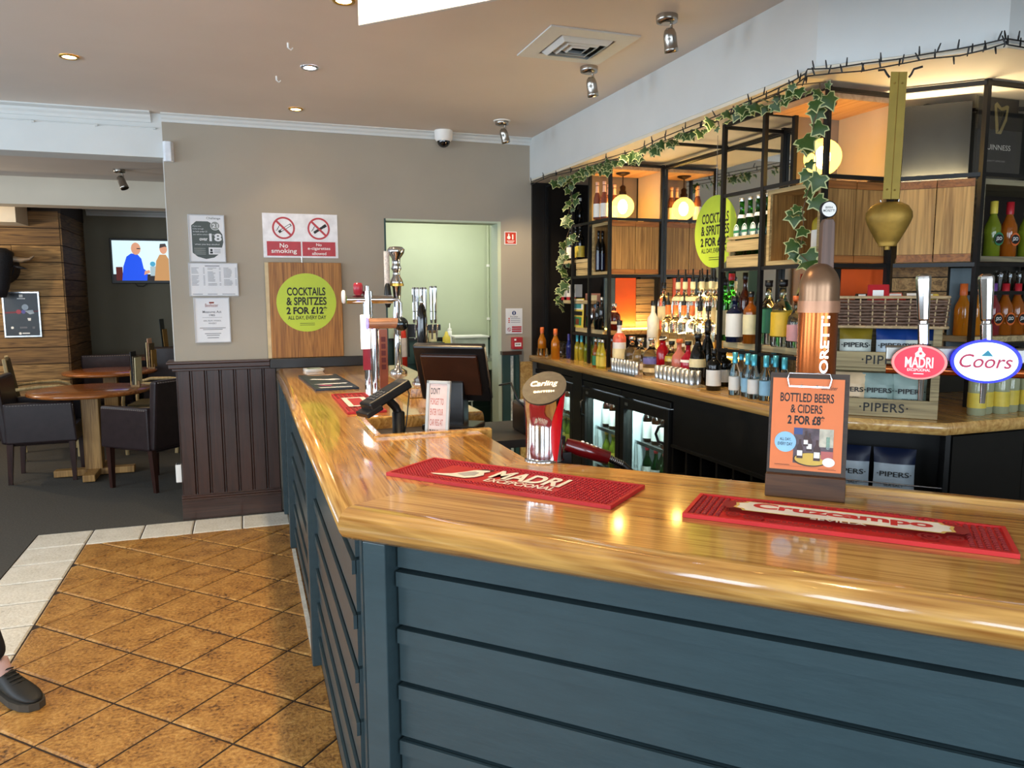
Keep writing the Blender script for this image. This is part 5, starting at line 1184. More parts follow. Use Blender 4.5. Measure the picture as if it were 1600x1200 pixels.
pr = Print((0, 0, .0096), (1, 0, 0), (0, 1, 0), nm, local=True)
pr.poly([(.05, -.09), (.10, -.06), (.09, .0), (.13, .06), (.10, .085), (.06, .02), (.02, -.04)], WHITE).poly([(-.17, -.08), (-.14, -.095), (-.13, .02), (-.15, .09), (-.17, .05)], WHITE).poly([(.30, -.09), (.34, -.08), (.33, .07), (.31, .06)], P_PEACH).poly([(-.25, .02), (-.22, .0), (-.2, .06), (-.23, .08)], mat('pink_print', '#c04a7a', .5)).poly([(-.34, -.08), (-.31, -.09), (-.30, .09), (-.33, .08)], WHITE).done()
p = atz(489, 580, CT)
for k in range(4):
    t = thing('beer_mat', 'white and green card beer mat in the far stack, %s' % ('topmost', 'second from top', 'third from top', 'lowest')[3-k], 'beer mat', (p.x+.002*k, p.y, CT+.0005+k*.0045), R(5+3*k))
    B().rprism([(-.055, -.055), (.055, -.055), (.055, .055), (-.055, .055)], 0, .004, .001, seg=2).build('card', P_WHITE, t, local=True)
    Print((0, 0, .0042), (1, 0, 0), (0, 1, 0), t, local=True).rect(-.04, -.035, .04, .035, P_GRN).rect(-.03, -.012, .03, .012, P_WHITE).done()
# ---- clipboard menu stand
mc = Vector((1.259, 1.4435, CT)); mu = Vector((.134, -.123, 0)).normalized(); mn = Vector((-mu.y, mu.x, 0))*1.0
if mn.y < 0: mn = -mn
ms = thing('menu_stand', 'orange drinks offer on a dark clipboard in a wooden block', 'menu stand', mc)
M_WAL = wood('walnut_block', '#2c1a10', '#57381f', 0.5, rot=(0, 0, R(43)), along='X', scale=2.5)
M_CLIPB = wood('dark_clipboard', '#241a13', '#3d2d20', 0.55, rot=(0, 0, R(43)), along='X', scale=2)
B().obox(mc+mn*.022+Vector((0, 0, .029)), mu, mn, (0, 0, 1), .091, .022, .0285).build('block', M_WAL, ms, bevel=.003)
mv = (Vector((0, 0, 1))+mn*.13).normalized(); mf = mu.cross(mv)          # mf faces the viewer
o = mc+mn*.020+Vector((0, 0, .045))
brd = B().obox(o+mv*.13-mf*.004, mu, mv, mf, .090, .13, .0035).build('clipboard', M_CLIPB, ms)
po = o+mv*.022-mu*.002
M_CORAL = mat('coral_paper', '#e07a44', .55, vary=.03)
B().obox(po+mv*.1125+mf*.0006, mu, mv, mf, .0815, .1125, .0006).build('poster', M_CORAL, ms)
pr = Print(po+mf*.0013, mu, mv, ms, lift=.0002)
for s, y, w_, h_, bo in (('BOTTLED BEERS', .167, .122, .022, .03), ('& CIDERS', .140, .072, .021, .03), ('2 FOR £8*', .112, .084, .023, .06)): pr.text(s, -.002, y, INK, w=w_, h=h_, bold=bo)
pr.text('Beefeater', .048, .199, INK, w=.036, h=.009, shear=.25)
M_PHOTO = mat('photo_dark', '#54454c', .5, vary=.5, scale=60)
pr.rect(-.028, .018, .062, .104, M_PHOTO).rect(.03, .06, .062, .104, mat('photo_light', '#b9b3a0', .5, vary=.3, scale=50)).rect(-.028, .088, -.008, .104, mat('photo_blue', '#3b4f86', .5))
pr.disc(.012, .028, .040, mat('photo_tray_rim', '#3a2415', .5), ry=.017).disc(.013, .029, .037, mat('photo_tray', '#d2ae4a', .5), ry=.015).rect(.035, .030, .062, .05, mat('photo_pink', '#b5605a', .5)).disc(.053, .024, .014, P_WHITE, ry=.011)
M_PB = mat('photo_brown_bottle', '#3a1710', .4)
for bx, by, s_ in ((-.013, .030, 1), (.008, .048, .95), (.0, .060, .8), (.026, .026, 1.1)):
    pr.rect(bx-.007*s_, by, bx+.007*s_, by+.026*s_, M_PB).poly([(bx-.007*s_, by+.026*s_), (bx+.007*s_, by+.026*s_), (bx+.0028*s_, by+.036*s_), (bx+.0028*s_, by+.046*s_), (bx-.0028*s_, by+.046*s_), (bx-.0028*s_, by+.036*s_)], M_PB).rect(bx-.006*s_, by+.006*s_, bx+.006*s_, by+.019*s_, P_WHITE)
pr.rect(.046, .055, .054, .085, G_GREEN)
pr.disc(-.047, .068, .025, P_BLUEL, n=40).text('ALL DAY,', -.047, .070, INK, w=.026, h=.008, bold=.03).text('EVERY DAY', -.047, .059, INK, w=.034, h=.008, bold=.03)
pr.rect(-.07, .0115, -.035, .0125, INK); pr.rect(-.07, .009, .066, .0095, mat('fine_print', '#8a4a2c', .5)); pr.rect(.03, .0058, .07, .0066, INK); pr.done()
cl = B(); c0 = o+mv*.247
cl.tube([c0-mu*.046-mv*.020+mf*.004, c0-mu*.050+mf*.006, c0-mu*.046+mv*.012+mf*.007, c0+mu*.046+mv*.012+mf*.007, c0+mu*.050+mf*.006, c0+mu*.046-mv*.020+mf*.004], .0022, n=8)
cl.obox(c0-mv*.020+mf*.003, mu, mv, mf, .046, .0018, .0015); cl.build('clip', CHROME, ms)
for dx in (-.018, .018): B().ball(c0+mu*dx-mv*.018+mf*.003, .003, 8).build('rivet', CHROME, ms)

# ---- chrome lager font with red flashes
fc_ = Vector((.836, 2.075, CT)); ff = Vector((-.42, -.907, 0)).normalized(); fr_ = Vector((-ff.y, ff.x, 0))      # fr_: to the right as seen by the viewer
if fr_.x < 0: fr_ = -fr_
cf = thing('beer_font', 'curved chrome lager font with red flashes and slanted nameplate', 'beer font', fc_)
def font_ring(k):
    h_ = k/10; wd = .057-.003*math.sin(math.pi*min(1, h_*1.2))+.005*max(0, h_-.6)/.4; dp = .044-.006*math.sin(math.pi*h_)
    return h_, wd, dp
N_ = 40
def fpt(k, a, grow=0.0):
    h_, wd, dp = font_ring(k); tilt = max(0, h_-.62)/.38
    z = .205*h_; x = (wd+grow)*math.cos(a); y = (dp+grow)*math.sin(a)                     # y>0 towards the viewer
    z += -tilt*.040*math.sin(a)*1.0 + tilt*.022*math.cos(a)*.4+tilt*.016
    return fc_+fr_*x+ff*(y+tilt*.012)+Vector((0, 0, z))
P = [fpt(k, 2*math.pi*j/N_) for k in range(11) for j in range(N_)]
F = [(k*N_+j, k*N_+(j+1) % N_, (k+1)*N_+(j+1) % N_, (k+1)*N_+j) for k in range(10) for j in range(N_)]
F = [f[::-1] for f in F] if True else F
B().add(P, F, True).build('body', CHROME, cf)
top = [fpt(10, 2*math.pi*j/N_) for j in range(N_)]; tc_ = sum(top, Vector())/N_
tn = (top[0]-tc_).cross(top[N_//4]-tc_).normalized()
if tn.z < 0: tn = -tn
M_PLATE = mat('brushed_plate', '#3d3a36', .45, .5, vary=.15, scale=60)
B().add([tc_+(p-tc_)*1.06+tn*.001 for p in top]+[tc_+(p-tc_)*1.06-tn*.006 for p in top], [tuple(range(N_)), tuple(range(2*N_-1, N_-1, -1))]+[(j, (j+1) % N_, N_+(j+1) % N_, N_+j) for j in range(N_)]).build('nameplate', M_PLATE, cf)
pu = fr_ - tn*fr_.dot(tn); pu.normalize(); pv = tn.cross(pu)
Print(tc_+tn*.0014, pu, pv, cf).text('Carling', 0, .0, mat('bright_etch', '#e8e6e2', .25, .6), w=.082, h=.026, shear=.3).text('BRITISH', 0, -.020, MATS['bright_etch'], w=.06, h=.008, spacing=1.2).done()
M_FLASH = mat('signal_red', '#d8101c', .25, coat=.5)
for a_mid, wds in ((R(52), 1), (R(178), .5)):
    b = B(); P = []; 
    for k in range(11):
        h_ = k/10; a = a_mid-(R(30)*h_**2 if wds == 1 else 0); hw = (R(20)*math.sin(math.pi*(.18+.80*(1-h_)))+R(3))*wds
        P += [fpt(k, a+hw*q, .0012) for q in (-1, -.5, 0, .5, 1)]
    b.add(P, [(k*5+j+1, k*5+j, (k+1)*5+j, (k+1)*5+j+1) for k in range(10) for j in range(4)], True); b.build('red_flash', M_FLASH, cf)
B().lathe([(.062, 0), (.062, .004), (.056, .008)], fc_, n=32, sy=.8).build('foot', CHROME, cf)
# ---- soda gun
s0 = ats(884, 694, 3.02); s1 = ats(952, 716, 3.10); s2 = ats(974, 727, 3.12)
sgn = thing('soda_gun', 'dark red soda gun with white buttons behind the counter edge', 'drinks gun', s0)
M_GUN = mat('ruby_plastic', '#6e0d10', .2, coat=.4, trans=.15)
d_ = (Vector(s1)-Vector(s0)).normalized()
B().tube([s0, Vector(s0)+d_*.05, Vector(s0)+d_*.14, s1], .02, n=14, taper=[.020, .024, .021, .015]).build('handle', M_GUN, sgn)
b = B()
for k in range(5): b.ball(Vector(s0)+d_*(.055+.014*k)+Vector((0, 0, .022-.001*k)), .0065, 10)
b.build('buttons', WHITE, sgn)
hose = [Vector(s1)-d_*.002, s2, Vector(s2)+Vector((.05, -.03, -.05)), Vector(s2)+Vector((.07, -.06, -.17)), Vector(s2)+Vector((.02, -.06, -.30))]
B().tube(hose, .011, n=10).build('hose', BLACKP, sgn)
b = B()
for k in range(8):
    c = Vector(s1).lerp(Vector(s2), k/8); b.lathe([(.0122, -.0012), (.0122, .0012)], c, n=12, axis=d_)
b.build('spring', CHROME, sgn)
bkt = B().box((s0.x-.05, s0.y-.02, CT-.09), (s0.x+.01, s0.y+.02, s0.z-.022)); bkt.build('holster', BLACKP, sgn)
# ---- copper lager tower
SM = 2.80; SMT = 2.87
mb = ats(1272, 640, SMT); mz = lambda py: ats(1272, py, SMT).z
mt = thing('beer_font', 'tall copper lager tower with domed top and wooden handle', 'beer font', (mb.x, mb.y, CT))
M_COP = mat('polished_copper', '#a4592c', .22, .9, vary=.08); M_DULL = mat('dull_bronze', '#8f6f55', .32, .7, vary=.06); M_PEACHM = mat('pale_copper', '#b98a6c', .4, .5)
rc = .0465; C0 = (mb.x, mb.y, 0)
B().lathe([(rc+.012, CT+.0005), (rc+.012, CT+.012), (rc, CT+.016), (rc, mz(487))], C0, n=36).build('column', M_COP, mt)
B().lathe([(rc+.003, mz(488)), (rc+.003, mz(470))], C0, n=36).build('collar', M_PEACHM, mt)
zd0, zd1 = mz(470), mz(411); rd_ = rc+.001
B().lathe([(rd_, zd0), (rd_, zd0+(zd1-zd0)*.35)]+[(rd_*math.cos(a), zd0+(zd1-zd0)*(.35+.65*math.sin(a))) for a in [math.pi/2*k/9 for k in range(1, 10)]], C0, n=36).build('dome', M_DULL, mt)
hu = (RT-Vector((0, 0, RT.z))).normalized(); hn = Vector((0, 0, 1)).cross(hu)*1
if hn.y > 0: hn = -hn
M_HAND = wood('dark_handle_wood', '#4a342a', '#6d5142', .5, along='Z', scale=2)
h0 = Vector((mb.x, mb.y, 0))+hu*.013; zt1 = mz(343)
P = []
for z, w_ in ((zd1-.02, .0165), (zt1-.01, .0150), (zt1, .010)):
    P += [h0+hu*(sx*w_)+hn*(sy*.011)+Vector((0, 0, z)) for sx, sy in ((-1, -1), (1, -1), (1, 1), (-1, 1))]
B().add(P, [(0, 1, 5, 4), (1, 2, 6, 5), (2, 3, 7, 6), (3, 0, 4, 7), (4, 5, 9, 8), (5, 6, 10, 9), (6, 7, 11, 10), (7, 4, 8, 11), (8, 9, 10, 11)]).build('tap_handle', M_HAND, mt, bevel=.002)
bc = h0+hu*.0+Vector((0, 0, mz(328)))
bdg = B().lathe([(.0205, -.004), (.0205, .004), (.018, .005)], bc, n=30, axis=hn).build('handle_badge', INK, mt)
Print(bc+hn*.0052, hu, (0, 0, 1), mt).disc(0, 0, .0175, P_WHITE).text('BIRRA', 0, .002, INK, w=.018, h=.005, bold=.02).text('MORETTI', 0, -.006, INK, w=.028, h=.0055, bold=.02).done()
M_LIT = glow('lit_white', '#fff6ee', 2.2); M_MAR = mat('maroon_print', '#5a1712', .5)
def wrap(x, y): return (x, y)
for m_, bo, lift in ((M_MAR, .07, .0004), (M_LIT, .035, .0008)):
    vs, fs, x0, x1, y0, y1 = text2d('MORETTI', bo)
    zl, zh = mz(600), mz(493); wl = zh-zl; hw = .021
    V_ = []
    for a, b_ in vs:
        z = zl+(a-x0)/(x1-x0)*wl; s_ = -((b_-y0)/(y1-y0)-.5)*hw*2*.5      # letters read upwards
        ang = math.atan2(hn.y, hn.x)+(s_)/rc-.0
        V_.append((mb.x+(rc+lift)*math.cos(ang), mb.y+(rc+lift)*math.sin(ang), z))
    B().add(V_, fs).build('lettering', m_, mt)
# ---- tap rail with two lit badges
rl = thing('tap_rail', 'steel and copper tap rail with red and blue oval badges', 'beer tap', (on45(SM, .4).x, on45(SM, .4).y, CT))
def rp(px, py, s=SM): return Vector(ats(px, py, s))
ra = rp(1384, 551); rb = ra+t45*.52; rb.z = ra.z
ca = rp(1384, 576); cb_ = ca+t45*.52; cb_.z = ca.z
M_STEEL = mat('brushed_steel', '#8d8a84', .3, .9, vary=.05)
B().bar(ra, rb, .03, .034).build('steel_rail', M_STEEL, rl, bevel=.004); B().cyl(ca, cb_, .0115, n=18).build('copper_pipe', M_COP, rl)
cen = ra+t45*.44; B().cyl((cen.x, cen.y, CT+.0005), (cen.x, cen.y, ra.z-.012), .03, n=24).build('column', M_STEEL, rl); B().cyl((cen.x, cen.y, CT+.0005), (cen.x, cen.y, CT+.012), .05, n=24).build('foot', M_STEEL, rl)
def tap(px, pyh0, pyh1, badge, ax, bz_, rim, face, draw):
    c = Vector(ats(badge[0], badge[1], SM-.10)); bn = (CP-c); bn.z = 0; bn.normalize(); bn = (bn*.6-n45*.4).normalized(); bu = Vector((-bn.y, bn.x, 0))
    if bu.x < 0: bu = -bu
    b = B().lathe([(1, -.006), (1.02, -.003), (1.0, .003)], (0, 0, 0), n=44); b.v = [c+bu*(v.x*ax)+Vector((0, 0, v.y*bz_))+bn*v.z for v in b.v]; bd_ = b.build('badge', rim, rl)
    b = B().lathe([(.90, .0032), (.90, .0034)], (0, 0, 0), n=44); b.v = [c+bu*(v.x*ax)+Vector((0, 0, v.y*bz_))+bn*v.z for v in b.v]; b.build('badge_face', face, bd_)
    draw(Print(c+bn*.0036, bu, (0, 0, 1), bd_))
    top = Vector(ats(px, pyh0, SM-.04)); bot = Vector(ats(px, pyh1, SM-.04)); lean = top-bot; ln = lean.length; la = lean.normalized()
    hd = B(); prof = [(.0105, 0), (.012, .006), (.012, .30*ln), (.0095, .32*ln), (.0095, .36*ln), (.012, .37*ln), (.0165, .93*ln), (.0155, .97*ln), (.008, ln), (0, ln)]
    hd.lathe(prof, bot, n=8, axis=la, smooth=False); hd.build('tap_handle', CHROME, rl, bevel=.0015)
    B().cyl(bot-la*.022, bot+la*.002, .0145, n=14).build('handle_base', BLACKP, rl)
    j = Vector((bot.x, bot.y, 0)); B().cyl(j+Vector((0, 0, ra.z-.02))-n45*0, j+Vector((0, 0, bot.z-.015)), .014, n=14).build('valve', CHROME, rl)
    B().cyl(j-n45*.0+Vector((0, 0, ra.z)), j+n45*.028+Vector((0, 0, ra.z)), .012, n=12).build('shank', CHROME, rl)
    B().lathe([(.0055, 0), (.0065, .04), (.009, .07), (.009, .09)], j+Vector((0, 0, ra.z-.105)), n=12).build('spout', CHROME, rl)
M_LRED = mat('lit_red', '#e01030', .3, emit='#e01030', estr=.55); M_LBLU = mat('lit_blue', '#1018d0', .3, emit='#0a12e0', estr=1.1); M_LWHT = mat('lit_pale', '#eafcff', .3, emit='#d8fbff', estr=.75); M_RIMP = mat('pink_rim', '#e0857c', .3, .3)
M_MAG = mat('magenta_script', '#b8144a', .4)
def d1(p):
    p.text('MADRI', 0, -.012, WHITE, w=.056, h=.024, bold=.05).text('EXCEPCIONAL', 0, -.020, WHITE, w=.046, h=.0065, bold=.03)
    p.poly([(-.008, .012), (.010, .012), (.012, .018), (.005, .026), (.004, .032), (0, .035), (-.003, .031), (-.003, .026), (-.009, .020)], WHITE).disc(.002, .020, .003, M_LRED, n=10).rect(-.010, -.0265, .010, -.0245, WHITE).done()
def d2(p):
    p.text('Coors', 0, -.014, M_MAG, w=.098, h=.030, shear=.25, bold=.012).poly([(-.009, .012), (.013, .012), (.003, .025)], mat('mountain_teal', '#1f8aa5', .4)).done()
tap(1443, 428, 541, (1436, 566), .055, .0385, M_RIMP, M_LRED, d1)
tap(1541, 428, 541, (1540, 565), .0655, .0465, M_LBLU, M_LWHT, d2)

# ================================================================ TILL CORNER
cz_ = .9555
p = aty(623, 672, 2.80); cd = thing('card_reader', 'black card payment terminal tilted on a short pole', 'card reader', (p.x, 2.80, cz_))
B().lathe([(.036, cz_), (.036, cz_+.006), (.024, cz_+.012), (.024, CT+.055), (.018, CT+.06)], (p.x, 2.80, 0), n=20).build('pole', BLACKP, cd)
hc = Vector(aty(603, 617, 2.78)); hx_ = Vector((.86, .30, .42)).normalized(); hz_ = Vector((-.40, -.12, .9)); hz_ = (hz_-hx_*hz_.dot(hx_)).normalized(); hy_ = hz_.cross(hx_)
B().obox(hc, hx_, hy_, hz_, .095, .042, .018).build('terminal', BLACKP, cd, bevel=.008)
B().obox(hc-hx_*.085-hz_*.018, hx_, hy_, hz_, .035, .046, .010).build('cradle', BLACKP, cd, bevel=.004)
B().obox(hc+hz_*.0185+hx_*.03, hx_, hy_, hz_, .032, .032, .0008).build('screen', mat('dark_screen', '#1c2026', .1), cd)
b = B()
for i in range(4):
    for j in range(3): b.obox(hc+hz_*.0195-hx_*(.012+.016*i)+hy_*(-.022+.022*j), hx_, hy_, hz_, .0055, .008, .0015)
b.build('keypad', mat('key_grey', '#3a3c40', .5), cd)
B().tube([Vector((p.x, 2.80, CT+.05)), Vector((p.x-.01, 2.80, CT+.075)), hc-hz_*.02], .016, n=12).build('joint', BLACKP, cd)
B().tube([hc+hx_*.09, hc+hx_*.11+Vector((0, 0, -.05)), Vector((p.x+.03, 2.80, CT+.01)), Vector((p.x+.02, 2.80, cz_+.012))], .0025, n=6).build('cable', BLACKP, cd)
# sign holder
q0 = Vector(aty(663, 668, 2.67)); q1 = Vector(aty(694, 673, 2.62)); su = (q1-q0); su.z = 0; L_ = .094; su.normalize(); sv = (Vector((0, 0, 1))+Vector((su.y*-1, su.x, 0))*.14).normalized()
zq = cz_+.0005; so = Vector((q0.x, q0.y, zq)); sn = su.cross(sv)
sh_ = thing('sign_holder', 'pale grey snap frame reminding drivers to enter their car registration', 'sign', so)
M_GREYF = mat('pale_grey_plastic', '#b9bab6', .4)
hh = ats(690, 590, 1).z if False else aty(678, 594, 2.67).z-zq
B().obox(so+su*L_/2+sv*hh/2-sn*.003, su, sv, sn, L_/2, hh/2, .002).build('backing', M_GREYF, sh_)
for a, c, w2, h2 in ((.006, hh/2, .006, hh/2), (L_-.006, hh/2, .006, hh/2), (L_/2, .010, L_/2, .010), (L_/2, hh-.006, L_/2, .006)): B().obox(so+su*a+sv*c+sn*.001, su, sv, sn, w2, h2, .004).build('frame', M_GREYF, sh_, bevel=.002)
pr = Print(so+su*L_/2-sn*.0005, su, sv, sh_); pr.rect(-L_/2+.012, .02, L_/2-.012, hh-.012, mat('pink_paper', '#dcc4bc', .6)); M_SAL = mat('salmon_ink', '#b5604f', .5)
hv = hh-.04
for k, (s, m_) in enumerate((("DON'T", INK), ('FORGET TO', M_SAL), ('ENTER YOUR', M_SAL), ('CAR REG AT', M_SAL), ('THE BAR', INK))): pr.text(s, -.030, .028+hv*(4-k)/5, m_, w=.052 if len(s) > 7 else .036, h=hv*.125, bold=.02, align='l')
pr.done()
# till
tl_ = thing('till', 'black touchscreen till seen from behind on the lower shelf', 'till', (.80, 2.98, cz_))
a_, b2 = Vector((.665, 3.02, 0)), Vector((.905, 2.85, 0)); tu = (b2-a_).normalized(); tb = Vector((-tu.y, tu.x, 0))    # tb: away from the viewer
mid = (a_+b2)/2; tv = (Vector((0, 0, 1))-tb*.42).normalized(); tnn = tu.cross(tv)
c = mid+Vector((0, 0, 1.185))
M_TILL = mat('till_black', '#14100f', .3, vary=.1); M_TILLB = mat('till_back_lit_brown', '#3a1d10', .28, vary=.15)  # rear of the black till: brown reflected light put into the cover's colour
B().obox(c, tu, tv, tnn, .15, .125, .018).build('monitor', M_TILL, tl_, bevel=.008)
B().obox(c+tnn*.021, tu, tv, tnn, .12, .09, .010).build('rear_cover', M_TILLB, tl_, bevel=.006)
B().obox(c-tnn*.0185, tu, tv, tnn, .14, .115, .0006).build('screen', MATS['dark_screen'], tl_)
B().obox(mid+Vector((0, 0, 1.06))+tb*.01, tu, tb, (0, 0, 1), .05, .035, .09).build('stand', M_TILL, tl_, bevel=.006)
B().obox(mid+Vector((0, 0, cz_+.012)), tu, tb, (0, 0, 1), .11, .075, .011).build('base', M_TILL, tl_, bevel=.004)
B().obox(c+tnn*.032-tv*.07+tu*.02, tu, tv, tnn, .03, .014, .006).build('cable_clip', M_TILL, tl_, bevel=.003)
pt_ = thing('receipt_printer', 'black receipt printer with trailing cables beside the till', 'printer', (1.06, 2.76, cz_))
B().box((-.06, -.075, 0), (.06, .075, .12)).build('body', M_TILL, pt_, local=True, bevel=.01); B().box((-.045, -.02, .12), (.045, .03, .126)).build('paper_slot', M_GREYF, pt_, local=True)
B().tube([(-.05, -.07, .1), (-.09, -.08, .14), (-.1, -.03, .2), (-.11, .08, .18)], .004, n=6).build('cable', BLACKP, pt_, local=True)

# ================================================================ FAR TAPS
def tp(px, py, y): return Vector(aty(px, py, y))
Y1 = 4.02
c = tp(578, 600, Y1); t = thing('beer_font', 'chrome lager font with white disc and red and white blade', 'beer font', (c.x, Y1, CT))
B().cyl((c.x, Y1, CT+.0005), (c.x, Y1, tp(578, 455, Y1).z), .026, n=22).build('column', CHROME, t)
z_ = tp(578, 468, Y1).z
B().cyl((c.x-.11, Y1, z_), (c.x+.13, Y1, z_), .022, n=18).build('arm', CHROME, t)
B().lathe([(.004, 0), (.034, .004), (.036, .012), (.03, .018), (0, .02)], (c.x-.115, Y1, z_+.015), axis=(-1, 0, 0), n=24).build('disc', WHITE, t)
B().lathe([(.014, 0), (.024, .01), (.026, .05), (.020, .064), (0, .066)], (c.x-.05, Y1-.01, z_+.022), n=18).build('knob', mat('raspberry_knob', '#a02638', .3), t)
B().cyl((c.x-.004, Y1-.01, z_+.02), (c.x-.004, Y1-.01, z_+.07), .012, n=12).build('tap_handle', CHROME, t)
b = B(); p0, p1 = tp(563, 492, Y1-.06), tp(577, 492, Y1-.06); zb2 = tp(570, 578, Y1-.06).z; zmid = tp(570, 545, Y1-.06).z
box('lit_blade', (p0.x, Y1-.07, zmid), (p1.x, Y1-.055, p0.z), M_LIT, t); box('red_blade', (p0.x+.008, Y1-.07, zb2), (p1.x, Y1-.055, zmid), mat('raspberry_knob', '#a02638', .3), t)
B().tube([(c.x+.10, Y1, z_), (c.x+.16, Y1, z_), (c.x+.175, Y1, z_-.02), (c.x+.175, Y1, z_-.09)], .008, n=10).build('spout', CHROME, t)
z2 = tp(590, 500, Y1).z; t2 = thing('beer_font', 'chrome lager font with glowing lens beside the copper-faced sign', 'beer font', (tp(592, 600, 3.9).x, 3.9, CT))
x2 = tp(592, 600, 3.9).x; z2 = tp(592, 505, 3.9).z
B().cyl((x2-.012, 3.9, CT+.0005), (x2-.012, 3.9, z2+.02), .022, n=20).build('column', CHROME, t2); B().cyl((x2-.05, 3.88, z2), (x2+.10, 3.88, z2), .027, n=20).build('barrel', M_PEACHM, t2)
B().lathe([(0, 0), (.03, .004), (.033, .012)], (x2-.065, 3.88, z2), axis=(1, 0, 0), n=20).build('lens', mat('lit_violet', '#6a60e8', .2, emit='#8a80ff', estr=1.5), t2)
B().ball((x2+.12, 3.88, z2-.005), .037, 18).build('knob', mat('dark_chrome', '#4d5457', .12, .9), t2)
pl0 = tp(592, 515, 3.80); pl1 = tp(607, 605, 3.80); sp_ = box('face_plate', (pl0.x, 3.80, CT+.0005), (pl1.x, 3.815, pl0.z), mat('copper_brown_plate', '#8a4a32', .35, .3), t2)
pr = Print(((pl0.x+pl1.x)/2, 3.7995, CT), (1, 0, 0), (0, 0, 1), t2)
for k in range(5): pr.rect(-.011, .12+.035*k, .011, .145+.035*k, M_MAR)
pr.done()
t = thing('drinks_tower', 'ornate silver font tower with gold bands and black tap', 'beer font', (tp(620, 600, 4.25).x, 4.25, CT+.05))
x3 = tp(621, 500, 4.25).x; zz_ = lambda py: tp(621, py, 4.25).z
B().lathe([(.05, CT+.0505), (.05, CT+.065), (.022, CT+.08), (.018, zz_(520)), (.028, zz_(500)), (.02, zz_(470)), (.026, zz_(448)), (.038, zz_(444)), (.034, zz_(438)), (.022, zz_(432)), (.020, zz_(424)), (.030, zz_(420)), (.022, zz_(414)), (.024, zz_(404)), (.045, zz_(396)), (.05, zz_(390)), (.036, zz_(386)), (0, zz_(385))], (x3, 4.25, 0), n=24).build('tower', CHROME, t)
B().lathe([(.040, zz_(447)), (.040, zz_(443))], (x3, 4.25, 0), n=24).build('gold_band', P_GOLD, t)
B().cyl((x3-.055, 4.24, zz_(448)), (x3-.055, 4.24, zz_(393)), .016, n=14).build('white_pole', mat('speckled_white', '#cfc4bb', .5, vary=.25, scale=80), t)
B().lathe([(.010, 0), (.018, .02), (.022, .07), (.016, .12), (.010, .135), (0, .136)], (x3-.055, 4.23, zz_(472)-.03), n=14).build('tap_handle', BLACKP, t)
B().cyl((x3-.05, 4.23, zz_(468)), (x3+.0, 4.25, zz_(468)), .012, n=10).build('tap_arm', BLACKP, t)
# tap bank
t = thing('tap_bank', 'bank of six chrome tap handles on a black bar', 'beer tap', (tp(665, 600, 3.95).x, 3.95, CT+.05))
for k, px in enumerate((647, 653, 659, 665, 674, 681)):
    x = tp(px, 480, 3.95+.0*k).x; z0 = tp(px, 505, 3.95).z; z1 = tp(px, 447 if px > 670 else 449, 3.95).z
    B().lathe([(.006, z0), (.008, z0+.02), (.007, z0+.06), (.0075, z0+.065), (.0105, z1-.01), (.009, z1), (0, z1)], (x, 3.95+.012*(k % 2), 0), n=8, smooth=False).build('tap_handle', CHROME, t)
    B().lathe([(.004, 0), (.006, .05), (.008, .08)], (x, 3.94, z0-.085), n=8).build('spout', CHROME, t)
xa, xb = tp(640, 505, 3.95).x, tp(688, 505, 3.95).x; zb3 = tp(660, 512, 3.95).z
B().bar((xa, 3.96, zb3), (xb, 3.96, zb3), .03, .03).build('bar', BLACKP, t); box('lug', (xa-.015, 3.935, zb3-.05), (xa+.025, 3.975, zb3+.02), BLACKP, t)
B().cyl(((xa+xb)/2, 3.97, CT+.0505), ((xa+xb)/2, 3.97, zb3), .018, n=14).build('column', CHROME, t)
# hand pump
x4 = tp(661, 600, 3.72).x; zf = lambda py: tp(661, py, 3.72).z; z0 = CT+.0505
t = thing('hand_pump', 'black handled ale pump on a turned silver base', 'hand pump', (x4, 3.72, z0))
B().lathe([(.055, z0), (.055, z0+.008), (.045, z0+.012), (.048, z0+.022), (.030, z0+.035), (.018, z0+.06), (.028, z0+.085), (.020, z0+.095)], (x4, 3.72, 0), n=26).build('turned_base', CHROME, t)
B().lathe([(.020, z0+.095), (.022, z0+.12), (.020, z0+.125)], (x4, 3.72, 0), n=20).build('ferrule', mat('dull_bronze', '#8f6f55', .32, .7), t)
zt2 = zf(475); hgt = zt2-(z0+.125)
B().lathe([(.018, z0+.125), (.022, z0+.125+hgt*.12), (.027, z0+.125+hgt*.5), (.026, z0+.125+hgt*.75), (.016, zt2-.01), (.008, zt2)], (x4, 3.72, 0), n=20).build('pump_handle', mat('gloss_black', '#0a0a0a', .12, coat=.6), t)
B().lathe([(.008, zt2), (.012, zt2+.012), (.006, zt2+.022), (.009, zt2+.032), (0, zt2+.045)], (x4, 3.72, 0), n=14).build('finial', CHROME, t)

# ================================================================ ON THE WALLS
def notice(name, label, x0, x1, z0, z1, th, m, edge=None, cat='notice', y=YB, em=None):
    t = thing(name, label, cat, ((x0+x1)/2, y, z0))
    box('board', (x0, y-th, z0), (x1, y-.0005, z1), m, t)
    em = em or mat('satin_frame', '#b4b5b8', .4)
    if edge:
        b = B(); e = edge
        b.box((x0, y-th-.004, z0), (x1, y-th, z0+e)); b.box((x0, y-th-.004, z1-e), (x1, y-th, z1)); b.box((x0, y-th-.004, z0+e), (x0+e, y-th, z1-e)); b.box((x1-e, y-th-.004, z0+e), (x1, y-th, z1-e)); b.build('frame', em or P_SIL, t)
    return t, Print((x0, y-th, z0), (1, 0, 0), (0, 0, 1), t, split=name in ('no_smoking_sign', 'fire_point_sign', 'fire_action_notice'))
PAP = mat('white_paper', '#dcdde0', .6, vary=.02); TXT = mat('grey_text', '#6c6e74', .6); M_SLT = mat('slate_print', '#4b5350', .6)
t, p = notice('age_notice', 'white age check notice with dark panel and large 18', -.318, -.097, 1.711, 2.015, .014, PAP, .006)
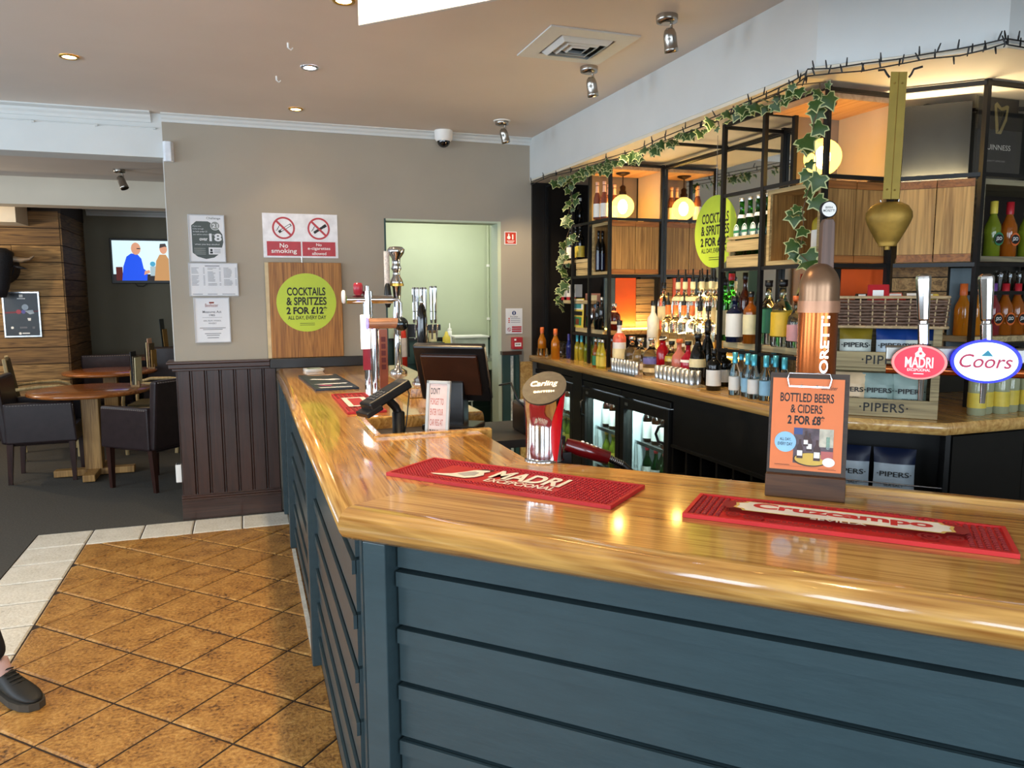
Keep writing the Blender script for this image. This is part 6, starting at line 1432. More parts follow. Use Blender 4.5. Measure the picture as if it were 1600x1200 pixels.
W_, H_ = .221, .304
p.poly([(.02, .235), (.05, .262), (.12, .262), (.17, .235), (.205, .18), (.21, .13), (.19, .06), (.15, .03), (.1, .02), (.05, .035), (.02, .06)], M_SLT).disc(.163, .235, .029, PAP).disc(.163, .235, .026, mat('mid_grey_print', '#8d918e', .6)).text('21', .163, .222, PAP, w=.034, h=.026, bold=.04)
p.text('Challenge', .155, .272, M_SLT, w=.085, h=.018).text('18', .163, .135, PAP, w=.075, h=.05, bold=.05).text('over', .09, .138, PAP, w=.05, h=.016, bold=.03).text('when you buy alcohol', .11, .108, PAP, w=.15, h=.011, bold=.01)
p.text('If you are', .028, .225, PAP, w=.05, h=.009, align='l').text('lucky enough', .028, .208, PAP, w=.065, h=.009, align='l').text('to look under 21', .028, .192, PAP, w=.085, h=.009, align='l').text('you will be asked to prove', .028, .172, PAP, w=.13, h=.009, align='l')
p.rect(.118, .05, .2, .095, PAP).disc(.134, .078, .008, INK, n=12).rect(.125, .056, .143, .068, INK)
for k in range(4): p.rect(.03, .05+.012*k, .10, .054+.012*k, mat('mid_grey_print', '#8d918e', .6)); 
for k in range(3): p.rect(.15, .06+.01*k, .19, .063+.01*k, TXT)
p.done()
t, p = notice('price_list', 'white landscape price list pinned below the age notice', -.330, -.028, 1.490, 1.706, .010, PAP, .005)
p.rect(.10, .194, .19, .199, TXT)
for c in range(3):
    for k in range(14): 
        if (k*7+c*3) % 9 != 8: p.rect(.018+.098*c, .182-.0085*k, .018+.098*c+random.uniform(.03, .055), .1845-.0085*k, TXT); p.rect(.088+.098*c, .182-.0085*k, .098+.098*c, .1845-.0085*k, TXT)
p.rect(.02, .012, .08, .015, TXT).rect(.11, .012, .17, .015, TXT).rect(.2, .012, .28, .015, TXT).done()
t, p = notice('measures_notice', 'white framed measures notice, lowest of three on the wall', -.310, -.090, 1.184, 1.481, .012, PAP, .006)
p.text('Beefeater', .11, .235, mat('rust_ink', '#8a3a2a', .6), w=.08, h=.022).rect(.095, .258, .125, .268, MATS['rust_ink']).text('Measures Act', .11, .195, TXT, w=.115, h=.016, bold=.02).text('1985', .11, .174, TXT, w=.036, h=.014, bold=.02).rect(.05, .165, .17, .1665, TXT)
p.text('GIN, RUM, VODKA,', .11, .138, TXT, w=.11, h=.011).text('WHISKY', .11, .122, TXT, w=.05, h=.011)
for y, w_ in ((.095, .16), (.085, .12), (.058, .10), (.046, .08), (.03, .07)): p.rect(.11-w_/2, y, .11+w_/2, y+.004, TXT)
p.done()
# no smoking sign
t, p = notice('no_smoking_sign', 'white two-part sign forbidding smoking and e-cigarettes', .140, .631, 1.746, 2.040, .004, mat('sign_white', '#e4e4e8', .35), cat='sign')
RED = mat('sign_red', '#b3242e', .4)
for cx, kind in ((.135, 0), (.365, 1)):
    cy = .197; p.disc(cx, cy, .074, RED, n=44).disc(cx, cy, .062, MATS['sign_white'], n=44)
    p.line(cx-.032, cy-.028, cx+.048, cy+.024, .017, INK)
    if kind == 0: p.line(cx-.024, cy-.023, cx+.043, cy+.021, .010, MATS['sign_white']).line(cx-.03, cy-.027, cx-.016, cy-.018, .017, INK)
    else: p.line(cx+.03, cy+.012, cx+.05, cy+.025, .02, INK)
    for k in range(3): p.line(cx-.05+.008*k, cy-.018+.012*k, cx-.035+.006*k, cy-.006+.012*k, .0035, INK)
    p.line(cx-.044, cy+.044, cx+.044, cy-.044, .014, RED)
    p.rect(cx-.112, .012, cx+.108, .108, RED)
    if kind == 0: p.text('No', cx-.002, .066, WHITE, w=.054, h=.030, bold=.02).text('smoking', cx-.002, .022, WHITE, w=.165, h=.038, bold=.02)
    else: p.text('No', cx-.002, .080, WHITE, w=.036, h=.018, bold=.02).text('e-cigarettes', cx-.002, .049, WHITE, w=.150, h=.024, bold=.02).text('allowed', cx-.002, .020, WHITE, w=.095, h=.020, bold=.02)
p.done()
# oak board with the promotion disc
t = thing('promotion_board', 'oak board with round lime green cocktail offer leaning on the wall', 'sign', (.395, YB, 1.068))
M_OAKB = wood('oiled_oak_board', '#6b3f17', '#b0793a', .5, along='Z', scale=1.4, dist=9, bump=.1)
box('board', (.165, YB-.032, 1.0685), (.645, YB-.006, 1.713), M_OAKB, t, bevel=.003); box('pale_edge', (.142, YB-.030, 1.0685), (.165, YB-.006, 1.713), mat('pale_edge_wood', '#c9b48c', .6), t)
promo(Print((.406, YB-.0325, 1.443), (1, 0, 0), (0, 0, 1), t), .198)
B().cyl((.385, YB-.02, 1.713), (.385, YB-.02, 1.75), .004, n=8).build('hook', P_SIL, t)
# small signs by the pier
t, p = notice('fire_point_sign', 'small red fire point sign above the pier notices', 1.847, 1.943, 1.860, 1.956, .004, PAP, cat='sign'); OR = mat('fire_red', '#c43a22', .4)
p.rect(.006, .006, .090, .090, OR).disc(.034, .052, .013, WHITE, n=16).rect(.029, .062, .039, .080, WHITE).rect(.060, .038, .070, .075, WHITE).rect(.018, .024, .078, .029, WHITE).rect(.026, .014, .07, .018, WHITE).done()
t, p = notice('fire_action_notice', 'white fire action notice with red bars on the pier', 1.854, 1.987, 1.197, 1.387, .004, PAP)
p.disc(.066, .155, .016, mat('sign_blue', '#203a70', .4), n=20).rect(.063, .145, .069, .165, WHITE).text('Fire action', .066, .122, INK, w=.06, h=.012)
for k in range(3): p.rect(.02, .083+.014*k, .032, .091+.014*k, OR).rect(.04, .085+.014*k, .115, .088+.014*k, TXT)
p.ring(.026, .032, .011, .014, RED, n=16).line(.018, .04, .034, .024, .003, RED)
for k in range(3): p.rect(.048, .012+.016*k, .125, .023+.016*k, RED)
p.done()
t = thing('fire_call_point', 'red break-glass fire alarm box at the foot of the pier notices', 'fire alarm', (1.935, YB, 1.08)); box('case', (1.894, YB-.045, 1.08), (1.976, YB-.001, 1.17), RED, t, bevel=.004)
Print((1.894, YB-.0455, 1.08), (1, 0, 0), (0, 0, 1), t).rect(.016, .022, .068, .05, WHITE).rect(.024, .032, .032, .042, INK).rect(.037, .032, .045, .042, INK).rect(.05, .032, .058, .042, INK).rect(.012, .066, .028, .08, WHITE).done()
t = thing('motion_sensor', 'white alarm motion sensor high on the wall corner', 'sensor', (-.405, YB, 2.338))
B().prism([(-.438, YB-.001), (-.438, YB-.035), (-.425, YB-.05), (-.39, YB-.05), (-.376, YB-.001)], 2.338, 2.462).build('case', mat('sensor_white', '#dfe4ea', .35), t, bevel=.005)
t = thing('air_freshener', 'white plastic plug-in box on the wainscot end', 'air freshener', (-.475, YB+.05, .30)); box('case', (-.478, YB+.015, .25), (-.4415, YB+.085, .37), WHITE, t, bevel=.004); box('vent', (-.474, YB+.02, .366), (-.446, YB+.08, .372), P_SIL, t)
t = thing('dome_camera', 'white dome security camera under the cornice', 'camera', atz(693, 205, CEIL-.005).to_tuple())
dcx, dcy = 1.30, YB-.085
p_ = aty(693, 212, YB-.085); dcx = p_.x; t.location = (dcx, dcy, CEIL); WL[t.name] = Vector((dcx, dcy, CEIL))
B().lathe([(.050, CEIL-.075), (.062, CEIL-.06), (.064, CEIL-.002)], (dcx, dcy, 0), n=26).build('housing', WHITE, t)
B().lathe([(0, CEIL-.118)]+[(.046*math.cos(a), CEIL-.074-.044*math.sin(a)) for a in [math.pi/2*(8-k)/9 for k in range(9)]], (dcx, dcy, 0), n=24).build('dome', mat('smoked_dome', '#0b0c0e', .06, coat=.5), t)

# ================================================================ CEILING
M_NICK = mat('brushed_nickel', '#a9a49c', .25, 1.0, vary=.05)
def spot(label, p, aim, r=.027, L_=.095, base=.045, z=CEIL, white=False):
    p = Vector((p[0], p[1], z)); t = thing('ceiling_spotlight', label, 'spotlight', p)
    B().lathe([(base*.55, -.032), (base*.95, -.026), (base, -.014), (base, 0)], p, n=24).build('base', M_NICK, t)
    if white: B().lathe([(base*1.25, -.006), (base*1.25, 0)], p, n=24).build('plate', WHITE, t)
    j = p+Vector((.022, .0, -.085)); B().tube([p+Vector((.02, 0, -.03)), p+Vector((.024, 0, -.055)), j], .006, n=10).build('arm', M_NICK, t)
    a = (Vector(aim)).normalized(); c = j+Vector((-.012, -.01, 0))-a*.035
    B().lathe([(.010, 0), (r*.75, .008), (r*.97, .025), (r, .04), (r, L_*.78), (r*1.05, L_*.8), (r*1.05, L_), (r*.85, L_)], c, axis=a, n=22).build('can', M_NICK, t)
    B().lathe([(r*.84, L_-.006), (0, L_-.0065)], c, axis=a, n=18).build('lens', glow('spot_lens', '#ffe2b0', 5.0), t)
    if z == CEIL: lamp('spot_beam', 'SPOT', c+a*(L_+.004), 38, (1.0, .76, .46), spot_size=R(75), spot_blend=.6, shadow_soft_size=.02, aim=c+a*2)
spot('chrome ceiling spotlight nearest the viewer above the bar', (1.70, 2.87), (.30, .25, -1)); spot('chrome ceiling spotlight beside the air vent', (1.70, 3.62), (.30, .25, -1)); spot('chrome ceiling spotlight on a white plate by the cornice', (1.665, 4.89), (.35, .2, -1), white=True)
p_ = aty(186, 262, 6.9); spot('small chrome spotlight between the two ceiling beams', (p_.x, 6.9), (.4, -.25, -1), z=2.5, r=.03, L_=.11)
def downlight(label, px, py, warm, energy=26, xy=None, z=CEIL, lit=True):
    p = atz(px, py, z) if xy is None else Vector((xy[0], xy[1], z)); t = thing('downlight', label, 'downlight', (p.x, p.y, z))
    B().lathe([(.030, -.003), (.031, -.006), (.043, -.007), (.045, -.001)], (p.x, p.y, z), n=26, ends=False).build('rim', P_GOLD if warm else CHROME, t)
    B().lathe([(.0, -.0035), (.030, -.0035)], (p.x, p.y, z), n=22).build('lens', glow('warm_lens', '#ffe9b8', 9) if warm else glow('cool_lens', '#eef4ff', 9), t)
    col = (1.0, .70, .36) if warm else (1.0, .82, .58)
    lamp('downlight_beam', 'SPOT', (p.x, p.y, z-.012), energy, col, spot_size=R(104), spot_blend=.45, shadow_soft_size=.025, aim=(p.x, p.y, 0))
DL = 46
downlight('lit brass downlight over the tiled walkway', 108, 88, True, DL*.3); downlight('lit white downlight in mid ceiling', 484, 105, False, DL); downlight('brass downlight nearest the cornice', 462, 170, True, 5); downlight('brass downlight cut by the top edge of the picture', 537, 0, True, DL)
downlight('downlight over the near bar corner', 0, 0, True, DL, xy=(.43, 2.2)); downlight('downlight over the walkway behind the viewer', 0, 0, True, DL*.3, xy=(-.74, 2.2))
p_ = aty(252, 331, 8.4); downlight('small lit downlight beyond the rear beam', 0, 0, True, 12, xy=(p_.x, 8.4), z=2.5)
for i, (px, py) in enumerate(((450, 67), (432, 119))):
    p = atz(px, py, CEIL); t = thing('ceiling_hook', 'tiny white ceiling hook, %s' % ('farther from the cornice' if i == 0 else 'nearer the cornice'), 'hook', p)
    B().cyl((p.x, p.y, CEIL-.022), (p.x, p.y, CEIL), .005, n=8).build('stem', WHITE, t); B().tube([(p.x, p.y, CEIL-.022), (p.x+.012, p.y, CEIL-.03), (p.x+.02, p.y, CEIL-.02)], .003, n=6).build('hook_end', WHITE, t)
# air diffuser
t = thing('air_vent', 'square white ceiling air diffuser beside the spotlights', 'air vent', (1.50, 3.33, CEIL)); b = B(); o2 = .215
def sqring(b, ro, ri, zo, zi):
    P = [(1.50+sx*r, 3.33+sy*r, z) for r, z in ((ro, zo), (ri, zi)) for sx, sy in ((-1, -1), (1, -1), (1, 1), (-1, 1))]; b.add(P, [(k, 4+k, 4+(k+1) % 4, (k+1) % 4) for k in range(4)])
sqring(b, .215, .215, CEIL-.001, CEIL-.008); sqring(b, .215, .135, CEIL-.008, CEIL-.010); b.build('flange', M_WHITE, t)
for k, r in enumerate((.128, .094, .060)):
    b = B(); sqring(b, r, r-.022, CEIL-.004, CEIL-.026); sqring(b, r-.022, r-.022-.003, CEIL-.026, CEIL-.026); sqring(b, r-.025, r-.003, CEIL-.026, CEIL-.004); b.build('vane', M_WHITE, t)
box('void', (1.365, 3.195, CEIL-.003), (1.635, 3.465, CEIL-.0005), mat('vent_void', '#15120f', .9), t)

# ================================================================ KITCHEN THINGS
p_ = aty(627, 540, 7.12); t = thing('fire_extinguisher', 'red fire extinguisher on the kitchen wall', 'fire extinguisher', (p_.x, 7.12, .78)); zl = aty(627, 582, 7.12).z
B().lathe([(.055, zl), (.062, zl+.012), (.062, zl+.36), (.05, zl+.41), (.022, zl+.44), (.022, zl+.46)], (p_.x, 7.15, 0), n=22).build('cylinder', mat('extinguisher_red', '#d2301e', .3), t)
B().lathe([(.0625, zl+.15), (.0625, zl+.33)], (p_.x, 7.15, 0), n=22).build('label', mat('extinguisher_label', '#e3c9c0', .5), t)
b = B(); b.box((p_.x-.015, 7.10, zl+.46), (p_.x+.015, 7.17, zl+.485)); b.tube([(p_.x, 7.12, zl+.49), (p_.x+.01, 7.05, zl+.52)], .008, n=6); b.build('valve', BLACKP, t); B().tube([(p_.x+.015, 7.12, zl+.47), (p_.x+.06, 7.10, zl+.40), (p_.x+.068, 7.10, zl+.15)], .010, n=8).build('hose', BLACKP, t); box('bracket', (p_.x-.03, 7.212, zl+.2), (p_.x+.03, 7.224, zl+.3), BLACKM, t)
px_ = aty(763, 430, 7.22).x; t = thing('wall_pipe', 'white pipe with clips up the mint kitchen wall', 'pipe', (px_, 7.22, 1.08)); B().cyl((px_, 7.225, 1.08), (px_, 7.225, 2.5), .012, n=12).build('pipe', M_MINT, t)
for py in (415, 498): B().cyl((px_, 7.225, aty(763, py, 7.22).z-.012), (px_, 7.225, aty(763, py, 7.22).z+.012), .018, n=12).build('clip', WHITE, t)
t = thing('kitchen_bench', 'steel kitchen worktop seen through the doorway', 'worktop', (1.9, 6.9, 0)); zb5 = .905
box('top', (1.55, 6.65, zb5-.03), (2.30, 7.21, zb5), P_SIL, t); box('upstand', (1.55, 6.652, zb5-.11), (2.30, 6.665, zb5-.03), M_MINT, t)
for x in (1.6, 2.25): box('leg', (x-.02, 6.70, 0), (x+.02, 6.74, zb5-.03), P_SIL, t)
t2 = thing('wire_rack', 'white wire rack under the kitchen worktop', 'rack', (1.75, 6.8, 0)); b = B()
for z in (.2, .35, .5, .65): b.box((1.62, 6.69, z), (1.98, 6.70, z+.012))
for x in (1.63, 1.80, 1.97): b.box((x-.006, 6.70, 0), (x+.006, 6.712, .70))
b.build('rack', WHITE, t2)
def kx(px, y=6.85): return aty(px, 560, y).x
bottle('spray_bottle', 'white cleaning bottle with a nozzle in the kitchen', (aty(703, 545, 7.0).x, 7.0, zb5), 'sauce', .24, .04, WHITE, WHITE, cap0=.8, pour=WHITE)
t = thing('storage_box', 'clear plastic tub on the kitchen worktop', 'tub', (2.02, 6.95, zb5)); box('tub', (1.86, 6.85, zb5+.001), (2.18, 7.1, zb5+.18), mat('milky_plastic', '#cfd6cc', .3, trans=.3), t); box('lid', (1.85, 6.84, zb5+.181), (2.19, 7.11, zb5+.195), WHITE, t)
t = thing('mustard_bottle', 'yellow squeeze bottle on the kitchen worktop', 'bottle', (1.76, 6.80, zb5)); B().lathe([(.035, .001), (.037, .01), (.037, .19), (.02, .21), (.012, .24), (0, .25)], n=18).build('body', P_YEL, t, local=True)
t = thing('spice_jar', 'small brown-lidded jar beside the yellow bottle', 'jar', (1.70, 7.10, zb5)); B().lathe([(.04, .001), (.04, .22)], n=16).build('jar', P_CREAM, t, local=True); B().lathe([(.041, .221), (.041, .25), (0, .25)], n=16).build('lid', mat('brown_lid', '#5a3a1a', .5), t, local=True)
t = thing('plastic_crate', 'black plastic crate on the kitchen worktop', 'crate', (1.66, 6.78, zb5)); box('body', (1.60, 6.70, zb5+.001), (1.71, 6.86, zb5+.15), BLACKP, t, bevel=.006); box('rim', (1.595, 6.695, zb5+.13), (1.715, 6.865, zb5+.152), BLACKP, t)

# ================================================================ REAR SEATING ROOM
M_TABT = wood('table_top_wood', '#6b3716', '#b56a30', .25, along='X', scale=1.2, coat=.4); M_TABL = wood('table_leg_wood', '#7a5527', '#b5894d', .45, along='Z', scale=2); M_LEATH = mat('brown_leather', '#2c2122', .3, vary=.2, scale=20, bump=.15, bscale=180); M_CHLEG = wood('chair_leg_wood', '#200f0b', '#3d2018', .35, along='Z', scale=3); M_STITCH = mat('pale_stitching', '#8c8078', .7)
M_BEECH = wood('beech_frame', '#a88a58', '#d3b985', .4, along='Z', scale=2); M_OLIVE = mat('olive_seat_fabric', '#4a4328', .7, vary=.15, scale=50)
def round_table(label, c, r, z=.725):
    t = thing('round_table', label, 'table', (c[0], c[1], 0))
    B().lathe([(r-.02, z-.032), (r, z-.024), (r, z-.006), (r-.008, z), (0, z)], n=48).build('table_top', M_TABT, t, local=True)
    B().box((-.065, -.065, .06), (.065, .065, z-.05)).build('pedestal', M_TABL, t, local=True, bevel=.006)
    b = B(); b.bar((-.30, 0, .035), (.30, 0, .035), .09, .055); t1 = b.build('foot', M_TABL, t, local=True, bevel=.006); b = B(); b.bar((0, -.30, .035), (0, .30, .035), .09, .055); b.build('foot', M_TABL, t, local=True, bevel=.006)
    B().bar((-.28, 0, z-.042), (.28, 0, z-.042), .07, .018).build('bearer', M_TABL, t, local=True)
    return t
T1 = (-1.235, 7.02); T2 = (-1.33, 8.70)
round_table('round wooden table nearer the carpet edge, between two leather chairs', T1, .455); round_table('round wooden table farther back beside the beech chairs', T2, .44)
def tub_chair(label, loc, rz, group=None):
    """leather tub chair facing local +x"""
    t = thing('tub_chair', label, 'chair', (loc[0], loc[1], 0), rz, group); s = .255
    B().box((-.22, -.20, .30), (.26, .20, .455)).build('seat', M_LEATH, t, local=True, bevel=.03)
    b = B(); P = []
    for z, dx in ((.33, 0), (.86, -.055)): P += [(-s+dx+.0, -.245, z), (-s+dx+.065, -.245, z), (-s+dx+.065, .245, z), (-s+dx, .245, z)]
    b.add(P, [(0, 3, 2, 1), (4, 5, 6, 7), (0, 1, 5, 4), (1, 2, 6, 5), (2, 3, 7, 6), (3, 0, 4, 7)]); bk_ = b.build('backrest', M_LEATH, t, local=True, bevel=.018)
    for sy in (-1, 1):
        y0, y1 = sorted((sy*.262, sy*.205)); P = []
        for z in (.33, .655): P += [(-s+.03, y0, z), (.275 if z < .5 else .255, y0, z), (.275 if z < .5 else .255, y1, z), (-s+.03, y1, z)]
        b = B(); b.add(P, [(0, 3, 2, 1), (4, 5, 6, 7), (0, 1, 5, 4), (1, 2, 6, 5), (2, 3, 7, 6), (3, 0, 4, 7)]); ar = b.build('arm', M_LEATH, t, local=True, bevel=.014)
        b = B()
        for k in range(22): b.box((-.20+.0205*k, sy*.262-.002, .635), (-.188+.0205*k, sy*.262+.002, .639))
        for k in range(14): b.box((.253+.0*k, sy*.250-.006, .36+.02*k), (.2575, sy*.250+.004, .371+.02*k))
        b.build('stitching', M_STITCH, ar, local=True)
    b = B()
    for k in range(20): b.box((-.315, -.235+.0235*k, .845), (-.306, -.222+.0235*k, .850))
    b.build('stitching', M_STITCH, bk_, local=True)
    for sx, sy in ((-1, -1), (-1, 1), (1, -1), (1, 1)):
        b = B(); x, y = sx*.215+.015, sy*.215; dx = -.02 if sx < 0 else .0
        P = [(x-.022, y-.022, .33), (x+.022, y-.022, .33), (x+.022, y+.022, .33), (x-.022, y+.022, .33), (x+dx-.014, y-.014, 0), (x+dx+.014, y-.014, 0), (x+dx+.014, y+.014, 0), (x+dx-.014, y+.014, 0)]
        b.add(P, [(0, 1, 2, 3), (7, 6, 5, 4), (1, 0, 4, 5), (2, 1, 5, 6), (3, 2, 6, 7), (0, 3, 7, 4)]); b.build('leg', M_CHLEG, t, local=True)
    return t
tub_chair('brown leather tub chair tucked in at the left of the near table', (-1.60, 7.09), R(2)); tub_chair('brown leather tub chair beside the wainscot corner', (-.715, 6.50), R(139))
tub_chair('dark leather chair behind the far table by the plank wall', (-1.43, 9.435), R(90))
def beech_chair(label, loc, rz):
    t = thing('beech_armchair', label, 'chair', (loc[0], loc[1], 0), rz)
    B().box((-.20, -.215, .42), (.23, .215, .475)).build('seat', M_OLIVE, t, local=True, bevel=.015)
    b = B(); P = []
    for z, dx in ((.46, -.20), (.93, -.275)): P += [(dx-.02, -.20, z), (dx+.02, -.20, z), (dx+.02, .20, z), (dx-.02, .20, z)]
    b.add(P, [(0, 3, 2, 1), (4, 5, 6, 7), (0, 1, 5, 4), (1, 2, 6, 5), (2, 3, 7, 6), (3, 0, 4, 7)]); b.build('backrest', M_OLIVE, t, local=True, bevel=.012)
    for sy in (-1, 1):
        y = sy*.235
        B().bar((-.19, y, 0.0), (-.285, y, .94), .03, .036, up=(0, 1, 0)).build('rear_leg', M_BEECH, t, local=True, bevel=.006)
        B().tube([(-.235, y, .655), (-.05, y, .672), (.12, y, .672), (.20, y, .65), (.245, y, .59), (.255, y, .50), (.25, y, .25), (.245, y, 0.0)], .016, n=10).build('arm_and_front_leg', M_BEECH, t, local=True)
        B().bar((-.20, y, .43), (.245, y, .43), .025, .04).build('side_rail', M_BEECH, t, local=True)
    return t
beech_chair('beech armchair with olive back before the plank wall', (-1.80, 8.08), R(12)); beech_chair('beech armchair with olive back near the wall corner', (-.82, 8.0), R(172))
# bench and dark furniture at the back
t = thing('sideboard', 'low dark sideboard under the television', 'sideboard', (-.9, 9.95, 0)); box('top', (-1.5, 9.72, .74), (.3, 10.19, .775), M_TABT, t); box('body', (-1.48, 9.74, 0.05), (.28, 10.19, .739), mat('dark_furniture', '#120d0b', .5), t)
for k in range(4): box('door', (-1.46+.435*k, 9.728, .09), (-1.04+.435*k, 9.739, .70), MATS['dark_furniture'], t)
t = thing('leather_chair', 'dark chair back against the rear wall corner', 'chair', (-.85, 9.45, 0)); box('backrest', (-1.10, 9.58, .40), (-.60, 9.66, .90), M_LEATH, t, bevel=.02); box('seat', (-1.10, 9.22, .30), (-.60, 9.575, .45), M_LEATH, t, bevel=.02)
for x in (-1.06, -.64):
    for y in (9.26, 9.60): box('leg', (x-.02, y-.02, 0), (x+.02, y+.02, .30), M_CHLEG, t)
# menu holders
def menus(label, loc, parts, cat='menu holder'):
    t = thing('menu_holder', label, cat, loc)
    box('block', (loc[0]-.035, loc[1]-.03, loc[2]+.0005), (loc[0]+.035, loc[1]+.03, loc[2]+.05), M_TABL, t)
    for nm, dx, dy, w_, h_, lean, m_ in parts:
        c = Vector((loc[0]+dx, loc[1]+dy, loc[2]+.02)); v = Vector((lean, 0, 1)).normalized(); u = Vector((0.3, .95, 0)).normalized(); n = u.cross(v)
        B().obox(c+v*h_/2, u, v, n, w_/2, h_/2, .003).build(nm, m_, t)
M_MENU = mat('patterned_menu', '#6d5f48', .6, vary=.6, scale=70); M_KRAFT = mat('kraft_card', '#b08a4a', .6)
zt3 = .7255
p_ = atz(212, 604, zt3); menus('bundle of menus in a wooden block on the near round table', (p_.x, p_.y, zt3), [('menu', .0, 0, .10, .28, -.02, INK), ('menu', .014, .0, .12, .24, .0, M_MENU), ('menu', .026, 0, .12, .23, .02, P_CREAM), ('card', -.02, 0, .07, .12, 0, M_KRAFT)])
p_ = atz(237, 576, zt3); menus('taller menus and napkins on the far round table', (p_.x, p_.y, zt3), [('menu', -.02, 0, .10, .26, 0, P_CREAM), ('menu', .01, .0, .13, .25, .0, M_MENU), ('card', .03, -.01, .12, .18, 0, M_KRAFT), ('menu', .0, .02, .1, .30, -.03, P_PEACH)])
p_ = aty(258, 545, 9.85); menus('dark menu standing on the sideboard by the wall corner', (p_.x, 9.85, .776), [('menu', 0, 0, .12, .42, -.06, M_SLT), ('menu', .02, .0, .12, .30, -.05, M_KRAFT)])
# television
p0, p1 = aty(170, 372, 10.12), aty(264, 443, 10.12); tx0, tx1 = p0.x, p0.x+.98; tz0, tz1 = aty(175, 443, 10.12).z, p0.z
t = thing('television', 'wall television showing two men in a pale room', 'television', ((tx0+tx1)/2, 10.12, tz0)); box('casing', (tx0, 10.12, tz0), (tx1, 10.16, tz1), BLACKP, t, bevel=.006); box('bracket', (tx0+.35, 10.16, tz0+.15), (tx0+.6, 10.19, tz1-.15), BLACKM, t)
def scr(name, c, s=1.0): return glow('screen_'+name, c, s)
W_, H_ = tx1-tx0-.05, tz1-tz0-.06; pr = Print((tx0+.025, 10.1195, tz0+.035), (1, 0, 0), (0, 0, 1), t, lift=.0006)
pr.rect(0, 0, W_, H_, scr('wall', '#bcd3da')); pr.rect(.0, 0, W_, H_*.16, scr('dark', '#231c1e')); pr.rect(.03, 0, .10, H_*.34, scr('maroon', '#4a1a18')).rect(.40, H_*.12, .62, H_*.36, scr('grey', '#8fa0a5')).disc(.43, H_*.42, .03, scr('teal', '#3f8aa8')).disc(.50, H_*.44, .025, scr('teal', '#3f8aa8'))
sk = scr('skin', '#b98468')
pr.poly([(.09, 0), (.36, 0), (.37, H_*.22), (.33, H_*.30), (.31, H_*.55), (.27, H_*.66), (.20, H_*.68), (.15, H_*.60), (.11, H_*.35)], scr('blue', '#1446c8')).disc(.255, H_*.80, .052, sk, ry=.072).rect(.265, H_*.79, .305, H_*.815, scr('dark', '#231c1e')).poly([(.33, H_*.14), (.40, H_*.2), (.39, H_*.27), (.34, H_*.24)], sk)
pr.poly([(.44, 0), (.62, 0), (.62, H_*.5), (.58, H_*.66), (.51, H_*.66), (.47, H_*.5)], scr('tan', '#a67a4c')).disc(.555, H_*.80, .042, sk, ry=.06).poly([(.512, H_*.82), (.52, H_*.93), (.58, H_*.94), (.595, H_*.85), (.57, H_*.86)], scr('hair', '#3a3230')).rect(.62, 0, W_, H_, scr('navy', '#25408a')).done()
B().tube([(tx0+.25, 10.15, tz0), (tx0+.27, 10.15, tz0-.03), (tx0+.33, 10.16, tz0-.035), (tx0+.38, 10.15, tz0)], .005, n=6).build('cable', BLACKP, t)
# framed poster on the planks
p0, p1 = aty(2, 456, 8.985), aty(66, 526, 8.985)
t = thing('framed_poster', 'dark sports poster in a silver frame on the plank wall', 'poster', ((p0.x+p1.x)/2, 8.985, p1.z)); box('panel', (p0.x, 8.982, p1.z), (p1.x, 8.994, p0.z), mat('poster_black', '#20262c', .35, vary=.3, scale=8), t)
b = B(); e = .014
b.box((p0.x, 8.976, p1.z), (p1.x, 8.982, p1.z+e)); b.box((p0.x, 8.976, p0.z-e), (p1.x, 8.982, p0.z)); b.box((p0.x, 8.976, p1.z+e), (p0.x+e, 8.982, p0.z-e)); b.box((p1.x-e, 8.976, p1.z+e), (p1.x, 8.982, p0.z-e)); b.build('frame', P_SIL, t)
pr = Print((p0.x, 8.9815, p1.z), (1, 0, 0), (0, 0, 1), t); w_, h_ = p1.x-p0.x, p0.z-p1.z
pr.poly([(.05*w_, h_*.52), (.95*w_, h_*.56), (.95*w_, h_*.58), (.05*w_, h_*.56)], mat('poster_red_glow', '#7a2a33', .5)).disc(.42*w_, h_*.56, .07*w_, mat('poster_maroon', '#a03a4a', .5)).disc(.55*w_, h_*.56, .06*w_, mat('poster_violet', '#5a5aa0', .5)).disc(.60*w_, h_*.66, .09*w_, mat('poster_silver', '#a9b4bd', .4), ry=.03).poly([(.58*w_, .58*h_), (.8*w_, .6*h_), (.84*w_, .52*h_), (.72*w_, .5*h_)], MATS['poster_silver']).rect(.46*w_, .88*h_, .56*w_, .94*h_, WHITE).rect(.40*w_, .84*h_, .62*w_, .86*h_, WHITE)
pr.disc(.42*w_, .08*h_, .04*w_, WHITE).rect(.48*w_, .07*h_, .68*w_, .095*h_, WHITE).rect(.42*w_, .19*h_, .62*w_, .23*h_, TXT).disc(.22*w_, .21*h_, .04*w_, WHITE).rect(.76*w_, .18*h_, .83*w_, .23*h_, TXT).poly([(.64*w_, .42*h_), (.74*w_, .42*h_), (.73*w_, .36*h_), (.66*w_, .36*h_)], WHITE).done()
